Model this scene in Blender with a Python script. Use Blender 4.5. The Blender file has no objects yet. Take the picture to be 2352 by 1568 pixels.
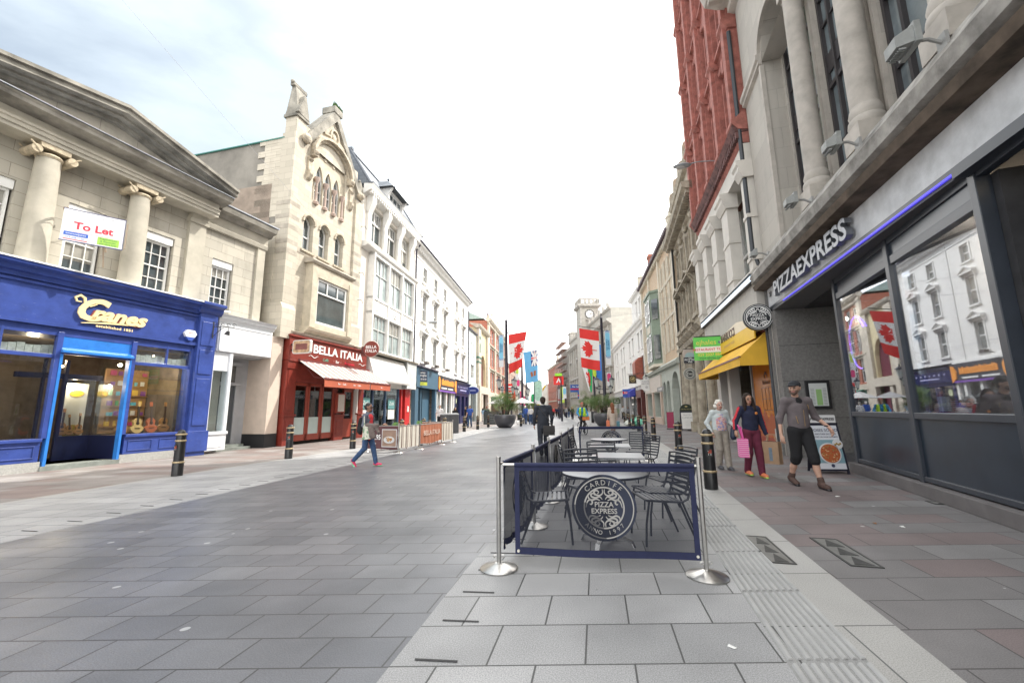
import bpy, bmesh, math, random
import numpy as np
from mathutils import Vector, Matrix
random.seed(7); RS = np.random.RandomState(7)
SC = bpy.context.scene
COL = SC.collection
R = math.radians
# ---------------- camera, world, sun, exposure ----------------
CAMH = 1.42
cd = bpy.data.cameras.new('camera'); cam = bpy.data.objects.new('camera', cd); COL.objects.link(cam)
cd.lens = 950/2352*36; cd.sensor_width = 36; cd.clip_start = .05; cd.clip_end = 3000
pit = math.atan(156.5/950)
cam.matrix_world = Matrix.Translation((0, 0, CAMH)) @ Matrix.Rotation(R(90)+pit, 4, 'X') @ Matrix.Rotation(-.011, 4, 'Z')
SC.camera = cam
SUN_AZ = math.atan2(.90, .43); SUN_EL = R(50)
sdir = Vector((math.sin(SUN_AZ)*math.cos(SUN_EL), math.cos(SUN_AZ)*math.cos(SUN_EL), math.sin(SUN_EL)))
sl = bpy.data.lights.new('sun', 'SUN'); sl.energy = 2.3; sl.angle = R(.6); sl.color = (1, .95, .87)
so = bpy.data.objects.new('sun', sl); COL.objects.link(so); so.rotation_euler = sdir.to_track_quat('Z', 'Y').to_euler()
so.location = (30, 20, 60)
SC.view_settings.view_transform = 'Standard'; SC.view_settings.look = 'None'; SC.view_settings.exposure = 1.34
SC.render.film_transparent = False
wd = bpy.data.worlds.new('World'); SC.world = wd; wd.use_nodes = True
def N(nt, t, **kw):
    n = nt.nodes.new(t)
    for k, v in kw.items():
        if hasattr(n, k) and k not in ('inputs',): setattr(n, k, v)
    return n
SKYW = 1.45
def world():
    nt = wd.node_tree; nt.nodes.clear(); L = nt.links.new
    out = N(nt, 'ShaderNodeOutputWorld'); b1 = N(nt, 'ShaderNodeBackground'); b2 = N(nt, 'ShaderNodeBackground'); mx = N(nt, 'ShaderNodeMixShader')
    sky = N(nt, 'ShaderNodeTexSky'); sky.sky_type = 'NISHITA'; sky.sun_disc = False; sky.sun_elevation = SUN_EL; sky.sun_rotation = SUN_AZ
    sky.air_density = 1; sky.dust_density = 2
    L(sky.outputs[0], b1.inputs[0]); b1.inputs[1].default_value = .06
    tc = N(nt, 'ShaderNodeTexCoord'); mp = N(nt, 'ShaderNodeMapping'); mp.inputs['Scale'].default_value = (1, 1, 2.2); mp.inputs['Location'].default_value = (.35, .1, .2)
    L(tc.outputs['Generated'], mp.inputs[0])
    nz = N(nt, 'ShaderNodeTexNoise'); nz.inputs['Scale'].default_value = 2.1; nz.inputs['Detail'].default_value = 7; nz.inputs['Roughness'].default_value = .55; nz.inputs['Distortion'].default_value = .3
    L(mp.outputs[0], nz.inputs['Vector'])
    # broad bank of cloud to the north-east, thinner to the west
    dt = N(nt, 'ShaderNodeVectorMath', operation='DOT_PRODUCT'); dt.inputs[1].default_value = Vector((.95, .3, -.15)).normalized()
    L(tc.outputs['Generated'], dt.inputs[0])
    m1 = N(nt, 'ShaderNodeMath', operation='MULTIPLY_ADD'); m1.inputs[1].default_value = .62; m1.inputs[2].default_value = .62
    L(dt.outputs['Value'], m1.inputs[0])
    m2 = N(nt, 'ShaderNodeMath', operation='MULTIPLY_ADD'); m2.inputs[1].default_value = 1.6; L(nz.outputs['Fac'], m2.inputs[0]); 
    m3 = N(nt, 'ShaderNodeMath', operation='SUBTRACT'); m3.inputs[1].default_value = .8; L(m1.outputs[0], m3.inputs[0]); L(m3.outputs[0], m2.inputs[2])
    rp = N(nt, 'ShaderNodeValToRGB'); rp.color_ramp.elements[0].position = .2; rp.color_ramp.elements[0].color = (.55,.55,.55,1); rp.color_ramp.elements[1].position = .62
    L(m2.outputs[0], rp.inputs[0])
    b2.inputs[0].default_value = (.78, .9, 1, 1)
    # thinner, paler veil of cloud to the upper north-west, thick bright cloud everywhere else
    d2 = N(nt, 'ShaderNodeVectorMath', operation='DOT_PRODUCT'); d2.inputs[1].default_value = Vector((-.78, .52, .62)).normalized(); L(tc.outputs['Generated'], d2.inputs[0])
    ma = N(nt, 'ShaderNodeMath', operation='MULTIPLY_ADD'); ma.inputs[1].default_value = .6; L(nz.outputs['Fac'], ma.inputs[0]); ms_ = N(nt, 'ShaderNodeMath', operation='SUBTRACT'); ms_.inputs[1].default_value = .3; L(d2.outputs['Value'], ms_.inputs[0]); L(ms_.outputs[0], ma.inputs[2])
    mr = N(nt, 'ShaderNodeMapRange'); mr.interpolation_type = 'SMOOTHSTEP'
    for i_, v_ in ((1, .72), (2, .98), (3, SKYW), (4, .47)): mr.inputs[i_].default_value = v_
    L(ma.outputs[0], mr.inputs[0]); L(mr.outputs[0], b2.inputs[1])
    mv = N(nt, 'ShaderNodeMapRange'); mv.inputs[1].default_value = .72; mv.inputs[2].default_value = .98; L(ma.outputs[0], mv.inputs[0]); L(mixc(nt, (1, .985, .955), (.8, .91, 1), mv.outputs[0]), b2.inputs[0])
    L(rp.outputs[0], mx.inputs[0]); L(b1.outputs[0], mx.inputs[1]); L(b2.outputs[0], mx.inputs[2]); L(mx.outputs[0], out.inputs[0])
# ---------------- materials ----------------
MATS = {}
def _pr(name):
    m = bpy.data.materials.new(name); m.use_nodes = True; nt = m.node_tree
    return m, nt, nt.nodes['Principled BSDF'], nt.links.new
def vary(nt, col, var, scale, vec=None, detail=4):
    """colour broken up by noise; returns colour socket"""
    L = nt.links.new
    nz = N(nt, 'ShaderNodeTexNoise'); nz.inputs['Scale'].default_value = scale; nz.inputs['Detail'].default_value = detail; nz.inputs['Roughness'].default_value = .6
    if vec is None:
        tc = N(nt, 'ShaderNodeTexCoord'); vec = tc.outputs['Object']
    L(vec, nz.inputs['Vector'])
    rp = N(nt, 'ShaderNodeValToRGB'); e = rp.color_ramp.elements
    e[0].position = .3; e[1].position = .7
    e[0].color = tuple(max(0, c*(1-var)) for c in col)+(1,); e[1].color = tuple(min(1, c*(1+var)) for c in col)+(1,)
    L(nz.outputs['Fac'], rp.inputs[0]); return rp.outputs[0], nz
def bump(nt, P, sock, strength, dist=.01):
    b = N(nt, 'ShaderNodeBump'); b.inputs['Strength'].default_value = strength; b.inputs['Distance'].default_value = dist
    nt.links.new(sock, b.inputs['Height']); nt.links.new(b.outputs[0], P.inputs['Normal']); return b
def mat(name, col, rough=.7, var=.08, scale=3., bmp=0., metal=0., bscale=40., spec=.5, coat=0):
    if name in MATS: return MATS[name]
    m, nt, P, L = _pr(name)
    if var:
        c, nz = vary(nt, col, var, scale); L(c, P.inputs['Base Color'])
    else: P.inputs['Base Color'].default_value = tuple(col)+(1,)
    P.inputs['Roughness'].default_value = rough; P.inputs['Metallic'].default_value = metal; P.inputs['Specular IOR Level'].default_value = spec
    if coat: P.inputs['Coat Weight'].default_value = coat
    if bmp:
        tc = N(nt, 'ShaderNodeTexCoord'); n2 = N(nt, 'ShaderNodeTexNoise'); n2.inputs['Scale'].default_value = bscale; n2.inputs['Detail'].default_value = 3
        L(tc.outputs['Object'], n2.inputs['Vector']); bump(nt, P, n2.outputs['Fac'], bmp)
    MATS[name] = m; return m
def mixc(nt, a, b, fac, mode='MIX'):
    m = N(nt, 'ShaderNodeMix', data_type='RGBA', blend_type=mode)
    L = nt.links.new
    for s, v in ((m.inputs[6], a), (m.inputs[7], b), (m.inputs[0], fac)):
        if hasattr(v, 'is_output'): L(v, s)
        else: s.default_value = v if not isinstance(v, tuple) else tuple(v[:3])+(1,)
    return m.outputs[2]
world()
def masonry(name, c1, c2, mortar, bw, bh, rough=.85, msize=.006, stain=.35, stainc=(.06,.055,.05), bmp=.4, grime=1., nscale=1.3):
    """coursed stone or brick laid on the wall's own axes, with soot and streaks"""
    if name in MATS: return MATS[name]
    m, nt, P, L = _pr(name)
    tc = N(nt, 'ShaderNodeTexCoord'); sp = N(nt, 'ShaderNodeSeparateXYZ'); L(tc.outputs['Object'], sp.inputs[0])
    ad = N(nt, 'ShaderNodeMath', operation='ADD'); L(sp.outputs[0], ad.inputs[0]); L(sp.outputs[1], ad.inputs[1])
    cb = N(nt, 'ShaderNodeCombineXYZ'); L(ad.outputs[0], cb.inputs[0]); L(sp.outputs[2], cb.inputs[1])
    br = N(nt, 'ShaderNodeTexBrick'); br.inputs['Scale'].default_value = 1; br.inputs['Brick Width'].default_value = bw; br.inputs['Row Height'].default_value = bh
    br.inputs['Mortar Size'].default_value = msize; br.inputs['Mortar Smooth'].default_value = .2; br.inputs['Color1'].default_value = tuple(c1)+(1,); br.inputs['Color2'].default_value = tuple(c2)+(1,)
    br.inputs['Mortar'].default_value = tuple(mortar)+(1,); L(cb.outputs[0], br.inputs['Vector'])
    nz = N(nt, 'ShaderNodeTexNoise'); nz.inputs['Scale'].default_value = nscale; nz.inputs['Detail'].default_value = 8; nz.inputs['Roughness'].default_value = .65; L(tc.outputs['Object'], nz.inputs['Vector'])
    mp = N(nt, 'ShaderNodeMapping'); mp.inputs['Scale'].default_value = (3.5, 3.5, .35); L(tc.outputs['Object'], mp.inputs[0])
    n2 = N(nt, 'ShaderNodeTexNoise'); n2.inputs['Scale'].default_value = 1.2; n2.inputs['Detail'].default_value = 6; L(mp.outputs[0], n2.inputs['Vector'])
    mu = N(nt, 'ShaderNodeMath', operation='MULTIPLY'); L(nz.outputs['Fac'], mu.inputs[0]); L(n2.outputs['Fac'], mu.inputs[1])
    rp = N(nt, 'ShaderNodeValToRGB'); rp.color_ramp.elements[0].position = .25; rp.color_ramp.elements[1].position = .45; L(mu.outputs[0], rp.inputs[0])
    ms = N(nt, 'ShaderNodeMath', operation='MULTIPLY'); ms.inputs[1].default_value = stain; L(rp.outputs[0], ms.inputs[0])
    L(mixc(nt, br.outputs['Color'], tuple(stainc), ms.outputs[0]), P.inputs['Base Color'])
    P.inputs['Roughness'].default_value = rough
    if bmp: bump(nt, P, br.outputs['Fac'], -bmp if False else bmp, .008).invert = True
    MATS[name] = m; return m
def glass(name, tint=(.25,.28,.3), refl=.35, rough=.01, fk=.75):
    """shop or window glass: fresnel mirror over a tinted see-through pane"""
    if name in MATS: return MATS[name]
    m, nt, P, L = _pr(name); nt.nodes.remove(P); out = nt.nodes['Material Output']
    g = N(nt, 'ShaderNodeBsdfGlossy'); g.inputs['Roughness'].default_value = rough; g.inputs['Color'].default_value = (.92,.95,1,1)
    t = N(nt, 'ShaderNodeBsdfTransparent'); t.inputs['Color'].default_value = tuple(tint)+(1,)
    lw = N(nt, 'ShaderNodeLayerWeight'); lw.inputs[0].default_value = .35
    ma = N(nt, 'ShaderNodeMath', operation='MULTIPLY_ADD', use_clamp=True); ma.inputs[1].default_value = fk; ma.inputs[2].default_value = refl; L(lw.outputs['Fresnel'], ma.inputs[0])
    mx = N(nt, 'ShaderNodeMixShader'); L(ma.outputs[0], mx.inputs[0]); L(t.outputs[0], mx.inputs[1]); L(g.outputs[0], mx.inputs[2]); L(mx.outputs[0], out.inputs[0])
    MATS[name] = m; return m
def scuffed(name, col, wear=(.5,.52,.6), rough=.35):
    m, nt, P, L = _pr(name); c, nz = vary(nt, col, .22, 2.5); tc = N(nt,'ShaderNodeTexCoord'); mp = N(nt,'ShaderNodeMapping'); mp.inputs['Scale'].default_value = (2.2,2.2,16); L(tc.outputs['Object'],mp.inputs[0])
    n = N(nt,'ShaderNodeTexNoise'); n.inputs['Scale'].default_value = 2.4; n.inputs['Detail'].default_value = 9; n.inputs['Roughness'].default_value = .75; L(mp.outputs[0],n.inputs['Vector']); rp = N(nt,'ShaderNodeValToRGB'); rp.color_ramp.elements[0].position = .63; rp.color_ramp.elements[1].position = .74; L(n.outputs['Fac'],rp.inputs[0])
    L(mixc(nt,c,tuple(wear),rp.outputs[0]),P.inputs['Base Color']); P.inputs['Roughness'].default_value = rough; bump(nt,P,nz.outputs['Fac'],.1,.01); MATS[name] = m; return m
def darkglass(name='upper glass', col=(.06,.075,.08), rough=.04, spec=1.):
    if name in MATS: return MATS[name]
    m, nt, P, L = _pr(name)
    c, nz = vary(nt, col, .5, .9); L(c, P.inputs['Base Color']); P.inputs['Roughness'].default_value = rough; P.inputs['Specular IOR Level'].default_value = spec; P.inputs['IOR'].default_value = 1.6
    MATS[name] = m; return m
def emis(name, col, s):
    if name in MATS: return MATS[name]
    m, nt, P, L = _pr(name); P.inputs['Base Color'].default_value = tuple(col)+(1,); P.inputs['Emission Color'].default_value = tuple(col)+(1,); P.inputs['Emission Strength'].default_value = s
    MATS[name] = m; return m
def paving(name, c1, c2, mortar, bw, rh, off=.5, rough=.75, spots=0., spotc=(.45,.45,.45), var=.25, msize=.006, c3=None, speck=.12, rot=0., stain=.25):
    """slabs laid along the street on UV metres, each slab its own tone, gum spots, wear"""
    m, nt, P, L = _pr(name)
    tc = N(nt, 'ShaderNodeTexCoord'); mp = N(nt, 'ShaderNodeMapping'); mp.inputs['Rotation'].default_value = (0, 0, rot); L(tc.outputs['UV'], mp.inputs[0])
    br = N(nt, 'ShaderNodeTexBrick'); br.offset = off; br.inputs['Scale'].default_value = 1; br.inputs['Brick Width'].default_value = bw; br.inputs['Row Height'].default_value = rh
    br.inputs['Mortar Size'].default_value = msize; br.inputs['Mortar Smooth'].default_value = .1; br.inputs['Color1'].default_value = (0,0,0,1); br.inputs['Color2'].default_value = (1,1,1,1); br.inputs['Mortar'].default_value = (.5,.5,.5,1)
    L(mp.outputs[0], br.inputs['Vector'])
    rp = N(nt, 'ShaderNodeValToRGB'); rp.color_ramp.elements[0].color = tuple(c1)+(1,); rp.color_ramp.elements[1].color = tuple(c2)+(1,)
    if c3: 
        e = rp.color_ramp.elements.new(.62); e.color = tuple(c3)+(1,); rp.color_ramp.interpolation = 'CONSTANT'; rp.color_ramp.elements[2].position = .85; rp.color_ramp.elements[1].position = .45
    L(br.outputs['Color'], rp.inputs[0])
    n1 = N(nt, 'ShaderNodeTexNoise'); n1.inputs['Scale'].default_value = .9; n1.inputs['Detail'].default_value = 6; L(tc.outputs['UV'], n1.inputs['Vector'])
    r1 = N(nt, 'ShaderNodeValToRGB'); r1.color_ramp.elements[0].position = .3; r1.color_ramp.elements[1].position = .75; a = 1-stain; r1.color_ramp.elements[0].color = (a,a,a,1); r1.color_ramp.elements[1].color = (1+stain*.5,)*3+(1,)
    L(n1.outputs['Fac'], r1.inputs[0])
    c = mixc(nt, rp.outputs[0], r1.outputs[0], 1., 'MULTIPLY')
    n2 = N(nt, 'ShaderNodeTexNoise'); n2.inputs['Scale'].default_value = 130; n2.inputs['Detail'].default_value = 2; L(tc.outputs['UV'], n2.inputs['Vector'])
    r2 = N(nt, 'ShaderNodeValToRGB'); r2.color_ramp.elements[0].position = .35; r2.color_ramp.elements[1].position = .65; r2.color_ramp.elements[0].color = (1-speck*2,)*3+(1,); r2.color_ramp.elements[1].color = (1+speck,)*3+(1,)
    L(n2.outputs['Fac'], r2.inputs[0]); c = mixc(nt, c, r2.outputs[0], 1., 'MULTIPLY')
    if spots:
        vo = N(nt, 'ShaderNodeTexVoronoi'); vo.inputs['Scale'].default_value = 2.6; L(tc.outputs['UV'], vo.inputs['Vector'])
        lt = N(nt, 'ShaderNodeMath', operation='LESS_THAN'); lt.inputs[1].default_value = .075; L(vo.outputs['Distance'], lt.inputs[0])
        sx = N(nt, 'ShaderNodeSeparateXYZ'); L(vo.outputs['Color'], sx.inputs[0]); l2 = N(nt, 'ShaderNodeMath', operation='LESS_THAN'); l2.inputs[1].default_value = spots; L(sx.outputs[0], l2.inputs[0])
        mm = N(nt, 'ShaderNodeMath', operation='MULTIPLY'); L(lt.outputs[0], mm.inputs[0]); L(l2.outputs[0], mm.inputs[1]); m4 = N(nt, 'ShaderNodeMath', operation='MULTIPLY'); m4.inputs[1].default_value = .6; L(mm.outputs[0], m4.inputs[0])
        c = mixc(nt, c, tuple(spotc), m4.outputs[0])
    c = mixc(nt, c, tuple(mortar), br.outputs['Fac'])
    L(c, P.inputs['Base Color'])
    rr = N(nt, 'ShaderNodeMath', operation='MULTIPLY_ADD'); rr.inputs[1].default_value = -.35; rr.inputs[2].default_value = rough+.15; L(n1.outputs['Fac'], rr.inputs[0]); L(rr.outputs[0], P.inputs['Roughness'])
    ad = N(nt, 'ShaderNodeMath', operation='MULTIPLY_ADD'); ad.inputs[1].default_value = -6; L(br.outputs['Fac'], ad.inputs[0]); L(n2.outputs['Fac'], ad.inputs[2])
    bump(nt, P, ad.outputs[0], .5, .0012)
    return m
SPLITN = {'pilaster','stone_band','moulding','shop_pier','pinnacle','floodlight','window_poster','spotlight','downlight','cable_hook','roundel','upper_block','capital','finial_turret','table_card','door_surround','shop_pillar','ground_window','chimney','rubbing_plate','carrier_bag','eyelet','ring','blind_box','small_print','agent_names','small_lettering','side_wall','lead_ledge','bay_panels','bracket'}
# ---------------- mesh builder ----------------
class MB:
    """S: 0 plain xyz; +1/-1: coordinates are (along facade, out from facade, up)"""
    def __init__(s, S=0): s.v = []; s.f = []; s.m = []; s.S = S; s.uv = None
    def add(s, vs, fs, mi=0):
        b = len(s.v)
        if s.S: vs = [(x, -s.S*y, z) for x, y, z in vs]
        s.v += [tuple(p) for p in vs]; s.f += [tuple(b+i for i in f) for f in fs]; s.m += [mi]*len(fs)
        return s
    def box(s, x0, x1, y0, y1, z0, z1, mi=0):
        return s.add([(x0,y0,z0),(x1,y0,z0),(x1,y1,z0),(x0,y1,z0),(x0,y0,z1),(x1,y0,z1),(x1,y1,z1),(x0,y1,z1)], [(0,3,2,1),(4,5,6,7),(0,1,5,4),(1,2,6,5),(2,3,7,6),(3,0,4,7)], mi)
    def prism(s, pts, vec, mi=0):
        n = len(pts); v = Vector(vec); P = [Vector(p) for p in pts]
        return s.add([tuple(p) for p in P]+[tuple(p+v) for p in P], [tuple(range(n))[::-1], tuple(range(n, 2*n))]+[(i, (i+1) % n, n+(i+1) % n, n+i) for i in range(n)], mi)
    def pz(s, pts2, w0, w1, mi=0):
        """outline in (u,z) given thickness w0..w1"""
        return s.prism([(u, w0, z) for u, z in pts2], (0, w1-w0, 0), mi)
    def prof(s, u0, u1, pts, mi=0):
        """(w,z) section run along u"""
        return s.prism([(u0, w, z) for w, z in pts], (u1-u0, 0, 0), mi)
    def quad(s, a, b, c, d, mi=0): return s.add([a, b, c, d], [(0, 1, 2, 3)], mi)
    def cyl(s, p0, p1, r0, r1=None, n=12, mi=0, cap=True):
        r1 = r0 if r1 is None else r1; p0 = Vector(p0); p1 = Vector(p1); d = (p1-p0).normalized()
        a = d.orthogonal().normalized(); b = d.cross(a); vs = []
        for p, r in ((p0, r0), (p1, r1)):
            for i in range(n):
                t = 2*math.pi*i/n; vs.append(tuple(p+a*r*math.cos(t)+b*r*math.sin(t)))
        fs = [(i, (i+1) % n, n+(i+1) % n, n+i) for i in range(n)]
        if cap: fs += [tuple(range(n))[::-1], tuple(range(n, 2*n))]
        return s.add(vs, fs, mi)
    def lathe(s, prof, c=(0, 0, 0), n=20, mi=0, a0=0, a1=None, sx=1, sy=1, cap=True):
        full = a1 is None; a1 = 2*math.pi if full else a1; k = n if full else n+1; vs = []
        for r, z in prof:
            for i in range(k):
                t = a0+(a1-a0)*i/n; vs.append((c[0]+r*math.cos(t)*sx, c[1]+r*math.sin(t)*sy, c[2]+z))
        fs = []
        for j in range(len(prof)-1):
            for i in range(n):
                i2 = (i+1) % k; fs.append((j*k+i, j*k+i2, (j+1)*k+i2, (j+1)*k+i))
        if full and cap:
            if prof[0][0] > 1e-4: fs.append(tuple(range(k))[::-1])
            if prof[-1][0] > 1e-4: fs.append(tuple((len(prof)-1)*k+i for i in range(k)))
        return s.add(vs, fs, mi)
    def ball(s, c, r, n=10, mi=0, sc=(1, 1, 1)):
        pr = [(max(1e-5, math.sin(math.pi*i/n)*r), -math.cos(math.pi*i/n)*r*sc[2]) for i in range(n+1)]
        return s.lathe(pr, c, n=n+2, mi=mi, sx=sc[0], sy=sc[1])
    def tube(s, pts, r, n=6, mi=0, closed=False):
        P = [Vector(p) for p in pts]; m = len(P); vs = []; fr = None
        for i in range(m):
            d = (P[(i+1) % m]-P[i-1]) if closed else (P[min(i+1, m-1)]-P[max(i-1, 0)])
            d.normalize()
            if fr is None: a = d.orthogonal().normalized()
            else:
                a = fr-d*fr.dot(d); a = a.normalized() if a.length > 1e-5 else d.orthogonal().normalized()
            fr = a; b = d.cross(a); rr = r[i] if isinstance(r, (list, tuple)) else r
            for k in range(n):
                t = 2*math.pi*k/n; vs.append(tuple(P[i]+a*rr*math.cos(t)+b*rr*math.sin(t)))
        fs = []
        for i in range(m if closed else m-1):
            for k in range(n):
                j = (i+1) % m; fs.append((i*n+k, i*n+(k+1) % n, j*n+(k+1) % n, j*n+k))
        if not closed: fs += [tuple(range(n))[::-1], tuple((m-1)*n+k for k in range(n))]
        return s.add(vs, fs, mi)
    def ribbon(s, pts, w, t, nrm, mi=0):
        """flat curved strip: points lying in a plane of normal nrm, width w in plane, thickness t along nrm"""
        P = [Vector(p) for p in pts]; nn = Vector(nrm); m = len(P); vs = []
        for i in range(m):
            d = (P[min(i+1, m-1)]-P[max(i-1, 0)]).normalized(); q = d.cross(nn).normalized()
            ww = w*(.35+.65*math.sin(math.pi*min(max(i/(m-1), .0), 1.))) if m > 4 else w
            for a, b in ((-1, 0), (1, 0), (1, 1), (-1, 1)): vs.append(tuple(P[i]+q*ww*.5*a+nn*t*b))
        fs = [(0, 1, 2, 3), tuple(4*(m-1)+k for k in (3, 2, 1, 0))]
        for i in range(m-1):
            for k in range(4): fs.append((4*i+k, 4*i+(k+1) % 4, 4*i+4+(k+1) % 4, 4*i+4+k))
        return s.add(vs, fs, mi)
    def merge(s, o, M=None, mi=None):
        vs = [tuple(M @ Vector(p)) for p in o.v] if M else o.v
        b = len(s.v); s.v += vs; s.f += [tuple(b+i for i in f) for f in o.f]; s.m += [mi if mi is not None else q for q in o.m]; return s
    def clusters(s):
        """far-apart pieces of this mesh as builders of their own"""
        n = len(s.v); p = list(range(n))
        def fd(a):
            while p[a] != a: p[a] = p[p[a]]; a = p[a]
            return a
        for f in s.f:
            for q in f[1:]: p[fd(q)] = fd(f[0])
        V = np.array(s.v); rt = np.array([fd(i) for i in range(n)]); ids = list(dict.fromkeys(rt)); bb = [(V[rt == i].min(0), V[rt == i].max(0)) for i in ids]; g = list(range(len(ids)))
        def gf(a):
            while g[a] != a: a = g[a]
            return a
        for i in range(len(ids)):
            for j in range(i):
                gap = np.linalg.norm(np.maximum(0, np.maximum(bb[i][0]-bb[j][1], bb[j][0]-bb[i][1]))); sz = max((bb[i][1]-bb[i][0]).max(), (bb[j][1]-bb[j][0]).max())
                if gap < .45*sz: g[gf(i)] = gf(j)
        grp = {ids[i]: gf(i) for i in range(len(ids))}; out = []
        for k in sorted(set(grp.values())):
            idx = [i for i in range(n) if grp[rt[i]] == k]; mp = {a: b for b, a in enumerate(idx)}; m = MB(); m.v = [s.v[i] for i in idx]
            for f, mi in zip(s.f, s.m):
                if f[0] in mp: m.f.append(tuple(mp[q] for q in f)); m.m.append(mi)
            out.append(m)
        return out
    def build(s, name, mats, parent=None, smooth=False, bevel=0, loc=None, rz=0):
        if name in SPLITN and not s.uv:
            cl = s.clusters()
            if len(cl) > 1: return [c.build(name+'_', mats, parent, smooth, bevel, loc, rz) for c in cl][0]
        name = name.rstrip('_')
        me = bpy.data.meshes.new(name); me.from_pydata(s.v, [], s.f)
        mats = mats if isinstance(mats, (list, tuple)) else [mats]
        for m in mats: me.materials.append(m)
        me.polygons.foreach_set('material_index', s.m)
        bm = bmesh.new(); bm.from_mesh(me); bmesh.ops.recalc_face_normals(bm, faces=bm.faces); bm.to_mesh(me); bm.free()
        if smooth:
            me.polygons.foreach_set('use_smooth', [True]*len(me.polygons)); me.set_sharp_from_angle(angle=R(38))
        if s.uv: 
            uvl = me.uv_layers.new(name='UVMap')
            for l in me.loops: uvl.data[l.index].uv = s.uv[l.vertex_index]
        o = bpy.data.objects.new(name, me); COL.objects.link(o)
        if parent: o.parent = parent
        if loc: o.location = loc
        if rz: o.rotation_euler = (0, 0, rz)
        if bevel:
            bv = o.modifiers.new('bevel', 'BEVEL'); bv.width = bevel; bv.segments = 2; bv.limit_method = 'ANGLE'; bv.angle_limit = R(40)
        return o
def tag(o, label=None, cat=None, group=None, kind=None):
    if label: o['label'] = label
    if cat: o['category'] = cat
    if group: o['group'] = group
    if kind: o['kind'] = kind
    return o
def thing(name, label, cat, loc=(0, 0, 0), rz=0, group=None):
    o = bpy.data.objects.new(name, None); COL.objects.link(o); o.location = loc; o.rotation_euler = (0, 0, rz); o.empty_display_size = .2
    return tag(o, label, cat, group)
def kids(o): return [c for c in COL.objects if c.parent == o]
def dup(root, loc, rz=0, label=None, group=None):
    def cp(o, par):
        c = o.copy(); COL.objects.link(c)
        if par: c.parent = par
        for ch in kids(o): cp(ch, c)
        return c
    r = cp(root, None); r.location = loc; r.rotation_euler = (0, 0, rz)
    if label: r['label'] = label
    if group: r['group'] = group
    return r
_txt = {}
def text_mb(body, size, depth=.004, shear=0, bold=0, sx=1., align='CENTER', spacing=1.):
    """letters as a mesh in the XZ plane, centred on the origin, front towards -Y"""
    cu = bpy.data.curves.new('t', 'FONT'); cu.body = body; cu.size = size; cu.extrude = depth/2; cu.shear = shear; cu.offset = bold; cu.align_x = align; cu.align_y = 'CENTER'; cu.resolution_u = 3; cu.space_character = spacing
    o = bpy.data.objects.new('t', cu); COL.objects.link(o); dg = bpy.context.evaluated_depsgraph_get(); dg.update()
    me = bpy.data.meshes.new_from_object(o.evaluated_get(dg)); mb = MB()
    mb.v = [(p.co.x*sx, -p.co.z, p.co.y) for p in me.vertices]; mb.f = [tuple(p.vertices) for p in me.polygons]; mb.m = [0]*len(mb.f)
    bpy.data.objects.remove(o); bpy.data.curves.remove(cu); bpy.data.meshes.remove(me); return mb
def put_text(mb, body, size, u, z, w, mi=0, **kw):
    """on a facade-frame builder: letters read correctly from the street"""
    fit = kw.pop('fit', 0); t = text_mb(body, size, **kw); S = mb.S or 1
    if fit: xs = [p[0] for p in t.v]; k = fit/(max(xs)-min(xs)); t.v = [(p[0]*k, p[1], p[2]) for p in t.v]
    for i, p in enumerate(t.v): t.v[i] = (u+S*p[0], -S*w+S*p[1], z+p[2])
    return mb.merge(t, mi=mi)
def arcpts(cx, cz, r, a0, a1, n=12, rz=None):
    rz = r if rz is None else rz
    return [(cx+r*math.cos(R(a0+(a1-a0)*i/n)), cz+rz*math.sin(R(a0+(a1-a0)*i/n))) for i in range(n+1)]
def frame_root(name, label, cat, a, b, group=None):
    a = Vector(a); b = Vector(b); d = (b-a)
    return thing(name, label, cat, (a.x, a.y, 0), math.atan2(d.y, d.x), group)
# ---------------- facade pieces ----------------
def arch_pts(u0, u1, z0, z1, kind, rise):
    """outline of an opening; z1 is the crown"""
    if not kind: return [(u0, z0), (u1, z0), (u1, z1), (u0, z1)]
    c = (u0+u1)/2; h = (u1-u0)/2; n = 8; top = []
    for i in range(n+1):
        t = -1+2*i/n
        if kind == 'round': zz = math.sqrt(max(0, 1-t*t))
        elif kind == 'point': zz = 1-abs(t)**1.6
        else: zz = 1-t*t
        top.append((c-h*t, z1-rise+rise*zz))
    return [(u0, z0), (u1, z0)]+top
def wall(mb, u0, u1, z0, z1, ops, w=0., depth=.22, mi=0):
    """front face with openings (a,b,c,d[,kind,rise]) and their reveals"""
    us = sorted({u0, u1} | {round(q, 4) for o in ops for q in o[:2]}); zs = sorted({z0, z1} | {round(q, 4) for o in ops for q in o[2:4]})
    for i in range(len(us)-1):
        for j in range(len(zs)-1):
            cu, cz = (us[i]+us[i+1])/2, (zs[j]+zs[j+1])/2
            if any(o[0] < cu < o[1] and o[2] < cz < o[3] for o in ops): continue
            mb.quad((us[i], w, zs[j]), (us[i+1], w, zs[j]), (us[i+1], w, zs[j+1]), (us[i], w, zs[j+1]), mi)
    for o in ops:
        kind = o[4] if len(o) > 4 else None; rise = o[5] if len(o) > 5 else 0
        pts = arch_pts(o[0], o[1], o[2], o[3], kind, rise); n = len(pts)
        for i in range(n):
            a, b = pts[i], pts[(i+1) % n]
            mb.quad((a[0], w, a[1]), (b[0], w, b[1]), (b[0], w-depth, b[1]), (a[0], w-depth, a[1]), mi)
        if kind:
            top = pts[2:]; c = (o[0]+o[1])/2; r = [p for p in top if p[0] >= c-1e-6]; l = [p for p in top if p[0] <= c+1e-6]
            mb.add([(p[0], w, p[1]) for p in r]+[(o[1], w, o[3])], [tuple(range(len(r)+1))], mi)
            mb.add([(p[0], w, p[1]) for p in l]+[(o[0], w, o[3])], [tuple(range(len(l)+1))], mi)
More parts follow.
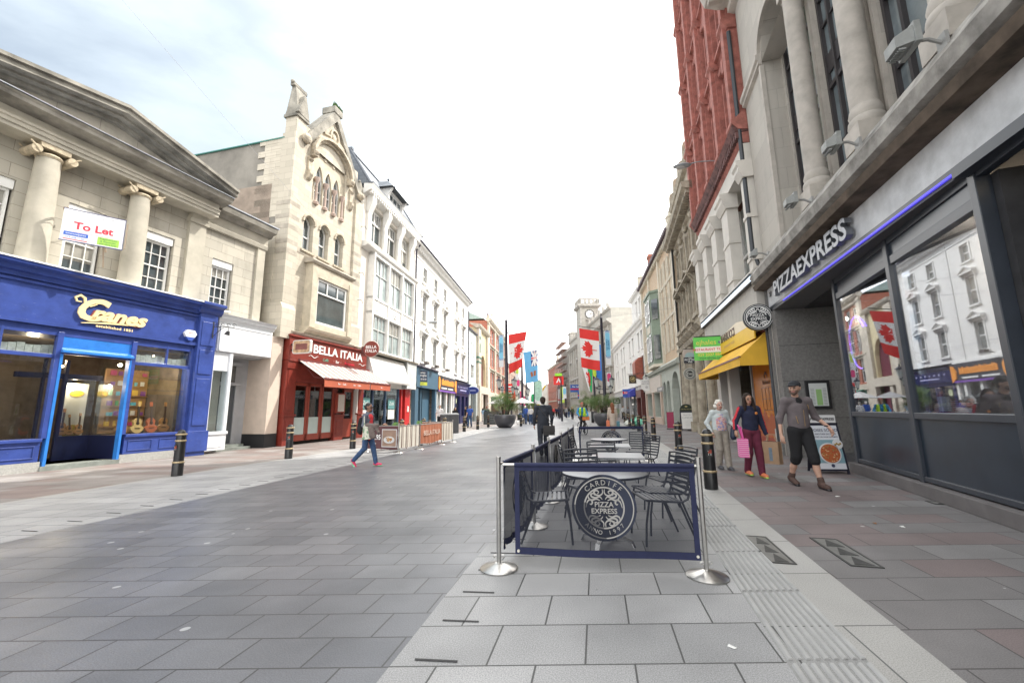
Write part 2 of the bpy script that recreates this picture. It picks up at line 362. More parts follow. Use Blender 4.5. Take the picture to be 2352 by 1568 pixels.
def shell(mb, u0, u1, z0, z1, depth, w=0., mi=0, roof=True):
    """sides, back and flat top behind a front wall"""
    q = mb.quad
    q((u0,w,z0),(u0,w,z1),(u0,w-depth,z1),(u0,w-depth,z0),mi); q((u1,w,z0),(u1,w,z1),(u1,w-depth,z1),(u1,w-depth,z0),mi)
    q((u0,w-depth,z0),(u1,w-depth,z0),(u1,w-depth,z1),(u0,w-depth,z1),mi)
    if roof: q((u0,w,z1),(u1,w,z1),(u1,w-depth,z1),(u0,w-depth,z1),mi)
BRND = random.Random(3); PEG_NONE = 0
def window(par, S, u0, u1, z0, z1, w, fm, gm, cols=2, rows=2, fw=.05, bar=.025, kind=None, rise=0, sash=True, blind=None, name='window'):
    if blind is None and not kind and gm is not PEG_NONE and BRND.random() < .45: blind = BRND.choice((.25,.4,.55,.8))
    """frame with bars (part) and its glass (sub-part)"""
    f = MB(S); pts = arch_pts(u0, u1, z0, z1, kind, rise); c = (u0+u1)/2; zc = (z0+z1)/2
    def sc(p): return (c+(p[0]-c)*(1-2*fw/(u1-u0)), zc+(p[1]-zc)*(1-2*fw/(z1-z0)))
    n = len(pts); inn = [sc(p) for p in pts]; d = .07
    for i in range(n):
        a, b, ai, bi = pts[i], pts[(i+1) % n], inn[i], inn[(i+1) % n]
        f.quad((a[0],w,a[1]),(b[0],w,b[1]),(bi[0],w,bi[1]),(ai[0],w,ai[1])); f.quad((ai[0],w,ai[1]),(bi[0],w,bi[1]),(bi[0],w-d,bi[1]),(ai[0],w-d,ai[1]))
    zt = z1-rise*.3
    for i in range(1, cols): 
        x = u0+(u1-u0)*i/cols; f.box(x-bar/2, x+bar/2, w-.05, w-.012, z0+fw*.6, zt-fw*.6)
    for j in range(1, rows):
        z = z0+(z1-rise-z0)*j/rows if kind else z0+(z1-z0)*j/rows; b = bar*1.8 if (sash and j*2 == rows) else bar
        f.box(u0+fw*.6, u1-fw*.6, w-.055, w-.006 if b > bar else w-.014, z-b/2, z+b/2)
    o = f.build(name, fm, par)
    g = MB(S); g.add([(p[0], w-.06, p[1]) for p in pts], [tuple(range(n))]); g.build('pane', gm, o)
    if blind: 
        b = MB(S); b.box(u0+fw, u1-fw, w-.0595, w-.057, z1-(z1-z0)*blind, z1-fw*.5); b.build('blind', mat('blind cloth', (.3,.29,.26), .25, .2, 2), o)
    return o
# ---------------- ground ----------------
LN = dict(
 kerbL=([-5,0,6.99,9.76,13.2,16.4,28.4,35,60,150,400],[-10.6,-9.5,-8.28,-7.78,-6.9,-6.1,-3.2,-2.0,1.0,6,14]),
 darkL=([-5,0,4.95,11.73,27.9,38.6,60,150,400],[-7.9,-6.85,-5.79,-4.38,-1.9,.5,3,7.2,15]),
 darkR=([-5,0,2.45,4.45,11.8,24,36,60,150,400],[-2.1,-1.22,-.74,-.36,1.5,3.9,6.0,8.2,11,19]),
 bol=([-5,0,2.4,4,7.65,12.11,18.54,25.9,38.6,60,150,400],[.3,1.5,2.14,2.55,3.5,4.72,6.16,7.72,10.2,13,16,24]))
def ln(k, y, off=0): return float(np.interp(y, LN[k][0], LN[k][1]))+off
YS = sorted(set([-4,-2,0,1,2,3,4,5,6,7,8,9,10,11,12,14,16,18,20,22,24,26,28,30,33,36,40,45,50,60,80,110,150,250,400]))
def strip(name, fl, fr, m, z=0., ys=YS, kind='structure'):
    mb = MB(); mb.uv = []; s = 0; prev = None
    for y in ys:
        a, b = fl(y), fr(y); mid = Vector(((a+b)/2, y))
        if prev is not None: s += (mid-prev).length
        prev = mid
        mb.v += [(a, y, z), (b, y, z)]; mb.uv += [(a-fl(4)-.2*(y-4), s), (b-fl(4)-.2*(y-4), s)]
    for i in range(len(ys)-1): mb.f.append((2*i, 2*i+1, 2*i+3, 2*i+2)); mb.m.append(0)
    return tag(mb.build(name, m), kind=kind)
M_dark = paving('dark slate slabs', (.122,.13,.148), (.172,.179,.196), (.045,.045,.048), .46, .32, spots=.4, spotc=(.5,.51,.52), rough=.42, stain=.32)
M_light = paving('pale granite slabs', (.285,.288,.292), (.37,.371,.374), (.06,.06,.06), .56, .45, spots=.12, spotc=(.16,.16,.16), rough=.6, speck=.16, stain=.24)
M_brown = paving('mixed brown slabs', (.165,.158,.158), (.205,.2,.2), (.06,.055,.055), .82, .42, spots=.12, c3=(.172,.14,.138), rough=.72, stain=.25)
M_brownL = paving('mixed sandstone slabs', (.25,.225,.21), (.31,.29,.275), (.09,.08,.075), .8, .45, spots=.03, c3=(.22,.175,.16), rough=.75, stain=.25)
M_kerb = paving('pale kerb stones', (.33,.325,.31), (.38,.375,.36), (.1,.1,.1), 3, .9, rough=.75, stain=.15)
M_tac = paving('ribbed paving', (.27,.27,.265), (.32,.32,.315), (.06,.06,.06), 3., .9, rough=.8, stain=.3)
g = MB(); g.quad((-900,-300,-.03),(900,-300,-.03),(900,1500,-.03),(-900,1500,-.03)); tag(g.build('ground', mat('ground stone', (.16,.155,.15), .85)), kind='structure')
strip('pavement', lambda y: ln('kerbL', y, -.17)-9.5, lambda y: ln('kerbL', y, -.17), M_brownL)
strip('kerb', lambda y: ln('kerbL', y, -.17), lambda y: ln('kerbL', y), M_kerb)
strip('paved_band', lambda y: ln('kerbL', y), lambda y: ln('darkL', y), M_light)
strip('road', lambda y: ln('darkL', y), lambda y: ln('darkR', y), M_dark)
strip('paved_band', lambda y: ln('darkR', y), lambda y: ln('bol', y, -.66), M_light)
strip('tactile_paving', lambda y: ln('bol', y, -.66), lambda y: ln('bol', y, -.2), M_tac)
strip('kerb', lambda y: ln('bol', y, -.2), lambda y: ln('bol', y, .2), M_kerb)
strip('pavement', lambda y: ln('bol', y, .2), lambda y: ln('bol', y, .2)+14, M_brown)
# ribs of the tactile strip, broken at every 0.9 m flag
rb = MB(); y = -1.
while y < 32:
    for k in range(9):
        o = -.645+k*.052; a = (ln('bol', y, o), y+.015); b = (ln('bol', y+.87, o), y+.87)
        rb.add([(a[0],a[1],.001),(a[0]+.034,a[1],.001),(b[0]+.034,b[1],.001),(b[0],b[1],.001),(a[0]+.008,a[1],.011),(a[0]+.026,a[1],.011),(b[0]+.026,b[1],.011),(b[0]+.008,b[1],.011)], [(4,5,6,7),(0,1,5,4),(1,2,6,5),(2,3,7,6),(3,0,4,7)])
    y += .9
tag(rb.build('tactile_ribs', mat('rib stone', (.33,.33,.325), .8, .12)), kind='structure')
# drainage slots in both pale bands
ds = MB(); y = 1.3
while y < 26:
    x = ln('darkR', y, .12)
    if y < 16: ds.prism([(x, y, .003), (x+.25, y-.025, .003), (x+.25, y-.008, .003), (x, y+.017, .003)], (0, 0, .002))
    x = ln('darkL', y+1, -.45); ds.prism([(x, y+1, .003), (x+.25, y+1-.05, .003), (x+.25, y+1-.034, .003), (x, y+1+.016, .003)], (0, 0, .002)); y += .45
tag(ds.build('drain_slots', mat('slot black', (.012,.012,.014), .6, 0)), kind='structure')
# inspection covers let into the tactile strip and the pavement
mi_ = mat('cast iron', (.07,.07,.068), .55, .3, 8, .3, .6); ms_ = mat('cover steel', (.2,.2,.19), .5, .2, 9, 0, .5)
def cover(x, y, w, h, rz, lab, n):
    t = thing('inspection_cover', lab, 'cover', (x, y, 0), rz, 'inspection covers in the paving')
    f = MB(); 
    for a in ((0,w,0,.02),(0,w,h-.02,h),(0,.02,.02,h-.02),(w-.02,w,.02,h-.02)): f.box(a[0],a[1],a[2],a[3],.002,.009)
    f.build('frame', mi_, t); p = MB(); p.box(.02,w-.02,.02,h-.02,.001,.006); p.build('plate', ms_, t)
    q = MB()
    for i in range(n):
        y0 = .04+i*(h-.06)/n; y1 = y0+(h-.06)/n-.03; q.prism([(.05,y0,.0061),(w-.05,y0,.0061),(w*.5,y1,.0061)], (0,0,.003))
    q.build('triangle_grip', mi_, t)
cover(2.36, 4.1, .22, .85, -.25, 'narrow iron cover with triangles let into the ribbed strip', 3)
cover(3.02, 4.0, .26, .85, -.25, 'narrow iron cover with triangles in the brown slabs right of the pale kerb', 3)
cover(6.1, 6.3, .34, .24, -.3, 'small dark cover in the pavement by the dark restaurant plinth', 1)
lt = mat('litter paper', (.7,.7,.68), .9)
for i, (x, y, lab) in enumerate(((5.15,6.9,'white paper scrap on the slabs behind the walking man'),(4.6,5.2,'white paper scrap on the brown slabs nearest the camera'),(1.3,2.75,'tiny white stub on the pale slabs in the foreground'))):
    p = MB(); p.add([(-.035,-.02,.004),(.035,-.018,.009),(.03,.02,.004),(0,.012,.014),(-.03,.018,.006)], [(0,1,3),(1,2,3),(2,4,3),(4,0,3)]); q = p.build('litter_scrap', lt, loc=(x, y, 0), rz=i*1.1); q.scale = (.7,)*3 if i == 2 else (1,1,1); tag(q, lab, 'litter', 'litter scraps')
lf = mat('dry leaf', (.25,.12,.05), .8)
for x, y, lab in ((4.4,5.35,'brown dry leaf on the brown slabs near the camera'),(5.9,5.2,'brown dry leaf by the dark plinth')):
    p = MB(); p.add([(-.05,0,.005),(0,-.022,.014),(.05,0,.006),(0,.022,.016)], [(0,1,3),(1,2,3)]); tag(p.build('dry_leaf', lf, loc=(x,y,0), rz=x), lab, 'leaf', 'dry leaves')
# ---------------- left side: temple-fronted music shop ----------------
ST_grey = masonry('soft bath ashlar', (.42,.395,.335), (.5,.465,.39), (.22,.2,.17), .95, .36, stain=.38, stainc=(.15,.14,.11))
ST_plain = mat('bath stone trim', (.44,.41,.34), .85, .16, 1.6, .25)
ST_dirty = mat('weathered stone', (.27,.255,.22), .9, .5, 1.8, .3)
ST_soot = mat('soot blackened stone', (.12,.115,.105), .9, .6, 2.2, .3)
LEAD = mat('lead flashing', (.3,.32,.36), .5, .2)
WHITE = mat('white paint', (.78,.78,.76), .5, .05)
WOODW = mat('sash white paint', (.72,.72,.7), .45, .04)
BLUE = scuffed('royal blue gloss paint', (.035,.065,.26))
BLUEL = mat('bright blue paint', (.03,.18,.55), .3, .15, 5)
DARKG = darkglass(); ROOMD = mat('dim room', (.05,.045,.04), .9)
SLATE = masonry('roof slate', (.12,.14,.165), (.17,.19,.215), (.06,.065,.07), .3, .22, stain=.2, rough=.6)
SHOPG = glass('shop glass', (.9,.93,.93), .03, .01, .3)
def temple():
    cr = frame_root('temple_fronted_shop', 'stone building with pediment and columns above a blue music shop front', 'building', (-12.25,10.24), (-10.77,14.78))
    S = 1; W0 = -.6
    mb = MB(S)
    ops = [(-1.35,-.44,5.45,7.5), (.62,1.5,5.45,7.42), (2.54,3.43,5.45,7.42), (4.79,5.63,5.35,7.25)]
    wall(mb, -9, 6.9, 4.9, 8.8, ops, W0, .2); shell(mb, -9, 6.9, 4.9, 9.2, 9, W0); mb.quad((4.5,W0,8.8),(6.9,W0,8.8),(6.9,W0,9.2),(4.5,W0,9.2))
    mb.box(-9, 6.9, -9, -.95, 3.9, 4.9)
    mb.build('wall', ST_grey, cr)
    for a in ops[:]:
        f = window(cr, S, a[0]+.05, a[1]-.05, a[2]+.03, a[3]-.27, W0-.12, WOODW, DARKG, 3, 4, .06, .022)
        h = MB(S); h.box(a[0]+.02, a[1]-.02, W0-.13, W0-.04, a[3]-.26, a[3]-.01); h.prof(a[0]-.02, a[1]+.02, [(W0-.2,a[2]-.07),(W0+.06,a[2]-.07),(W0+.06,a[2]-.02),(W0-.2,a[2]+.02)]); h.build('blind_box', WHITE, f)
    # columns with scrolled capitals
    for u in (-2.35, -.05, 2.12):
        c = MB(S); c.lathe([(.29,0),(.29,.9),(.275,2.0),(.245,3.3),(.25,3.36)], (u, W0+.3, 4.95), 20); o = c.build('column', ST_plain, cr, smooth=True)
        k = MB(S); k.box(u-.3, u+.3, W0+.02, W0+.6, 8.43, 8.57)
        for s in (-1, 1):
            for w in (W0+.08, W0+.6):
                sp = [(u+s*.36+(.15-.014*i)*math.cos(i*.6)*s, w, 8.33+(.15-.014*i)*math.sin(i*.6+1.4)) for i in range(10)]
                k.tube(sp, .022, 6)
            k.cyl((u+s*.36, W0+.02, 8.33), (u+s*.36, W0+.6, 8.33), .11, .11, 12)
        k.lathe([(.26,0),(.29,.05),(.26,.1)], (u, W0+.3, 8.24), 16); k.build('capital', mat('carved stone', (.46,.39,.28), .85, .3, 9, .4), o)
    p = MB(S); p.box(3.78, 4.35, W0, W0+.14, 4.95, 8.25); p.box(3.72, 4.41, W0, W0+.2, 8.25, 8.4); p.box(3.76, 4.37, W0, W0+.22, 8.4, 8.57); p.box(6.55,6.9,W0,W0+.1,4.95,8.3); p.build('pilaster', ST_plain, cr)
    e = MB(S)
    e.prof(-7.2, 4.4, [(W0,8.57),(W0+.62,8.57),(W0+.62,8.68),(W0+.66,8.68),(W0+.66,8.78),(W0+.7,8.8),(W0+.7,8.86),(W0+.6,8.88),(W0+.6,9.08),(W0,9.08)])
    e.prof(4.4, 6.95, [(W0,8.3),(W0+.14,8.3),(W0+.18,8.45),(W0+.14,8.5),(W0+.14,8.85),(W0,8.85)]); e.build('entablature', ST_plain, cr)
    c = MB(S); c.prof(-7.4, 4.6, [(W0,9.08),(W0+.62,9.08),(W0+.78,9.15),(W0+1.,9.18),(W0+1.02,9.26),(W0+1.08,9.32),(W0,9.34)])
    c.prof(4.6, 7.05, [(W0,8.85),(W0+.2,8.85),(W0+.3,8.98),(W0+.5,9.02),(W0+.55,9.2),(W0,9.25)]); c.build('cornice', ST_dirty, cr)
    l = MB(S); l.box(4.7, 7.1, W0-.3, W0+.57, 9.25, 9.3); l.box(-7.4,4.6,W0+.1,W0+1.1,9.345,9.365); l.build('lead_capping', LEAD, cr)
    ax, az = 1.1, 10.15; ul, ur = -3.4, 4.62; t = MB(S); t.pz([(ul,9.34),(ur,9.34),(ax,az+.02)], W0-.2, W0+.45); t.build('pediment', ST_grey, cr)
    k = MB(S)
    for (ua, ub) in ((ul-.1, ax), (ur+.1, ax)):
        for (w1, d0, d1) in ((.62,-.02,.1),(.85,.1,.17),(1.08,.17,.32),(1.16,.32,.42)):
            k.prism([(ua,W0-.3,9.3+d0),(ub,W0-.3,az+d0),(ub,W0-.3,az+d1),(ua,W0-.3,9.3+d1)], (0,.3+w1,0))
    k.build('raking_cornice', ST_dirty, cr)
    r = MB(S); r.prism([(ul,W0-9,9.5),(ax,W0-9,az+.38),(ur,W0-9,9.5),(ur,W0-9,9.4),(ul,W0-9,9.4)], (0,8.9,0)); r.build('roof', SLATE, cr)
    # ---- blue shop front
    s = MB(S)
    s.box(-7, 4.12, -.9, -.02, 3.8, 4.85); s.box(-7, 4.12, -.02, .04, 3.72, 3.82); s.box(-7,4.12,-.02,.03,4.74,4.8)
    s.prof(-7, 4.1, [(-.9,4.85),(.05,4.85),(.08,4.95),(.16,4.98),(.18,5.08),(.3,5.14),(.32,5.22),(-.9,5.3)])
    s.box(-7, 4.1, -.9, -.05, 3.5, 3.72)
    s.build('fascia', BLUE, cr)
    wt = MB(S); wt.prof(-7, 4.1, [(-.9,5.302),(.34,5.222),(.34,5.262),(-.9,5.345)]); wt.build('fascia_flashing', WHITE, cr)
    pl = MB(S); pl.box(4.12, 4.74, -.6, .1, .0, 4.9); pl.box(4.2,4.66,.1,.125,1.0,2.6); pl.box(4.2,4.66,.1,.125,2.75,3.6); pl.box(4.2,4.66,.1,.12,3.75,4.6); pl.box(4.08,4.78,-.6,.16,.14,.82)
    pl.prof(4.02, 4.84, [(-.6,4.9),(.12,4.9),(.2,5.0),(.22,5.1),(.36,5.18),(.36,5.28),(-.6,5.3)]); pl.build('pilaster', BLUE, cr, bevel=.012)
    q = MB(S)
    for u0, u1 in ((-7,.62),(2.42,4.1)):
        q.box(u0, u1, -.5, -.03, .24, .74); q.box(u0, u1, -.5, .03, .74, .82)
        for z in (2.9,): q.box(u0, u1, -.13, -.05, z, z+.1)
        n = max(1, round((u1-u0)/1.1)); 
        for i in range(n): 
            a = u0+(u1-u0)*i/n+.1; b = u0+(u1-u0)*(i+1)/n-.1
            for (c0,c1,d0,d1) in ((a,b,.62,.645),(a,b,.33,.355),(a,a+.025,.355,.62),(b-.025,b,.355,.62)): q.box(c0,c1,-.03,-.008,d0,d1)
    for u in (-1.5, .66, 2.36, 4.08): q.box(u-.06, u+.06, -.14, 0, .82, 3.6)
    for u in (-.4, 3.3): q.box(u-.025, u+.025, -.12, -.04, 3., 3.6)
    q.box(.7,2.4,-.14,-.0,3.02,3.1); q.build('shop_front_frame', BLUE, cr, bevel=.006)
    bb = MB(S); bb.box(.7, 2.32, -.16, -.06, 3.1, 3.62); bb.box(.7,.76,-.16,.012,.1,3.02); bb.box(2.26,2.32,-.16,.012,.1,3.02); bb.prof(.7,2.32,[(-.1,3.06),(.1,3.06),(.1,3.12),(-.06,3.2)]); bb.build('door_surround', BLUEL, cr)
    st = MB(S); st.box(-7,.66,-.5,-.01,0,.24); st.box(2.34,4.7,-.5,-.01,0,.24); st.build('plinth', mat('chequer plate', (.42,.42,.4), .45, .2, 30, .8, .3, 90), cr)
    sp = MB(S); sp.box(.66,2.34,-2.5,.02,0,.12); sp.build('step', mat('step stone', (.2,.22,.2), .8, .3), cr)
    gl = MB(S)
    for u0,u1 in ((-7,.6),(2.42,4.02)): gl.box(u0,u1,-.1,-.09,.82,3.6)
    gl.build('shop_window_glass', SHOPG, cr)
    # recessed lobby: inner door and angled return window
    lb = MB(S); lb.box(1.5,1.58,-1.5,-1.4,.12,3.0); lb.box(1.05,1.1,-1.5,-1.4,.12,3.); lb.box(.5,2.4,-1.5,-1.42,2.45,2.6); lb.box(1.58,2.35,-1.5,-1.42,.12,.8); lb.box(2.28,2.36,-1.45,-.14,.12,.8); lb.build('inner_door', mat('navy black paint', (.01,.014,.05), .35), cr)
    gi = MB(S); gi.box(1.58,2.33,-1.46,-1.455,.8,2.45); gi.box(2.32,2.325,-1.4,-.14,.8,3.0); gi.build('lobby_glass', SHOPG, cr)
    it = MB(S); it.box(-7,4.1,-5,-4.9,0,3.8); it.box(-7,-6.9,-5,-.2,0,3.8); it.box(4.0,4.1,-4.9,-.5,0,3.8); it.box(-7,4.1,-5,-.2,3.78,3.8); it.box(-7,4,-4.9,-.52,.1,.12)
    it.build('interior', mat('shop interior', (.14,.11,.085), .9, .3), cr)
    sf = MB(S); sf.box(2.5,3.98,-1.6,-.5,.12,.78); sf.box(-6.8,.55,-1.4,-.5,.12,.78); sf.build('display_stage', mat('stage timber', (.32,.22,.12), .7), cr)
    # stock boxes on the transom and a wall of hung packets
    bx = MB(S)
    for u0,u1 in ((-2,.55),(2.5,3.95)):
        u = u0
        while u < u1: bx.box(u, u+.14, -.42,-.2, 3.0, 3.0+random.uniform(.2,.26)); u += .15
    bx.build('stock_boxes', mat('white card', (.55,.55,.5), .8, .3, 8), cr)
    wb = MB(S); wb.box(2.75,3.98,-2.0,-1.95,.8,2.9); 
    for j in range(6): wb.box(2.75,3.98,-1.95,-1.86,1.0+j*.33,1.02+j*.33)
    wb.build('display_shelves', mat('display board', (.42,.25,.12), .7), cr)
    pk = MB(S); cols = [mat('packet '+n, c, .6, 0) for n, c in (('white',(.75,.75,.72)),('green',(.1,.4,.15)),('pink',(.6,.1,.25)),('cyan',(.15,.5,.65)),('yellow',(.8,.55,.1)),('purple',(.25,.08,.35)))]
    for j in range(6):
        for i in range(5):
            u = 2.85+i*.22+random.uniform(0,.05); z = 1.04+j*.33; 
            if random.random() < .85: pk.box(u, u+random.uniform(.08,.16), -1.93,-1.9, z, z+random.uniform(.1,.22), random.randrange(6))
    pk.build('packets', cols, cr)
    bn = MB(S); bn.box(1.75,2.28,-1.8,-1.78,.5,2.35,0); bn.pz(arcpts(2.02,2.05,.17,0,360,16,.1),-1.78,-1.77,1); bn.pz(arcpts(2.02,.9,.22,0,360,16),-1.78,-1.77,2); bn.build('display_banner', [mat('banner grey',(.5,.5,.46),.7), mat('banner gold',(.6,.42,.05),.5), mat('banner mustard',(.4,.3,.06),.6)], cr)
    lm = MB(S)
    for u in (1.1, 2.65, 3.3, -.3, -1.2): lm.ball((u,-.7,3.3 if u != 1.1 else 2.75), .03, 6)
    lm.build('spotlight', emis('warm lamp', (1,.8,.5), 8), cr)
    for u, w, z, e in ((3.2,-.3,3.0,60),(-.6,-.3,3.0,60),(1.9,-1.7,2.3,25),(1.2,-2.6,3.1,30)):
        pl_ = bpy.data.lights.new('shop_spotlight','POINT'); pl_.energy = e; pl_.color = (1,.78,.52); pl_.shadow_soft_size = .05; po = bpy.data.objects.new('shop_spotlight',pl_); COL.objects.link(po); po.parent = cr; po.location = (u,-w,z)
    # lettering
    M_gold = mat('cream gold lettering', (.85,.68,.36), .4, 0); t = MB(S)
    put_text(t, 'ranes', .56, 1.83, 4.24, .03, shear=.35, bold=.022, sx=1.08, depth=.05)
    put_text(t, 'C', .88, 1.1, 4.3, .03, shear=.35, bold=.03, depth=.05)
    t.ribbon([(1.28,.0,4.5),(1.15,0,4.42),(1.02,0,4.5),(1.0,0,4.62),(.9,0,4.68),(.8,0,4.6),(.84,0,4.5),(.94,0,4.5)], .06, .05, (0,1,0))
    t.ribbon([(1.0+i*.14, .0, 3.965-.0012*(i-6)**2+.012*i) for i in range(11)], .05, .045, (0,1,0))
    put_text(t, 'established 1851', .105, 1.78, 3.9, .03, bold=.003, depth=.02, spacing=1.25)
    t.build('lettering', M_gold, cr)
    sh = MB(S); put_text(sh, 'ranes', .56, 1.8, 4.22, -.008, shear=.35, bold=.03, sx=1.08, depth=.02); sh.build('lettering_edge', mat('letter edge red', (.25,.05,.06), .5, 0), cr)
    a = MB(S); a.prism([(3.72,.0,3.98),(4.0,.0,3.98),(4.06,.0,4.1),(3.98,.0,4.22),(3.74,.0,4.22),(3.66,.0,4.1)],(0,.1,0),0); a.prism([(3.8,0,3.86),(3.92,0,3.86),(4.0,0,3.98),(3.72,0,3.98)],(0,.1,0),1); put_text(a,'Alarm',.07,3.86,4.12,.101,2,depth=.004)
    o = a.build('alarm_box', [mat('alarm white',(.8,.8,.8),.3,0), mat('alarm blue',(.05,.1,.4),.3,0), mat('alarm red',(.6,.05,.05),.5,0)])
    tag(o, 'white alarm box at the right end of the blue fascia', 'alarm box'); _place(o, cr)
    return cr
def _place(o, fr):
    o.location = fr.location; o.rotation_euler = fr.rotation_euler; return o
CRN = temple()
# guitars in the windows
WOODG = [mat('spruce top', (.62,.4,.16), .3, .1), mat('red burst top', (.45,.12,.05), .3, .3), mat('cedar top', (.4,.2,.07), .3, .1)]
GD = mat('guitar dark', (.04,.025,.015), .4, 0)
def guitar(fr, u, w, z, h, top, lean, lab, side=0):
    """acoustic guitar standing on its end: body with waist, sound hole, neck, head"""
    g = thing('guitar', lab, 'guitar', group='guitars in the music shop windows'); k = h/1.0
    o = []
    for i in range(24):
        a = 2*math.pi*i/24; x = math.cos(a); y = math.sin(a); wd_ = (.195 if y < 0 else .145)-.05*math.exp(-((y-.12)/.28)**2); o.append((wd_*x*k, (y*.24+.24)*k))
    b = MB(1); b.prism([(x, 0, q) for x, q in o], (0, -.09*k, 0), 0); b.build('body', top, g, bevel=.006)
    d = MB(1); d.prism([(x, .002, q) for x, q in arcpts(0, .31*k, .05*k, 0, 360, 14)[:-1]], (0, .002, 0)); d.box(-.07*k,.07*k,0,.012,.14*k,.165*k); d.build('sound_hole', GD, g)
    n = MB(1); n.box(-.024*k,.024*k,-.02,.016,.3*k,.84*k); n.build('neck', mat('fret board', (.07,.04,.025), .5, 0), g)
    hd = MB(1); hd.box(-.034*k,.034*k,-.025,.01,.84*k,.98*k)
    for s in (-1,1):
        for q in range(3): hd.box(s*.034*k-.012,s*.034*k+.012,-.012,-.002,(.86+q*.04)*k,(.875+q*.04)*k)
    hd.build('headstock', top, g)
    a = fr.rotation_euler.z; ca, sa = math.cos(a), math.sin(a); g.location = (fr.location.x+ca*u+sa*w, fr.location.y+sa*u-ca*w, z); g.rotation_euler = (R(-7), R(lean), a); return g

GT = [(-.62,.46,.9,1,2,'brown acoustic guitar at the right of the left window'),(-1.05,.46,.9,0,-3,'pale guitar cut by the left edge of the photo'),
 (1.72,.46,.8,2,4,'small brown guitar left of three behind the lobby glass'),(1.92,.46,.62,2,-3,'ukulele sized guitar between two guitars in the lobby window'),(2.12,.46,.66,2,2,'small dark guitar right of three behind the lobby glass'),
 (2.62,.5,1.0,2,-6,'reddish guitar hidden behind the left edge of the right window'),(2.95,.42,1.0,0,2,'pale topped guitar second from the left in the right window'),(3.35,.42,1.0,1,-2,'red burst guitar third from the left in the right window'),(3.72,.46,1.0,2,3,'dark necked brown guitar at the right end of the right window')]
for u,w,h,tp,ln_,lab in GT: guitar(CRN, u, -w if u > 2.5 or u < 0 else -1.62, .82, h, WOODG[tp], ln_, lab)
# ---------------- estate agent board, wall light and the white annex ----------------
def hang(name, lab, cat, fr, S, u, z, grp=None):
    """thing placed in a facade's frame"""
    t = thing(name, lab, cat, (0,0,0), 0, grp); a = fr.rotation_euler.z; t.rotation_euler = (0,0,a)
    t.location = (fr.location.x+math.cos(a)*u, fr.location.y+math.sin(a)*u, z); return t
BLK = mat('black painted iron', (.015,.015,.018), .4, 0)
TEXTG = mat('lettering grey', (.3,.3,.32), .6, 0); TEXTR = mat('lettering red', (.65,.03,.06), .5, 0); TEXTW = mat('lettering white', (.8,.8,.78), .5, 0); TEXTB = mat('lettering blue', (.03,.12,.5), .5, 0)
t = hang('letting_board', 'white To Let board on a timber bracket above the blue shop front', 'letting board', CRN, 1, 0.69, 6.43)
b = MB(); b.box(-.86,.86,-.02,.02,-.62,.62,0); b.box(-.88,.88,-.025,.025,.62,.645,1); b.box(-.88,.88,-.025,.025,-.645,-.62,1); b.box(.86,.88,-.025,.025,-.62,.62,1)
BRD = [mat('board white',(.78,.78,.8),.5,.02), mat('board edge navy',(.03,.04,.15),.5,0)]
bd = b.build('board', BRD, t)
x = MB(); put_text(x,'Traditional Prestige Offices',.13,0,.5,.021,0,depth=.004); put_text(x,'1495 sq.ft.',.12,0,.3,.021,0,depth=.004)
x.v = [tuple(p) for p in x.v]; x.build('small_print', mat('faded print',(.45,.45,.48),.6,0), bd)
x = MB(); put_text(x,'To Let',.4,0,.0,.021,0,bold=.012,depth=.006); x.box(-.55,.55,-.024,-.021,-.245,-.235); x.build('lettering', TEXTR, bd)
x = MB(); x.box(-.78,-.12,-.024,-.021,-.42,-.27,0); x.box(-.78,-.12,-.024,-.021,-.58,-.55,1); x.box(.14,.76,-.024,-.021,-.58,-.27,2)
put_text(x,'emanueljones',.1,-.45,-.34,.025,3,depth=.003); put_text(x,'029 2081 1581',.09,-.45,-.49,.022,0,depth=.003); put_text(x,'Stephenson',.11,.45,-.325,.025,4,depth=.003); put_text(x,'& Alexander',.09,.45,-.43,.025,4,depth=.003); put_text(x,'029 2034 0244',.08,.45,-.53,.025,4,depth=.003)
x.build('agent_names', [TEXTB, TEXTR, mat('board lime',(.35,.6,.08),.5,0), TEXTW, mat('board green ink',(.02,.18,.08),.5,0)], bd)
s = MB(); s.box(.3,.36,.02,1.25,-.5,-.44); s.tube([(.33,.04,-.66),(.33,1.2,-1.15)],.03,4); s.box(.92,.95,-.02,.08,-.55,.5); s.tube([(-.8,.0,.68),(-.2,1.2,.68)],.015,5); s.box(-.9,-.84,0,1.2,.6,.66); s.build('bracket', mat('bracket timber',(.35,.27,.2),.8), t)
t.rotation_euler.z += R(-30); t.location += Vector((.57, -.19, 0)); t.scale = (.7,)*3
t = hang('wall_lamp', 'black scrolled iron bracket lamp on the blue pilaster', 'wall lamp', CRN, 1, 4.5, 4.35)
s = MB(); s.box(-.02,.02,-.16,-.12,-.3,.3); s.tube([(0,-.14,.12),(0,-.8,.12)],.013,5); s.tube([(0,-.14,-.25),(0,-.3,-.05),(0,-.45,.1)],.01,5)
for c in (.25,.42,.6,.78): s.tube([(0,-c-.07*math.cos(a*.7)*(1-a/12),.2+.07*math.sin(a*.7)*(1-a/12)) for a in range(10)],.009,5)
s.build('bracket', BLK, t); s = MB(); s.cyl((0,-.62,.1),(0,-.62,-.02),.01); s.cyl((0,-.62,-.02),(0,-.58,-.16),.05,.09,10); s.build('lamp_head', BLK, t); t.rotation_euler.z += R(35)
t = frame_root('white_annex', 'small white painted shop annex with a deep blank fascia and grey door', 'building', (-12.25,10.24), (-10.77,14.78))
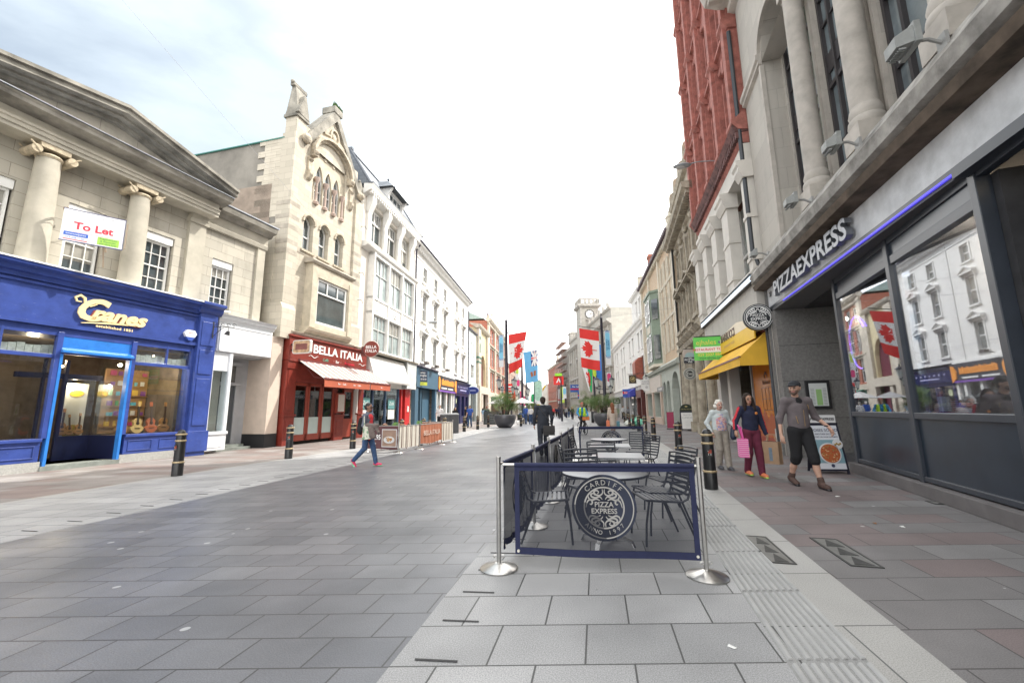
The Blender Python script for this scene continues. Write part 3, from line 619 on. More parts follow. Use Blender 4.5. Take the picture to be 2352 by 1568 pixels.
S = 1; m = MB(S); m.box(4.9,7.2,-.62,-.05,3.65,4.75); m.box(4.95,7.13,-.05,-.02,3.7,4.62); m.prof(4.86,7.25,[(-.62,4.75),(-.03,4.75),(0,4.85),(.08,4.88),(.1,4.98),(.18,5.02),(-.62,5.06)])
for a in ((4.95,7.13,3.66,3.72),(4.95,7.13,4.6,4.66),(4.95,5.0,3.66,4.66),(7.1,7.16,3.66,4.66)): m.box(a[0],a[1],-.03,.0,a[2],a[3])
m.box(4.76,5.55,-.5,-.1,2.95,3.64); m.box(4.76,4.86,-.4,-.04,.75,3.); m.box(5.45,5.56,-.4,-.04,.1,3.64); m.box(4.76,5.56,-.5,-.02,.1,.66); m.box(4.74,5.58,-.5,.03,.66,.76); m.box(4.84,5.46,-.03,-.0,.2,.56)
m.build('fascia_and_frame', mat('white gloss paint',(.74,.76,.78),.35,.05), t, bevel=.008)
m = MB(S); m.box(4.86,5.45,-.14,-.13,.76,2.95); m.build('window_glass', SHOPG, t)
m = MB(S); m.box(4.86,5.45,-.5,-.45,.7,3.); m.build('window_backing', mat('cream backing',(.45,.43,.38),.8), t)
m = MB(S); m.box(5.7,7.2,-1.35,-1.25,0,3.65); m.box(5.56,7.2,-1.3,-.6,3.6,3.68); m.box(5.75,5.9,-1.25,-1.15,.1,2.5); m.box(6.65,6.8,-1.25,-1.15,.1,2.5); m.box(5.7,6.85,-1.25,-1.1,2.5,2.62); m.box(5.7,6.85,-1.25,-1.12,3.3,3.45); m.build('door_surround', mat('grey paint light',(.42,.43,.45),.6), t)
m = MB(S); m.box(5.9,6.65,-1.25,-1.2,.12,2.5); 
for a,b in ((.3,1.0),(1.15,2.3)):
    for c in (5.98,6.32): m.box(c,c+.24,-1.2,-1.185,a,b)
m.build('door', mat('dark grey door',(.09,.1,.11),.45), t); m = MB(S); m.box(5.9,6.65,-1.25,-1.22,2.64,3.3); m.build('fanlight', DARKG, t)
m = MB(S); m.box(5.6,7.0,-1.3,-.5,0,.1); m.box(5.6,6.9,-1.3,-.75,.1,.2); m.build('step', mat('step stone',(.2,.22,.2)), t)
# ---------------- gothic stone building with the red restaurant ----------------
LA, LB = (-9.95,18.09), (-8.78,22.8)
ST_warm = masonry('warm limestone ashlar', (.46,.42,.345), (.57,.52,.43), (.34,.31,.25), .62, .3, stain=.2, stainc=(.3,.26,.2))
ST_warm2 = mat('warm stone trim', (.52,.465,.365), .85, .2, 2.2, .25)
ST_band = mat('grey stone band', (.4,.36,.3), .9, .2, 3)
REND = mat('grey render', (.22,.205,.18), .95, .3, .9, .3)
def gothic():
    g = frame_root('gothic_stone_building', 'tall gabled gothic stone building with arched windows above a red restaurant front', 'building', LA, LB); S = 1
    m = MB(S); z0 = 4.9
    ops = [(.42,1.08,9.0,10.75,'seg',.3),(1.5,2.2,9.0,10.75,'seg',.3),(2.7,3.38,9.0,10.75,'seg',.3),(.8,3.3,11.7,15.2,'round',1.05)]
    wall(m, -.1, 4.3, z0, 14.4, ops, 0, .3)
    # gable above the springing
    m.add([(-.1,0,14.4),(4.3,0,14.4),(4.3,0,14.4),(2.1,0,17.3),(-.1,0,14.5)], [(0,1,2,3,4)]); m.add([(-.1,-.35,13),(4.3,-.35,13),(4.3,-.35,14.4),(2.1,-.35,17.3),(-.1,-.35,14.5)], [(0,1,2,3,4)])
    m.box(-.1,4.3,-.5,-.3,z0,11.6)
    m.build('wall', ST_warm, g)
    # corner turrets / buttresses
    b = MB(S); b.box(-.62,-.0,-.62,.12,6.1,14.4); b.box(-.72,.05,-.8,.24,4.6,5.9); b.prof(-.72,.05,[(-.8,5.9),(.24,5.9),(.12,6.15),(-.8,6.15)]); b.box(4.15,4.85,-.6,.12,4.9,13.4); b.box(4.1,4.95,-.6,.2,4.95,6.0); b.prof(4.1,4.95,[(-.6,6.),(.2,6.),(.12,6.2),(-.6,6.2)])
    b.box(-.58,.04,-.54,.1,14.4,15.2); b.build('buttress', ST_warm, g)
    bands = MB(S)
    for z in (8.9,9.6,10.1,10.75,8.45,6.0): bands.box(-.63,.0,-.63,.125,z,z+.2); bands.box(4.14,4.86,-.6,.125,z,z+.2)
    bands.box(0.,4.15,-.02,.02,8.75,8.95); bands.build('stone_band', ST_band, g)
    # pinnacle: square shaft under a steep saddle roof with a cross gable
    p = MB(S); p.box(-.66,.12,-.62,.18,15.2,15.34)
    p.prism([(-.6,-.58,15.34),(-.6,.14,15.34),(-.6,-.12,16.85),(-.6,-.32,16.85)],(.66,0,0)); p.prism([(-.62,.2,15.34),(.08,.2,15.34),(-.2,.2,16.4),(-.34,.2,16.4)],(0,-.8,0))
    p.box(-.7,.14,-.34,-.1,16.82,16.98); p.ball((-.7,-.22,17.0),.1,6); p.ball((.12,-.22,17.0),.1,6); p.prism([(-.75,.1,15.3),(-.6,.1,15.3),(-.62,.1,15.75)],(0,.2,0))
    for s in range(5): p.box(.08,.15,-.3,-.1,14.5+s*.16,14.58+s*.16)
    p.build('pinnacle', ST_dirty, g)
    p = MB(S); p.box(4.2,4.8,-.45,.1,13.4,14.0); p.prism([(4.15,.12,14.),(4.85,.12,14.),(4.5,.12,14.7)],(0,-.5,0)); p.ball((4.5,0,14.75),.08,6); p.build('pinnacle', ST_dirty, g)
    # coping of the gable, mouldings of the arch, kneelers
    c = MB(S); 
    for (ua,za,ub,zb,th) in ((-.05,13.95,2.1,16.85,.75),(4.55,13.4,2.1,16.85,.6)):
        c.prism([(ua,-.6,za),(ub,-.6,zb),(ub,-.6,zb+th),(ua,-.6,za+th*.8)],(0,.76,0))
    c.box(1.8,2.45,-.6,.2,17.25,17.6); c.build('gable_coping', ST_dirty, g)
    k = MB(S)
    for r0,r1,w in ((1.27,1.42,.12),(1.42,1.56,.3)):
        k.pz(arcpts(2.05,14.15,r1,0,180,16,r1*.86)+arcpts(2.05,14.15,r0,180,0,16,r0*.86), 0, w)
    k.box(.5,.75,0,.3,13.85,14.2); k.box(3.35,3.6,0,.3,13.85,14.2); k.ball((.6,.25,14.05),.16,8); k.ball((3.5,.25,14.05),.16,8); k.ball((-.05,.25,14.35),.26,8,0,(1,.7,1)); k.ball((4.4,.2,13.7),.22,8)
    for u in (.35,3.6): k.prof(u,u+.22,[(0,12.5),(.12,12.6),(.22,12.8),(.22,12.95),(.1,13.0),(.1,13.5),(.2,13.6),(0,13.8)])
    k.pz(arcpts(2.1,15.85,.36,-20,200,12,.5)+arcpts(2.1,15.85,.27,200,-20,12,.4),0,.1); k.ball((2.1,.02,15.85),.17,8,0,(1,.4,1.3)); k.prism([(1.3,.0,15.6),(1.75,0,15.72),(1.75,0,15.82),(1.3,0,15.7)],(0,.1,0)); k.prism([(2.9,.0,15.6),(2.45,0,15.72),(2.45,0,15.82),(2.9,0,15.7)],(0,.1,0))
    for o_ in ops[:3]:
        c_ = (o_[0]+o_[1])/2; k.pz([(o_[0]-.1,10.4)]+[(c_-(.44)*math.cos(a_),10.45+.42*math.sin(a_)) for a_ in [i*math.pi/8 for i in range(9)]]+[(o_[1]+.1,10.4),(o_[1],10.4)]+[(c_+.35*math.cos(a_),10.45+.33*math.sin(a_)) for a_ in [i*math.pi/8 for i in range(9)]]+[(o_[0],10.4)],0,.07); k.box(o_[0]-.1,o_[1]+.1,0,.09,8.9,9.0)
    k.build('moulding', mat('carved trim', (.45,.395,.31), .85, .35, 5, .5), g)
    # arcade of three pointed lights on shafts under the big arch
    ar = MB(S); tops = [(1.08+.66*i,1.08+.66*i+.58) for i in range(3)]
    wall(ar, .8, 3.3, 11.7, 14.15, [(a,b_,11.75,13.8,'point',.75) for a,b_ in tops], -.12, .16)
    ar.add([(.8,-.12,14.15),(3.3,-.12,14.15)]+[(u,-.12,z) for u,z in arcpts(2.05,14.15,1.25,4,176,12,1.05)],[tuple(range(15))])
    for u in (1.7,2.35): ar.cyl((u,-.13,14.35),(u,-.07,14.35),.13,.1,12)
    ar.build('tracery', ST_warm2, g)
    cl = MB(S)
    for i in range(4):
        u = 1.05+.66*i; cl.lathe([(.13,0),(.15,.12),(.07,.2),(.06,1.1),(.07,1.14),(.15,1.36),(.15,1.42)],(u,.03,11.55),10)
    cl.build('colonnettes', mat('pink granite shafts',(.42,.32,.27),.6,.2), g, smooth=True)
    for a,b_ in tops: window(g, S, a+.02, b_-.02, 11.78, 13.76, -.2, WOODW, DARKG, 1, 2, .04, .03, 'point', .7)
    for o_ in ops[:3]: window(g, S, o_[0]+.04, o_[1]-.04, 9.04, 10.72, -.2, WOODW, DARKG, 1, 2, .05, .04, 'seg', .3)
    # oriel box on the first floor
    o_ = MB(S); wall(o_, .75, 3.75, 5.2, 8.4, [(1.15,3.45,5.55,7.8)], .42, .1); o_.quad((.75,0,5.2),(.75,.42,5.2),(.75,.42,8.4),(.75,0,8.4)); o_.quad((3.75,0,5.2),(3.75,.42,5.2),(3.75,.42,8.4),(3.75,0,8.4)); o_.quad((.75,0,8.4),(3.75,0,8.4),(3.75,.42,8.4),(.75,.42,8.4)); o_.prof(.6,3.9,[(0,4.95),(.2,4.95),(.45,5.15),(.5,5.25),(0,5.25)]); o_.box(.72,1.1,.42,.46,5.3,8.1); o_.box(3.5,3.78,.42,.46,5.3,8.1); ob = o_.build('oriel', ST_warm2, g)
    w = window(g, S, 1.17, 3.43, 5.57, 7.78, .34, WHITE, DARKG, 1, 1, .1, .05); q = MB(S); q.box(1.2,3.4,.3,.345,7.05,7.12); 
    for u in (1.9,2.68): q.box(u,u+.05,.3,.34,7.12,7.7)
    q.build('transom', WHITE, w)
    l = MB(S); l.prof(.6,3.9,[(0,8.4),(.5,8.4),(.56,8.5),(.5,8.58),(0,8.68)]); l.prof(-.1,4.3,[(-.2,4.85),(.3,4.85),(.36,4.95),(.2,5.0),(-.2,5.1)]); l.build('lead_ledge', ST_band, g)
    # body, side walls, roof
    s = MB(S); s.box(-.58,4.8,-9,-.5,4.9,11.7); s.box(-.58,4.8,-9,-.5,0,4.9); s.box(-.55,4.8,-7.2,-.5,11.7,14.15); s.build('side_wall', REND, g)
    q = MB(S); 
    for i in range(26): 
        d = .9+.35*(i % 2)+.1*random.random(); q.box(-.6,-.56,-.62-d,-.62,6.2+i*.31,6.2+i*.31+.3) if i != 12 else None
    q.box(-.66,-.5,-2.4,-.5,5.0,9.0); q.prof(-.66,-.5,[(-2.4,9.0),(-.5,9.0),(-.5,9.5),(-1.6,9.45)]); q.build('quoins', ST_warm, g)
    q = MB(S); q.box(-.6,-.585,-5.2,-1.0,8.8,11.9); q.build('render_patch', mat('brown render patch',(.29,.235,.19),.95,.3,1.4), g)
    q = MB(S); q.box(-.63,-.3,-7.25,-.5,14.15,14.2); q.build('lead_capping', mat('green lead',(.05,.2,.17),.6), g)
    r = MB(S); r.prism([(.3,-.4,14.2),(4.4,-.4,14.2),(2.25,-.4,17.2)],(0,-1.,0)); r.box(-.5,4.7,-7,-.5,14.15,14.17); r.build('roof', SLATE, g)
    # lower side wall painted cream with black base
    cw = MB(S); cw.box(-.9,-.3,-3.2,.06,.55,4.6); cw.build('rendered_return', mat('cream render',(.6,.5,.42),.9,.08), g); cw = MB(S); cw.box(-.92,-.3,-3.22,.08,0,.55); cw.build('black_base', mat('black masonry paint',(.02,.02,.022),.6), g)
    # weeds on the apex
    wv = MB(S)
    for i in range(70):
        u = 2.0+random.random()*.55; h = random.uniform(.08,.28); a = random.uniform(-.15,.15); wv.add([(u,random.uniform(-.4,.2),17.72),(u+.03,.0,17.72),(u+a,.05,17.72+h)],[(0,1,2)])
    o = wv.build('weeds', mat('weed green',(.06,.12,.03),.9,.4), g)
    # ---- red restaurant front
    RED = mat('oxblood paint',(.2,.03,.02),.4,.15,4,.05); f = MB(S)
    f.box(-.2,5.6,-.1,.3,3.68,4.72); f.box(-.25,5.65,-.1,.38,4.72,4.8); f.box(-.2,5.6,.3,.34,3.62,3.7)
    for u in (-.28,5.25,5.6): pass
    def pil(u,w=.6): f.box(u,u+w,-.1,.28,0,1.25); f.box(u-.04,u+w+.04,-.1,.33,1.25,1.33); f.box(u,u+w,-.1,.24,1.33,3.6); f.box(u+.1,u+w-.1,.24,.26,1.5,3.3); f.box(u+.1,u+w-.1,.28,.3,.3,1.1); f.box(u,u+w,-.1,.3,3.3,3.66)
    pil(-.2); pil(5.0,.55); f.box(.4,3.3,-.1,.2,2.75,3.6); f.box(3.3,5.0,-.1,.1,2.6,3.6)
    f.box(3.2,3.9,-.1,.22,0,1.2); f.box(3.16,3.94,-.1,.27,1.2,1.28); f.box(3.35,3.75,.22,.245,.3,1.0); f.box(3.2,3.42,-.1,.15,1.28,2.7); f.build('shop_front', RED, g, bevel=.008)
    d = MB(S); n = 3
    for i in range(n):
        a = .42+i*.93; b_ = a+.9; 
        for q_ in ((a,a+.1,.15,2.74),(b_-.1,b_,.15,2.74),(a,b_,.15,.42),(a,b_,2.6,2.74)): d.box(q_[0],q_[1],.06,.14,q_[2],q_[3])
    d.box(4.0,4.08,.0,.1,.1,2.6); d.box(4.72,4.82,0,.1,.1,2.6); d.box(4.0,4.8,0,.08,.1,1.05); d.box(4.0,4.8,0,.1,2.45,2.6); d.box(3.25,3.9,.16,.28,1.35,2.35)
    d.build('folding_doors', mat('red door paint',(.28,.05,.03),.4,.1), g)
    gl = MB(S); gl.box(.5,3.15,.08,.09,.42,2.62); gl.box(4.08,4.74,.03,.04,1.05,2.45); gl.build('door_glass', glass('dark restaurant glass',(.25,.25,.25),.12), g)
    fr_ = MB(S)
    for i in range(n): fr_.box(.52+i*.93,1.22+i*.93,.095,.1,.42,1.18)
    fr_.build('frosted_film', mat('frosted film',(.5,.6,.58),.5,.05), g)
    mm = MB(S); mm.box(3.33,3.82,.28,.29,1.42,2.28); mm.build('menu_sheet', mat('menu paper',(.62,.58,.52),.6,.1,20), g)
    lt_ = MB(S); put_text(lt_,'BELLA ITALIA',.56,3.2,4.33,.305,0,bold=.012,depth=.03,fit=3.9); lt_.build('lettering', TEXTW, g)
    lt_ = MB(S); put_text(lt_,'Caffè',.2,2.15,3.9,.305,0,shear=.2,depth=.02); put_text(lt_,'·  Bar  ·',.2,3.05,3.9,.305,1,depth=.02); put_text(lt_,'Ristorante',.2,4.05,3.9,.305,2,shear=.2,depth=.02)
    for s0,u0 in ((1,1.0),(1,4.85)): lt_.ribbon([(u0+.07*i,.305,3.97+.05*math.sin(i*.9)) for i in range(10)],.03,.012,(0,1,0),1)
    lt_.build('small_lettering', [mat('lettering green',(.15,.35,.25),.5,0),TEXTW,TEXTR], g)
    it = MB(S); it.box(.3,5.,-1.6,-1.5,.1,2.8); it.box(.3,5.,-1.5,.0,.05,.1); it.build('interior', ROOMD, g)
    return g
GOT = gothic()
# side roof parapet weeds are above; the awning
def awning(fr, S, u0, u1, z0, z1, w0, w1, name, lab, m1, m2, n, val=.25, tm=None, txt=None, closed=False):
    t = hang(name, lab, 'awning', fr, S, 0, 0)
    c = MB(S); W = (u1-u0)/n
    for i in range(n):
        a = u0+i*W; mi = i % 2
        c.prism([(a,w0,z0),(a,w1,z1),(a,w1,z1-.02),(a,w0,z0-.02)],(W,0,0),mi)
    c.build('canopy', [m1, m2], t)
    v = MB(S); v.box(u0,u1,w1-.01,w1+.01,z1-val,z1-.02)
    if closed:
        for u in (u0,u1): v.prism([(u,w0,z0-.02),(u,w1,z1-.02),(u,w1,z1-val),(u,w0+.02,z1-val)],(.012,0,0))
    v.build('valance', tm or m2, t)
    r = MB(S); r.box(u0,u1,w1-.04,w1+.03,z1-.03,z1+.03); r.box(u0,u1,w0-.02,w0+.08,z0-.03,z0+.06); 
    for u in (u0+.3,u1-.3): r.tube([(u,w0+.05,z1-.1),(u,(w0+w1)/2,z1-.28),(u,w1-.05,z1-.05)],.018,5)
    r.build('arms', mat('awning rail',(.16,.05,.05),.4,0), t)
    if txt:
        x = MB(S); txt(x, w1+.011, z1-val/2); x.build('lettering', TEXTW, t)
    return t
STRW = mat('awning cream stripe',(.55,.52,.47),.8,.05); STRR = mat('awning red stripe',(.2,.03,.04),.8,.05); OR = mat('awning valance rust',(.42,.1,.05),.8,.1)
def _bt(x, w, z):
    for u in (1.6,2.75): put_text(x,'Bar  ·  Caffè  ·',.12,u,z,w,depth=.004)
    put_text(x,'·  Bar  ·',.12,4.9,z,w,depth=.004)
stripes = 34
t = hang('awning', 'red and cream striped awning over the red restaurant doors', 'awning', GOT, 1, 0, 0)
c = MB(1); u = .35
while u < 5.75:
    for wd2, mi in ((.2,0),(.08,1),(.05,0),(.08,1)):
        b2 = min(u+wd2, 5.78)
        if b2 > u: c.prism([(u,.34,3.72),(u,1.75,2.85),(u,1.75,2.83),(u,.34,3.70)],(b2-u,0,0),mi)
        u += wd2
c.build('canopy', [STRW, STRR], t)
v = MB(1); v.box(.35,3.78,1.74,1.76,2.5,2.83); v.box(3.86,5.78,1.74,1.76,2.52,2.83); v.build('valance', OR, t)
r = MB(1); r.box(.35,5.78,1.7,1.79,2.82,2.89); r.box(.35,5.78,.3,.42,3.66,3.76)
for u in (.6,3.0,5.5): r.tube([(u,.38,3.6),(u,1.,2.95),(u,1.72,2.84)],.02,5)
r.build('arms', mat('awning rail',(.16,.05,.05),.4,0), t)
x = MB(1); _bt(x, 1.765, 2.66); x.build('lettering', TEXTW, t)
# projecting signs of the restaurant
t = hang('projecting_sign', 'round red restaurant sign lettered BELLA ITALIA on a bracket', 'sign', GOT, 1, 5.6, 4.75)
a = GOT.rotation_euler.z
m = MB(); m.cyl((0,-.02,0),(0,-.16,0),.42,.42,28,0); m.tube([(.42*math.cos(i*.2244),-.09,.42*math.sin(i*.2244)) for i in range(28)],.03,6,1,closed=True); t1 = text_mb('BELLA',.22,.01,bold=.006); t2 = text_mb('ITALIA',.22,.01,bold=.006)
m.merge(t1,Matrix.Translation((0,-.165,.09)),2); m.merge(t2,Matrix.Translation((0,-.165,-.12)),2); d_ = m.build('disc', [mat('sign oxblood',(.22,.04,.03),.35),mat('sign rim',(.55,.5,.45),.3,0),TEXTW], t)
m = MB(); m.box(-.55,-.3,-.14,-.04,-.14,.14); m.build('bracket', mat('sign box',(.1,.03,.03),.5,0), t)
t.rotation_euler.z = R(-6); t.location = (-7.55, 22.1, 4.72)
t = hang('projecting_sign', 'blank weathered lightbox sign with rounded corners left of the red fascia', 'sign', GOT, 1, -.2, 4.2)
m = MB(); pts = []
for cx_,cz_,a0 in ((.36,.2,0),(-.36,.2,90),(-.36,-.2,180),(.36,-.2,270)): pts += [(x,z) for x,z in arcpts(cx_,cz_,.1,a0,a0+90,5)]
m.prism([(x,0,z) for x,z in pts],(0,.12,0),0); m.prism([(x*.9,-.004,z*.86) for x,z in pts],(0,.01,0),1); m.box(-.3,.3,-.012,0,-.13,.13,2); m.build('lightbox', [mat('lightbox rim',(.62,.6,.56),.4),mat('peeling film',(.5,.33,.2),.6,.5,6),mat('faded red panel',(.22,.08,.07),.6,.3)], t)
m = MB(); m.box(-1.0,-.45,.02,.08,.1,.16); m.box(-1.,-.45,.02,.08,-.16,-.1); m.box(-1.05,-.9,.0,.1,-.28,.28); m.build('bracket', BLK, t)
t.rotation_euler.z = R(-14); t.location = (-9.15,17.75,4.22)
# ---------------- white building with slate mansard ----------------
CREAM = masonry('cream painted stucco', (.7,.66,.59), (.7,.66,.59), (.7,.66,.59), 60, 60, stain=.3, stainc=(.35,.32,.27), bmp=0)
WSTUC = masonry('white stucco', (.74,.73,.7), (.74,.73,.7), (.74,.73,.7), 60, 60, stain=.28, stainc=(.42,.39,.36), bmp=0)
WTRIM = mat('white moulded trim', (.74,.73,.7), .6, .08, 3)
def pediment(mb, u0, u1, z, h, w=.0, p=.28, mi=0):
    mb.prof(u0, u1, [(w,z),(w+p,z),(w+p,z+.1),(w,z+.12)], mi); c = (u0+u1)/2
    for ua in (u0-.02, u1+.02): mb.prism([(ua,w,z+.1),(c,w,z+h),(c,w,z+h+.13),(ua,w,z+.22)],(0,p,0),mi)
    mb.prism([(u0,w,z+.1),(u1,w,z+.1),(c,w,z+h)],(0,p*.45,0),mi)
    for ua in (u0+.04, u1-.2): mb.prof(ua, ua+.16, [(w,z-.42),(w+.06,z-.4),(w+p*.8,z-.02),(w,z)], mi)
def tall_white():
    t = frame_root('tall_white_building', 'tall white building with big metal windows, slate mansard roof and a dormer', 'building', (-8.76,22.89), (-7.54,30.7)); S = 1; W = 7.85
    m = MB(S); ops = []
    X = [(1.0+i*2.15, 2.75+i*2.15) for i in range(3)]
    wall(m, 0, W, 4.9, 14.6, [(a,b,11.75,14.0) for a,b in X], 0, .35); shell(m, 0, W, 0, 14.6, 8); m.build('wall', CREAM, t)
    f = MB(S)
    for i in range(4):
        u = .45+i*2.15; f.box(u,u+.4,0,.16,11.5,13.9); f.prof(u-.04,u+.44,[(0,13.3),(.16,13.3),(.42,13.95),(.42,14.5),(0,14.5)]); f.box(u-.05,u+.45,0,.2,11.35,11.5)
    f.prof(0,W,[(0,14.25),(.35,14.45),(.5,14.5),(.55,14.7),(.62,14.85),(0,14.9)])
    for i in range(30): f.box(.1+i*.26,.2+i*.26,.35,.5,14.3,14.46)
    f.prof(0,W,[(0,10.9),(.3,10.98),(.45,11.05),(.5,11.2),(0,11.32)]); f.build('cornice', WTRIM, t)
    for a,b in X: 
        w = window(t,S,a+.05,b-.05,11.8,13.95,-.2,WTRIM,DARKG,2,1,.1,.08); q = MB(S); q.box(a+.1,b-.1,-.24,-.17,13.05,13.17)
        for k in range(5): q.box(a+.15+k*(b-a-.3)/5,a+.18+k*(b-a-.3)/5,-.23,-.19,13.17,13.9)
        q.build('transom', WTRIM, w)
    # steel glazed bay of three storeys
    b = MB(S); FRM = mat('pale window steel',(.62,.62,.6),.5,.05)
    for i in range(4): b.box(.95+i*2.05,1.1+i*2.05,0,.42,4.9,10.9) if i < 4 else 0
    for z in (4.9,7.15,8.05,10.75): b.box(.95,7.25,0,.38,z,z+.14)
    b.box(1.0,7.2,.1,.33,7.28,8.06); 
    for i in range(3): b.box(1.3+i*2.05,2.75+i*2.05,.33,.35,7.4,7.95)
    put_text(b,'1',.7,1.75,7.66,.36,0,depth=.05); put_text(b,'G',.7,4.1,7.66,.36,0,depth=.05); put_text(b,'11',.7,6.2,7.66,.36,0,depth=.05); b.build('bay_frame', WTRIM, t)
    for i in range(3):
        a = 1.1+i*2.05; 
        for z0,z1 in ((5.04,7.15),(8.2,10.75)):
            w = window(t,S,a,a+1.9,z0,z1,.25,FRM,darkglass('pale bay glass',(.3,.36,.36),.06),1,1,.05,.03); q = MB(S); q.box(a,a+1.9,.19,.26,z0+(z1-z0)*.58,z0+(z1-z0)*.58+.05)
            for k in range(1,4): q.box(a+k*.475-.015,a+k*.475+.015,.19,.25,z0+(z1-z0)*.6,z1)
            q.box(a+.93,a+.97,.19,.25,z0,z0+(z1-z0)*.58); q.build('bars', FRM, w)
    r = MB(S); r.prism([(0,.35,14.9),(0,-1.1,17.3),(0,-7,17.3),(0,-7,14.9)],(W+.2,0,0)); r.build('roof', SLATE, t)
    h = MB(S); h.box(0,.2,-1.2,-.9,17.25,17.4)
    for u in (-.05,W): h.tube([(u+.1,.4,14.9),(u+.1,-1.1,17.35)],.09,6)
    h.tube([(.1,-1.1,17.35),(W+.1,-1.1,17.35)],.07,6); h.box(-.02,W+.3,.45,.62,14.85,14.93); h.build('lead_hips', mat('dark lead',(.1,.115,.14),.5), t)
    d = MB(S); wall(d,3.0,5.4,14.95,16.3,[(3.2,5.2,15.1,16.1)],.1,.1); d.quad((3.,.1,14.95),(3.,-1.2,14.95),(3.,-1.2,16.3),(3.,.1,16.3)); d.quad((5.4,.1,14.95),(5.4,-1.2,14.95),(5.4,-1.2,16.3),(5.4,.1,16.3))
    for u in (3.,5.25): d.prof(u,u+.15,[(.1,15.8),(.4,16.3),(.1,16.3)])
    dm = d.build('dormer', WTRIM, t)
    d = MB(S); d.add([(2.75,.5,16.28),(5.65,.5,16.28),(5.65,-1.6,16.28),(2.75,-1.6,16.28),(3.7,-.3,17.2),(4.7,-.3,17.2),(4.7,-1.6,17.3),(3.7,-1.6,17.3)],[(0,1,5,4),(1,2,6,5),(3,0,4,7),(4,5,6,7),(0,3,2,1)]); d.ball((3.7,-.3,17.3),.1,6); d.ball((4.7,-.3,17.3),.08,6); d.build('dormer_roof', SLATE, dm)
    window(t,S,3.22,5.18,15.12,16.08,.03,WTRIM,DARKG,3,2,.05,.04,name='dormer_window')
    # shop: blank sloping white fascia, glazing and neighbour entrance
    f = MB(S); f.prof(1.0,6.0,[(-.3,3.2),(.7,3.15),(.74,3.25),(.25,4.7),(-.3,4.85)]); f.box(.1,6.2,-.2,.1,2.9,3.2); f.box(0.,.35,-.2,.25,0,4.85); f.build('blank_fascia', WSTUC, t)
    f = MB(S); f.prof(-.1,7.9,[(-.1,4.85),(.55,4.8),(.6,4.88),(-.1,5.02)]); f.build('ledge', ST_band, t)
    f = MB(S); f.box(6.1,7.85,-.1,.45,2.95,4.8); f.box(6.1,6.16,-.1,.5,2.9,4.8); o = f.build('side_sign', mat('pale grey panel',(.55,.57,.56),.5), t)
    x = MB(S); put_text(x,'7a',.55,7.1,3.85,.46,0,depth=.01,bold=.01); x.build('lettering', TEXTW, o)
    f = MB(S); f.box(.35,5.9,-.06,-.05,.3,2.95); f.build('shop_glass', glass('shop glass pale',(.75,.85,.83),.12), t)
    f = MB(S); f.box(.35,6.,-2.2,-2.1,0,3.0); f.box(.35,6.,-2.1,-.0,2.95,3.0); f.box(.35,6,-2.1,-.05,.0,.3); f.build('interior', mat('pale shop interior',(.4,.42,.38),.9,.2), t)
    f = MB(S); 
    for u in (.35,2.2,3.9,5.85): f.box(u,u+.07,-.1,.03,.0,2.95)
    f.box(.35,5.9,-.1,.02,.2,.3); f.build('shop_frame', mat('slate blue frame',(.08,.13,.22),.4), t)
    f = MB(S)
    for u in (1.0,4.4): f.box(u,u+.95,-.04,-.03,1.55,2.2,0); f.box(u,u+.95,-.04,-.03,.9,1.5,1)
    put_text(f,'Zushi',.3,1.47,1.9,-.028,1,shear=.3,depth=.004); put_text(f,'Zushi',.3,4.87,1.9,-.028,1,shear=.3,depth=.004); f.build('window_poster', [mat('poster teal',(.12,.28,.28),.5),mat('poster white',(.7,.7,.68),.6)], t)
    f = MB(S); f.box(6.1,6.3,-.2,.1,0,2.95); f.box(6.9,7.75,-.3,.05,0,2.95); f.box(6.3,6.9,-.7,-.6,2.7,2.95); f.build('red_door_surround', mat('signal red paint',(.5,.03,.03),.35,.06), t)
    f = MB(S); f.box(6.3,6.9,-.6,-.5,0.05,2.7); f.build('door', mat('pale door',(.45,.4,.36),.5), t)
    f = MB(S); f.box(7.25,7.45,.05,.1,1.35,1.75); f.build('entry_panel', WHITE, t)
    f = MB(S)
    for z in (12.0,9.2,7.6): f.tube([(-.25,.1,z),(-.25,.35,z),(-.25,.45,z-.2)],.015,5)
    f.build('cable_hook', BLK, t)
    return t
TW = tall_white()
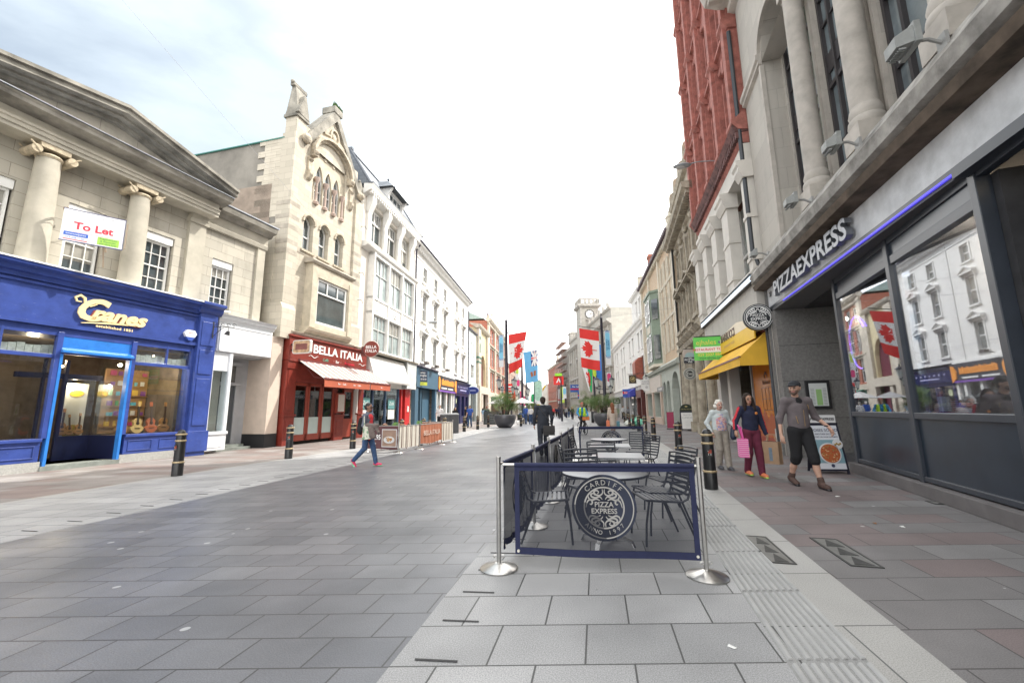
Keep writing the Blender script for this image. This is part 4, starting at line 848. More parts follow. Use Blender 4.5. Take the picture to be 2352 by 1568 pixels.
# ---------------- long white stucco terrace with pedimented windows ----------------
def terrace():
    t = frame_root('long_white_terrace', 'long white stucco terrace with pedimented sash windows and a bracketed cornice', 'building', (-7.54,30.7), (-5.29,50.6)); S = 1; W = 19.1
    CC = [2.6,5.65,8.75,13.4,16.5]; m = MB(S); ops = []
    for c in CC: ops += [(c-.55,c+.55,11.85,13.2),(c-.55,c+.55,8.6,10.75),(c-.55,c+.55,5.25,7.4)]
    wall(m, 0, W, 4.7, 14.3, ops, 0, .25); shell(m, 0, W, 0, 14.3, 8); m.build('wall', WSTUC, t)
    f = MB(S); f.prof(-.1,W+.1,[(0,14.0),(.25,14.1),(.3,14.25),(.5,14.3),(.55,14.45),(0,14.5)]); 
    for i in range(48): f.box(.1+i*.4,.24+i*.4,.0,.26,13.95,14.2)
    for u in (-.02,10.9,W-.4):
        for k in range(30): f.box(u,u+(.42 if k % 2 else .28),0,.05,4.8+k*.3,5.08+k*.3)
    f.box(0,W,0,.05,13.5,13.6); f.build('cornice_and_quoins', WTRIM, t)
    for c in CC:
        for z0,z1 in ((11.85,13.2),(8.6,10.75),(5.25,7.4)):
            w = window(t,S,c-.5,c+.5,z0+.05,z1-.05,-.1,WOODW,darkglass('terrace glass',(.16,.17,.16),.08),1,2,.06,.05)
            q = MB(S); q.box(c-.65,c-.5,-.02,.05,z0,z1); q.box(c+.5,c+.65,-.02,.05,z0,z1); q.box(c-.7,c+.7,-.05,.14,z0-.12,z0)
            if z0 < 11: pediment(q, c-.82, c+.82, z1+.2, .5)
            q.build('surround', WTRIM, w)
    r = MB(S); r.prism([(-.1,.5,14.5),(-.1,-2.6,16.0),(-.1,-8,14.5)],(W+.2,0,0)); r.build('roof', SLATE, t)
    g = MB(S); g.tube([(-.1,.55,14.5),(W+.1,.55,14.5)],.09,6); g.tube([(.25,.5,14.45),(.25,.1,13.9),(.25,.1,4.9)],.06,6); g.build('gutter_and_downpipe', mat('dark purple iron',(.03,.025,.05),.5,0), t)
    g = MB(S)
    for k in range(30): g.box(-.05,.02,.0,.16,4.9+k*.3,4.98+k*.3)
    # shop fronts
    PB = mat('petrol blue panel',(.055,.12,.18),.5,.08); b = MB(S); b.box(.5,6.0,-.1,.3,3.2,4.75); b.box(.5,1.2,-.1,.2,0,3.2); b.box(5.5,6.0,-.1,.2,0,3.2); b.box(2.3,2.5,-.5,.0,0,3.2); b.box(3.6,5.5,-.5,-.3,0,3.2); b.build('blue_shop_front', PB, t)
    b = MB(S); b.box(1.2,3.6,-1.,-.9,0,3.2); b.build('brick_lobby', masonry('lobby brick',(.3,.2,.15),(.38,.26,.19),(.3,.27,.22),.22,.08), t)
    b = MB(S); b.box(.5,5.9,-.1,.42,4.75,4.85); b.build('shop_ledge', mat('dark ledge',(.06,.05,.08),.6), t)
    b = MB(S); b.box(6.1,12.4,.0,.3,3.1,4.55,0); b.box(6.1,12.4,.3,.33,3.1,3.25,1); b.pz([(6.05,3.4),(6.3,3.15),(6.6,3.6),(6.65,4.1),(6.4,4.4),(6.1,4.4)],.3,.36,2); b.pz([(12.35,3.1),(11.8,3.4),(11.7,3.9),(12.0,4.3),(12.4,4.4)],.3,.36,2)
    [b.pz([(7.15+.33*i,3.72),(7.42+.33*i,3.72),(7.42+.33*i,4.15+.13*((i*5)%3==0)),(7.3+.33*i,4.3 if i in (1,5,11) else 4.18),(7.15+.33*i,4.15)],.3,.325,2) for i in range(13)]; b.box(7.1,8.9,.3,.31,3.38,3.5,3); b.box(9.3,11.2,.3,.31,3.38,3.5,3)
    b.build('orange_lettered_fascia', [mat('charcoal fascia',(.05,.05,.06),.4),mat('violet strip',(.2,.08,.4),.5,0),mat('orange lettering',(.85,.33,.05),.5,0),TEXTW], t)
    b = MB(S)
    for u in (6.1,7.3,9.3,11.2,12.1): b.box(u,u+.28,-.1,.15,0,3.1)
    b.box(6.1,12.4,-.2,.2,4.55,4.72); b.build('white_shop_frame', WHITE, t)
    b = MB(S); b.box(6.3,12.2,-.05,-.04,0,3.1); b.build('shop_glass', SHOPG, t)
    b = MB(S); b.box(6.3,18.9,-1.6,-1.5,0,3.2); b.box(6.3,18.9,-1.5,0,3.12,3.2); b.build('interior', mat('cluttered interior',(.18,.15,.13),.9,.8,5), t)
    NV = mat('pub navy paint',(.015,.02,.09),.35,.1); b = MB(S); b.box(12.5,18.9,-.1,.3,3.2,4.2); b.prof(12.5,18.95,[(-.1,4.2),(.35,4.2),(.5,4.4),(-.1,4.5)]); b.box(12.7,18.7,-.1,.2,2.95,3.2)
    for u in (12.5,14.6,15.0,16.6,17.0,18.5): b.box(u,u+.3,-.1,.2,0,3.)
    for u in (12.8,15.3,17.3): b.box(u,u+1.5,-.1,.1,0,.8)
    b.build('pub_front', NV, t)
    b = MB(S); [b.ball((13.4+.72*i,.31,3.85),.1,6,0,(1,.3,1)) for i in range(7)]; b.box(14.2,17.2,.3,.31,3.5,3.62); b.build('lettering', mat('lavender lettering',(.4,.4,.62),.5,0), t)
    b = MB(S); b.box(12.7,18.7,-.05,-.04,0.8,3.0); b.build('pub_glass', SHOPG, t)
    b = MB(S)
    for u in (13.6,17.6): b.cyl((u,-.02,2.4),(u,.02,2.4),.28,n=16)
    b.build('roundel', mat('roundel pale',(.5,.55,.35),.5), t)
    b = MB(S)
    for u in (1.3,4.0,7.3): b.tube([(u,.2,4.9),(u,.7,5.05)],.02,5); b.box(u-.28,u+.28,.65,.9,4.95,5.15)
    b.build('floodlight', mat('bronze floodlight',(.12,.1,.09),.4,0), t)
    return t
TER = terrace()
t = hang('letting_board', 'small agent board with a lime strip on the petrol blue shop', 'letting board', TER, 1, 1.6, 3.95)
m = MB(); m.box(-.55,.55,-.45,-.41,-.35,.55,0); m.box(-.55,.55,-.45,-.41,-.6,-.35,1); m.box(-.55,-.2,-.46,-.4,.1,.7,1); put_text(m,'James',.24,.08,.38,.452,2,depth=.004); put_text(m,'Douglas',.24,.08,.17,.452,2,depth=.004); put_text(m,'TO LET',.16,0,-.48,.452,0,depth=.004)
for i in range(5): m.box(-.45+i*.19,-.3+i*.19,-.455,-.45,-.2,-.05,3)
m.box(-.03,.03,-.41,.0,-.05,.0,0); m.build('board', [mat('board navy',(.03,.045,.08),.5,0),mat('board lime yellow',(.55,.6,.08),.5,0),TEXTW,TEXTG], t); t.rotation_euler.z += R(-35)
t = hang('oval_sign', 'oval blue projecting sign beside the navy pub front', 'sign', TER, 1, 19.6, 3.75); m = MB(); m.cyl((0,0,0),(0,-.12,0),1,1,28,0)
for i,p in enumerate(m.v): m.v[i] = (p[0]*.72,p[1],p[2]*.42)
m.tube([(.72*math.cos(i*.2244),-.06,.42*math.sin(i*.2244)) for i in range(28)],.04,6,1,closed=True); m.box(-.36,.36,-.13,-.12,-.08,.08,1); m.box(-1.1,-.7,-.1,-.02,-.03,.03,0); m.build('disc', [mat('oval blue',(.02,.04,.22),.4,0),mat('oval rim',(.3,.33,.6),.5,0)], t); t.rotation_euler.z = R(-5)
t.location.x += .55
# ---------------- pale blue house, yellow arcade entrance, red brick gabled store ----------------
FA, FB = (-7.54,30.7), (-5.29,50.6)
t = frame_root('pale_narrow_house', 'narrow pale rendered house with two pointed windows', 'building', FA, FB); S = 1
m = MB(S); wall(m, 19.2, 24.2, 4.8, 11.3, [(20.9,21.5,8.,10.1,'round',.3),(22.3,22.9,8.,10.1,'round',.3),(20.8,22.9,5.4,7.1)],0,.2); shell(m,19.2,24.2,0,11.3,8); m.build('wall', mat('pale aqua render',(.68,.73,.72),.8,.06), t)
window(t,S,20.95,21.45,8.05,10.05,-.12,WOODW,DARKG,1,1,.05,.03,'round',.3); window(t,S,22.35,22.85,8.05,10.05,-.12,WOODW,DARKG,1,1,.05,.03,'round',.3); window(t,S,20.85,22.85,5.45,7.05,-.12,WOODW,DARKG,3,2)
m = MB(S); m.box(19.2,24.2,-.05,.15,3.6,4.8); m.box(19.2,20,-.05,.2,0,3.6); m.box(23.5,24.2,-.05,.2,0,3.6); m.build('shop_front', mat('grey green shop paint',(.42,.46,.45),.6), t); m = MB(S); m.box(20,23.5,-.1,-.05,0,3.6); m.build('shop_window', DARKG, t)
m = MB(S); m.tube([(19.1,.1,4.8),(19.1,.1,13.5)],.07,6); m.build('downpipe', mat('dark purple iron',(0,0,0)), t)
m = MB(S); m.prof(19.1,24.4,[(-.2,11.3),(.2,11.3),(.25,11.45),(-8,11.5)]); m.build('parapet', mat('dark coping',(.12,.11,.12),.6), t)
RB = masonry('red brick', (.33,.085,.05), (.42,.13,.08), (.3,.2,.16), .23, .075, stain=.12, msize=.008); YEL = mat('yellow painted stucco', (.6,.52,.33), .75, .12, 1.5); BUFF = mat('buff stone', (.52,.47,.39), .85, .2, 2, .3)
t = frame_root('yellow_arcade_entrance', 'yellow and cream painted arcade entrance with green bands and a tall arch', 'building', FA, FB)
m = MB(S); wall(m,24.6,32.8,4.6,12.6,[(27.4,31.2,4.7,9.2,'round',1.9)],0,.5); shell(m,24.6,32.8,0,12.6,7); m.build('wall', YEL, t)
m = MB(S); m.prof(24.4,33,[(0,12.4),(.3,12.5),(.5,12.7),(.6,12.95),(-1,13.2)]); m.box(24.6,26.4,0,.3,4.6,12.4); m.box(31.6,32.8,0,.3,4.6,12.4); m.box(24.5,33,0,.5,3.6,4.6); m.box(24.5,25.6,0,.5,0,3.6); m.box(26.6,27.4,0,.4,0,3.6); m.box(31,32.9,0,.5,0,3.6); m.build('stone_dressings', BUFF, t)
m = MB(S); m.box(24.45,26.5,.0,.34,8.3,8.55); m.box(24.45,26.5,.0,.34,7.7,7.9); m.box(25,26,.3,.33,11,11.4); m.box(25.2,25.8,.3,.33,9.2,10.4); m.build('green_bands', mat('verdigris green',(.08,.17,.13),.6), t)
m = MB(S); m.box(25.6,26.6,-.1,.0,0,3.6); m.box(27.4,31.,-.4,-.3,0,3.6); m.box(27.4,31.2,-.45,-.4,4.7,9.1); m.build('arch_glazing', mat('maroon timber',(.14,.03,.05),.5,.3,4), t)
t = frame_root('red_brick_gabled_store', 'red brick store with stone dressings and three small gables at the roof line', 'building', FA, FB)
m = MB(S); ops = []; cols = [(34.6,36.2),(37.2,38.8),(41,42.6),(43.6,45.2),(47.2,48.8),(49.8,51.4)]
for a,b in cols: ops += [(a,b,12.2,14.2),(a,b,8.4,11.2),(a,b,4.4,7.4)]
wall(m,33,54,4,15.3,ops,0,.3); shell(m,33,54,0,15.3,9); m.build('wall', RB, t)
for a,b in cols:
    for z0,z1 in ((12.25,14.15),(8.45,11.15),(4.45,7.35)): window(t,S,a+.05,b-.05,z0,z1,-.12,WOODW,DARKG,2,2,.08,.05)
m = MB(S)
for a in (33,39.4,45.8,52.6): m.box(a,a+1.1,0,.25,4,15.2)
for z in (7.6,11.4,14.5): m.prof(33,54,[(0,z),(.3,z+.1),(.35,z+.3),(0,z+.4)])
m.prof(32.8,54.2,[(0,15.0),(.4,15.2),(.6,15.5),(-.3,15.6)])
for c in (37.,43.4,49.6): m.pz([(c-2,15.5),(c+2,15.5),(c,17.1)],-.2,.3); m.ball((c,.1,17.2),.2,6)
for a in (33,39.4,45.8,52.6): m.box(a,a+1.,-.2,.3,15.5,16.1)
for a,b in cols: m.box(a-.2,b+.2,0,.12,7.4,7.6); m.box(a-.2,b+.2,0,.12,11.2,11.4)
m.box(33,54,0,.5,3.4,4.1); m.box(33,34,0,.4,0,3.4); m.build('stone_dressings', BUFF, t)
m = MB(S); m.prism([(33,-.5,15.6),(33,-3.5,17.),(33,-8,17.),(33,-9,15.6)],(12,0,0)); m.build('roof', mat('green glass roof',(.3,.38,.36),.4,.15), t)
m = MB(S); m.lathe([(.4,0),(.42,.1),(.2,.25),(.24,.4),(.06,1.2),(.02,2.0)],(33.5,.0,15.6),10); m.build('finial', mat('dark finial',(.1,.06,.08),.5), t)
m = MB(S); m.box(34.2,52,0,.05,.0,3.4); m.build('shop_glass', DARKG, t); m = MB(S); m.prof(34.5,41,[(.4,3.5),(2.2,2.9),(2.2,2.8),(.4,3.4)]); m.box(34.2,52,.0,.45,2.9,3.5); m.build('green_awning', mat('dark green fabric',(.06,.16,.12),.8), t)
t = frame_root('brick_chimney', 'red brick chimney stack rising behind the narrow pale house', 'chimney', FA, FB); m = MB(S); m.box(19.3,20.6,-3,-1.5,11.3,14.0); m.box(19.2,20.7,-3.1,-1.4,13.7,14.); 
for u in (19.6,20.2): m.cyl((u,-2.2,14),(u,-2.2,14.7),.18,.15,8)
m.build('stack', RB, t)
# farther left side
def block(name, lab, a, b, S, h, base, wm, trim, nw, rows, z0=4.4, dep=8, glassm=None, ww=1.1, ped=False, roofm=None, roofh=1.8):
    L_ = (Vector(b)-Vector(a)).length; t = frame_root(name, lab, 'building', a, b); m = MB(S); ops = []
    if nw:
        for i in range(nw):
            c = (i+.5)*L_/nw
            for (r0, r1) in rows: ops.append((c-ww/2,c+ww/2,r0,r1))
        wall(m,0,L_,z0,h,ops,0,.25)
    else: wall(m,0,L_,z0,h,[],0,.25)
    shell(m,0,L_,0,h,dep); m.build('wall', wm, t)
    for o in ops:
        w = window(t,S,o[0]+.05,o[1]-.05,o[2]+.04,o[3]-.04,-.12,WOODW,glassm or DARKG,1,2,.07,.05)
        q = MB(S); q.box(o[0]-.12,o[1]+.12,0,.1,o[2]-.14,o[2]); 
        if ped: pediment(q,o[0]-.2,o[1]+.2,o[3]+.12,.35,0,.2)
        else: q.box(o[0]-.12,o[1]+.12,0,.08,o[3],o[3]+.2)
        q.build('surround', trim, w)
    q = MB(S); q.prof(-.05,L_+.05,[(0,h-.4),(.2,h-.35),(.3,h-.1),(.42,h),(.4,h+.12),(-.3,h+.15)]); q.box(0,L_,0,.18,base-.1,z0+.25); 
    n = max(2,int(L_/4)); 
    for i in range(n+1): q.box(max(0,i*L_/n-.25),min(L_,i*L_/n+.25),-.1,.2,0,base)
    q.build('cornice_and_shop_frame', trim, t)
    q = MB(S); q.box(.1,L_-.1,-.15,-.1,0,base); q.build('shop_glass', DARKG, t)
    if roofm: q = MB(S); q.prism([(0,.3,h+.1),(0,-dep/2,h+roofh),(0,-dep,h+.1)],(L_,0,0)); q.build('roof', roofm, t)
    return t
BRN = mat('brown brick far', (.3,.2,.15), .9, .2, 2)
block('pink_stone_shop', 'pinkish stone building with a slate gable beyond the red brick store', (-1.4,84.6), (1.2,108), 1, 11, 3.5, mat('pink stone',(.5,.36,.3),.9,.15), BUFF, 8, [(4.6,6.6),(7.6,9.4)], roofm=SLATE, roofh=3)
block('distant_terrace', 'distant pale terrace closing the left side of the street', (1.2,108.2), (8,185), 1, 9.5, 3.4, mat('far cream',(.6,.55,.5),.9,.12), WTRIM, 14, [(4.4,6.2),(7,8.6)], roofm=SLATE)
# ---------------- right side: classical stone building with the restaurant ----------------
PFA, PFB = (5.0,2.4), (8.15,13.0)
ST_port = masonry('portland stone ashlar', (.41,.38,.34), (.47,.44,.39), (.3,.28,.25), 1.3, .62, stain=.28, stainc=(.2,.19,.17), msize=.004)
ST_portp = mat('portland stone dressed', (.44,.405,.36), .85, .18, 2.6, .06, bscale=25)
ANTH = mat('anthracite frame', (.035,.042,.055), .38, .12, 3, .03); ANTHP = mat('anthracite panel', (.02,.03,.045), .3, .2, 2)
CONC = mat('rough pale render fascia', (.58,.59,.6), .85, .2, 3, .5, bscale=30)
PEG = glass('restaurant glass', (.85,.87,.9), .13, .014, .55)
def curl(mb, cx, cz, s, w, t, mi, fx=1, fz=1, kind=0):
    """one looping stroke of the emblem's scrollwork"""
    if kind == 0: pts = [(.06,.95),(.05,.75),(.2,.62),(.42,.66),(.5,.8),(.38,.88),(.25,.8),(.32,.7)]
    elif kind == 1: pts = [(.08,.42),(.2,.55),(.42,.5),(.62,.55),(.66,.68),(.52,.72),(.48,.62)]
    elif kind == 2: pts = [(.95,.0),(.86,.3),(.7,.4),(.6,.28),(.66,.16),(.74,.2)]
    elif kind == 3: pts = [(.2,.36),(.4,.44),(.62,.38),(.78,.46),(.8,.58)]
    P_ = []; n = len(pts)
    for i in range(n-1):
        p0 = pts[max(i-1,0)]; p1 = pts[i]; p2 = pts[i+1]; p3 = pts[min(i+2,n-1)]
        for k in range(4):
            q = k/4; P_.append(tuple(.5*((2*p1[j])+(-p0[j]+p2[j])*q+(2*p0[j]-5*p1[j]+4*p2[j]-p3[j])*q*q+(-p0[j]+3*p1[j]-3*p2[j]+p3[j])*q**3) for j in (0,1)))
    P_.append(pts[-1]); mb.ribbon([(cx+fx*p[0]*s, w, cz+fz*p[1]*s) for p in P_], s*.09, t, (0,1,0), mi)
def emblem(mb, cx, cz, r, w, t, mi, outer=True):
    """ring, scrollwork and two lines of lettering, r = ring radius; faces -Y on a plain builder"""
    sg = -1 if not mb.S else 1
    def ring(ra, rb): 
        n = 48
        for i in range(n):
            a0, a1 = 2*math.pi*i/n, 2*math.pi*(i+1)/n
            mb.prism([(cx+ra*math.cos(a0),w,cz+ra*math.sin(a0)),(cx+rb*math.cos(a0),w,cz+rb*math.sin(a0)),(cx+rb*math.cos(a1),w,cz+rb*math.sin(a1)),(cx+ra*math.cos(a1),w,cz+ra*math.sin(a1))],(0,sg*t,0),mi)
    ring(r*.93, r)
    for fx in (1,-1):
        for k in (0,1,2,3): curl(mb, cx, cz, r*.93, w, sg*t, mi, fx, 1, k)
        for k in (0,1,3): curl(mb, cx, cz-r*.02, r*.93, w, sg*t, mi, fx, -1, k)
    put_text(mb,'PIZZA',r*.34,cx,cz+r*.14,(-w+t if not mb.S else w+t),mi,bold=r*.006,depth=t)
    put_text(mb,'EXPRESS',r*.34,cx,cz-r*.17,(-w+t if not mb.S else w+t),mi,bold=r*.006,depth=t)
    return ring
def curved_text(mb, s, r, cx, cz, size, w, mi, top=True, step=None, a_mid=90):
    n = len(s); step = step or size*.95/r
    for i, ch in enumerate(s):
        if ch == ' ': continue
        off = (i-(n-1)/2)*step; a = R(90)-off if top else R(270)+off
        t = text_mb(ch, size, .003); M_ = Matrix.Translation((cx+r*math.cos(a), w, cz+r*math.sin(a))) @ Matrix.Rotation((off if top else -off), 4, 'Y')
        mb.merge(t, M_, mi)
def classical():
    t = frame_root('classical_stone_building', 'tall stone classical building with giant columns above a dark glazed restaurant front', 'building', PFA, PFB); S = -1
    m = MB(S)
    # pilaster with the arch springing from it, then the recessed window plane behind the columns
    wall(m, 8.75, 10.6, 5.95, 17.3, [], 0, .5); wall(m, 6.85, 8.75, 11.5, 17.3, [(6.95,8.75,11.5,12.5,'round',.95)], 0, .55)
    m.quad((8.75,0,5.95),(8.75,-.55,5.95),(8.75,-.55,17.3),(8.75,0,17.3))
    wall(m, -6, 8.75, 5.95, 17.3, [(6.95,8.66,6.05,14.2),(4.72,6.58,6.05,14.2),(2.54,4.4,6.05,14.2),(.37,2.22,6.05,14.2),(-3,-.1,6.05,14.2)], -.5, .25)
    m.box(-6,10.6,-9,-1.6,0,19.5); m.box(-6,10.58,-1.6,0,17.3,19.2)
    m.quad((10.6,0,0),(10.6,-9,0),(10.6,-9,17.3),(10.6,0,17.3)); m.quad((-6,0,5.9),(10.6,0,5.9),(10.6,-1.6,5.9),(-6,-1.6,5.9))
    m.build('wall', ST_port, t)
    g = MB(S); g.prof(8.7,10.62,[(0,11.4),(.1,11.45),(.1,11.55),(.16,11.6),(.16,11.75),(0,11.8)]); pass
    g.pz(arcpts(7.85,11.55,1.15,0,180,16)+arcpts(7.85,11.55,.92,180,0,16),0,.1)
    g.prof(-6,10.85,[(0,15.2),(.2,15.3),(.2,15.6),(.5,15.7),(.9,15.9),(1.0,16.2),(1.05,16.4),(0,16.5)])
    for k in range(34): g.box(-5.8+k*.49,-5.6+k*.49,.2,.85,15.66,15.86)
    for u in (8.72,): g.box(u,u+.12,-.05,.06,5.95,11.4)
    for u in (4.64,6.58,2.46,4.4,.3,2.22): g.box(u,u+.08,-.5,-.42,6.,14.2)
    g.build('cornice_and_archivolt', ST_portp, t)
    # projecting ledge over the shop
    l = MB(S); l.prof(-6,10.75,[(-.1,5.1),(.12,5.1),(.2,5.22),(.38,5.3),(.42,5.5),(.36,5.62),(.2,5.7),(.1,5.95),(-.3,6.0)]); l.build('stone_ledge', mat('streaked stone ledge',(.3,.285,.26),.9,.55,2.4,.3), t)
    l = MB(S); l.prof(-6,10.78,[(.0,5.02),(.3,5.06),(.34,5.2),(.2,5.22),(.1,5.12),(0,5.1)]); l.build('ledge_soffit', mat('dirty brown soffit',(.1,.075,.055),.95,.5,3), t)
    for u in (6.72,4.55,2.38,.2,-4.0):
        c = MB(S); c.lathe([(.215,0),(.215,.9),(.21,2.6),(.2,4.6),(.185,6.6),(.185,6.65)],(u,-.15,6.75),28); o = c.build('column', ST_portp, t, smooth=True)
        b = MB(S); b.box(u-.27,u+.27,-.45,.12,5.95,6.35); b.lathe([(.27,0),(.285,.06),(.27,.14),(.24,.18),(.255,.26),(.235,.34),(.215,.4)],(u,-.15,6.35),28); b.build('column_base', ST_portp, o, smooth=True)
        k = MB(S); k.box(u-.3,u+.3,-.5,.2,13.95,14.15); k.lathe([(.2,0),(.25,.08),(.2,.16)],(u,-.15,13.4),20)
        for s in (-1,1):
            for w in (-.4,.2): k.tube([(u+s*.25+(.15-.016*i)*math.cos(i*.62)*s, w, 13.76+(.17-.016*i)*math.sin(i*.62+1.3)) for i in range(10)],.03,6)
            k.cyl((u+s*.25,-.42,13.76),(u+s*.25,.15,13.76),.1,.12,14)
        k.build('capital', mat('carved portland',(.38,.35,.31),.9,.3,9,.5), o)
    e = MB(S); e.box(-6,6.95,-.7,.25,14.15,15.0); e.box(-6,6.95,-.7,.18,15.0,15.9); e.build('entablature', ST_portp, t)
    IRON = mat('bronze black window iron',(.045,.04,.042),.45,.1); GL = darkglass('stone building glass',(.16,.19,.2),.03)
    BLD = mat('window blind cream',(.5,.52,.48),.7,.06)
    for (a,b,w) in ((6.98,8.64,-.6),(4.75,6.55,-.6),(2.57,4.37,-.6),(.4,2.19,-.6),(-2.97,-.13,-.6)):
        f = MB(S); z0, z1 = 6.05, 14.1
        for z,h in ((6.05,.14),(8.6,.1),(9.0,.45),(10.9,.1),(13.4,.12)): f.box(a,b,w-.06,w+(.05 if h<.3 else .02),z,z+h)
        for z in (7.2,10.2,12.1): f.box(a,b,w-.04,w+.03,z,z+.045)
        c1, c2 = a+(b-a)*.24, a+(b-a)*.76
        for u in (a+.03,c1,c2,b-.03): f.box(u-.035,u+.035,w-.06,w+.06,z0,z1)
        o = f.build('window', IRON, t); p = MB(S); p.box(a,b,w-.03,w-.02,z0,z1); p.build('pane', GL, o)
        q = MB(S); q.box(a+.05,c1-.04,w-.02,w-.012,z0+.1,z1); q.build('obscured_panes', darkglass('obscured glass',(.2,.22,.18),.15), o)
    # restaurant front: fascia, light strip, big sign
    f = MB(S); f.box(-6,10.6,-.2,0,4.46,5.1); f.build('fascia', CONC, t)
    f = MB(S); f.box(-6,10.62,-.25,.01,4.38,4.455); f.box(-6,2.55,-.2,.1,4.25,4.38); f.build('fascia_edge', ANTH, t)
    f = MB(S); f.box(2.6,9.25,-.02,.03,4.345,4.378); f.build('neon_strip', emis('violet blue neon',(.08,.06,.75),.32), t)
    f = MB(S); f.box(-6,10.3,-2.4,0,4.3,4.38); f.build('soffit', mat('soffit dark',(.1,.1,.105),.6), t)
    L_ = MB(S); put_text(L_,'PIZZAEXPRESS',.56,7.3,4.73,.1,0,bold=.014,depth=.12,fit=4.35)
    L_.build('sign_lettering', mat('brushed steel letters',(.2,.21,.23),.42,.1,8,0,.6), t)
    x = MB(S); put_text(x,'27',.2,10.25,4.8,.02,0,depth=.02); x.build('street_number', mat('number dark',(.1,.1,.1),.5), t)
    # far return pier carrying the menu
    GRAN = mat('grey granite pier',(.18,.175,.168),.7,.22,18,.1)
    f = MB(S); f.box(10.2,10.6,-2.4,-.02,0,4.3); f.box(10.62,10.72,-.15,.06,0,5.9); f.build('granite_pier', GRAN, t)
    f = MB(S); 
    for z in (1.1,2.15,3.2): f.box(10.195,10.2,-2.3,-.03,z,z+.012)
    f.build('pier_joints', mat('joint dark',(.06,.06,.06),.8,0), t)
    f = MB(S); f.box(10.605,11.1,-.2,-.06,.0,.6); f.box(10.73,11.05,-.2,-.08,0.6,5.5); f.build('marble_cheek', mat('pale marble panel',(.45,.45,.45),.25,.1,1.5), t)
    f = MB(S); f.tube([(10.9,.05,0),(10.88,.05,4.9)],.05,8); f.tube([(10.72,.12,5.9),(10.74,.24,6.4),(10.74,.24,14.6)],.07,8); f.build('downpipe', mat('slate black pipe',(.03,.035,.042),.4,0), t)
    return t
PEB = classical()
SHA, SHB = (5.86,5.05), (7.66,9.83)
def restaurant():
    t = frame_root('restaurant_shop_front', 'dark anthracite restaurant front with big reflecting windows on a grey plinth', 'shop front', SHA, SHB); S = -1
    f = MB(S)
    for u in (4.55,2.03,-.27,-3.6): f.box(u-.065,u+.065,-.16,0,.2,4.3)
    f.box(-6,4.62,-.14,-.01,1.2,1.3); f.box(-6,4.62,-.14,-.012,.22,.3); f.box(-.2,4.62,-.14,-.02,3.83,3.98); f.box(-6,4.62,-.14,-.02,4.2,4.33); f.box(4.45,4.6,-3,-.16,1.2,1.3); f.build('frame', ANTH, t, bevel=.008)
    f = MB(S); f.box(-.2,4.6,-.1,-.05,3.98,4.2); f.box(-6,4.55,-.1,-.05,.3,1.2); f.box(4.5,4.56,-2.6,-.1,.15,1.25); f.box(-6,-.25,-.6,-.5,1.3,4.2) ; f.build('panels', ANTHP, t)
    f = MB(S); f.box(-6,4.68,-.4,.1,0,.2); f.build('plinth', mat('grey brown plinth stone',(.13,.12,.12),.75,.15,4), t, bevel=.01)
    f = MB(S); [f.prism([(a,-.3,1.25),(b,-.05,1.25),(b,-.055,1.25),(a,-.305,1.25)],(0,0,2.65)) for a,b in ((-.21,2.0),(2.06,4.5))]; f.build('window_glass', PEG, t)
    f = MB(S); f.box(4.52,4.53,-2.6,-.16,1.3,4.2); f.box(4.6,8.4,-2.5,-2.45,.1,4.2); f.build('lobby_glass', glass('green black glass',(.12,.2,.19),.15), t)
    f = MB(S)
    for u in (4.7,5.6,6.5,7.2): f.box(u,u+.1,-2.5,-2.38,.1,4.3)
    f.box(4.6,8.4,-2.5,-2.38,1.15,1.28); f.box(4.6,8.4,-2.48,-2.42,.1,1.15); f.build('entrance_doors', ANTH, t)
    f = MB(S); f.box(4.68,8.4,-2.6,-.5,0,.14); f.build('step', mat('dark step',(.07,.07,.075),.7), t)
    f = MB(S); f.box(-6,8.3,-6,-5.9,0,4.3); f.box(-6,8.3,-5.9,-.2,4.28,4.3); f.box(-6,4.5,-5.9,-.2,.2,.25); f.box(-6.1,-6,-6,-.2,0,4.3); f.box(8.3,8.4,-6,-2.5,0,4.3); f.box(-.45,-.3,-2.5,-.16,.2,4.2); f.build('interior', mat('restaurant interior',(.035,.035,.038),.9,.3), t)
    f = MB(S)
    for u,w,z in ((-.9,-.3,4.15),(-1.2,-1.0,4.1),(.3,-1.5,4.15),(1.5,-1.6,4.15),(3.2,-1.4,4.15)): f.cyl((u,w,z+.1),(u,w,z+.09),.05,n=10)
    f.build('downlight', emis('warm lamp',(1,.8,.5),8), t)
    f = MB(S); 
    f.tube([(3.95+.42*math.cos(a*.2),-.12,2.75+.55*math.sin(a*.2)) for a in range(-8,14)],.012,5); f.build('neon_arc_reflection', emis('violet neon reflection',(.25,.15,.9),2), t)  # neon reflection by the mullion, put in as a glowing curved tube
    x2 = MB(-1); emblem(x2, 4.15, 2.75, .33, -.115, .004, 0); x2.build('window_emblem', mat('etched emblem',(.5,.5,.5),.4,0), t)
    for u, w, e in ((1.5,-1.2,60),(3.3,-1.6,60)):
        pl_ = bpy.data.lights.new('restaurant_downlight','POINT'); pl_.energy = e; pl_.color = (1,.82,.6); pl_.shadow_soft_size = .05; po = bpy.data.objects.new('restaurant_downlight',pl_); COL.objects.link(po); po.parent = t; po.location = (u,w,3.9)
    f = MB(S); f.box(1.55,1.85,-.3,-.29,1.32,1.55); f.box(-.15,.0,-.4,-.39,1.32,1.5); f.build('table_card', WHITE, t)
    return t
RSF = restaurant()
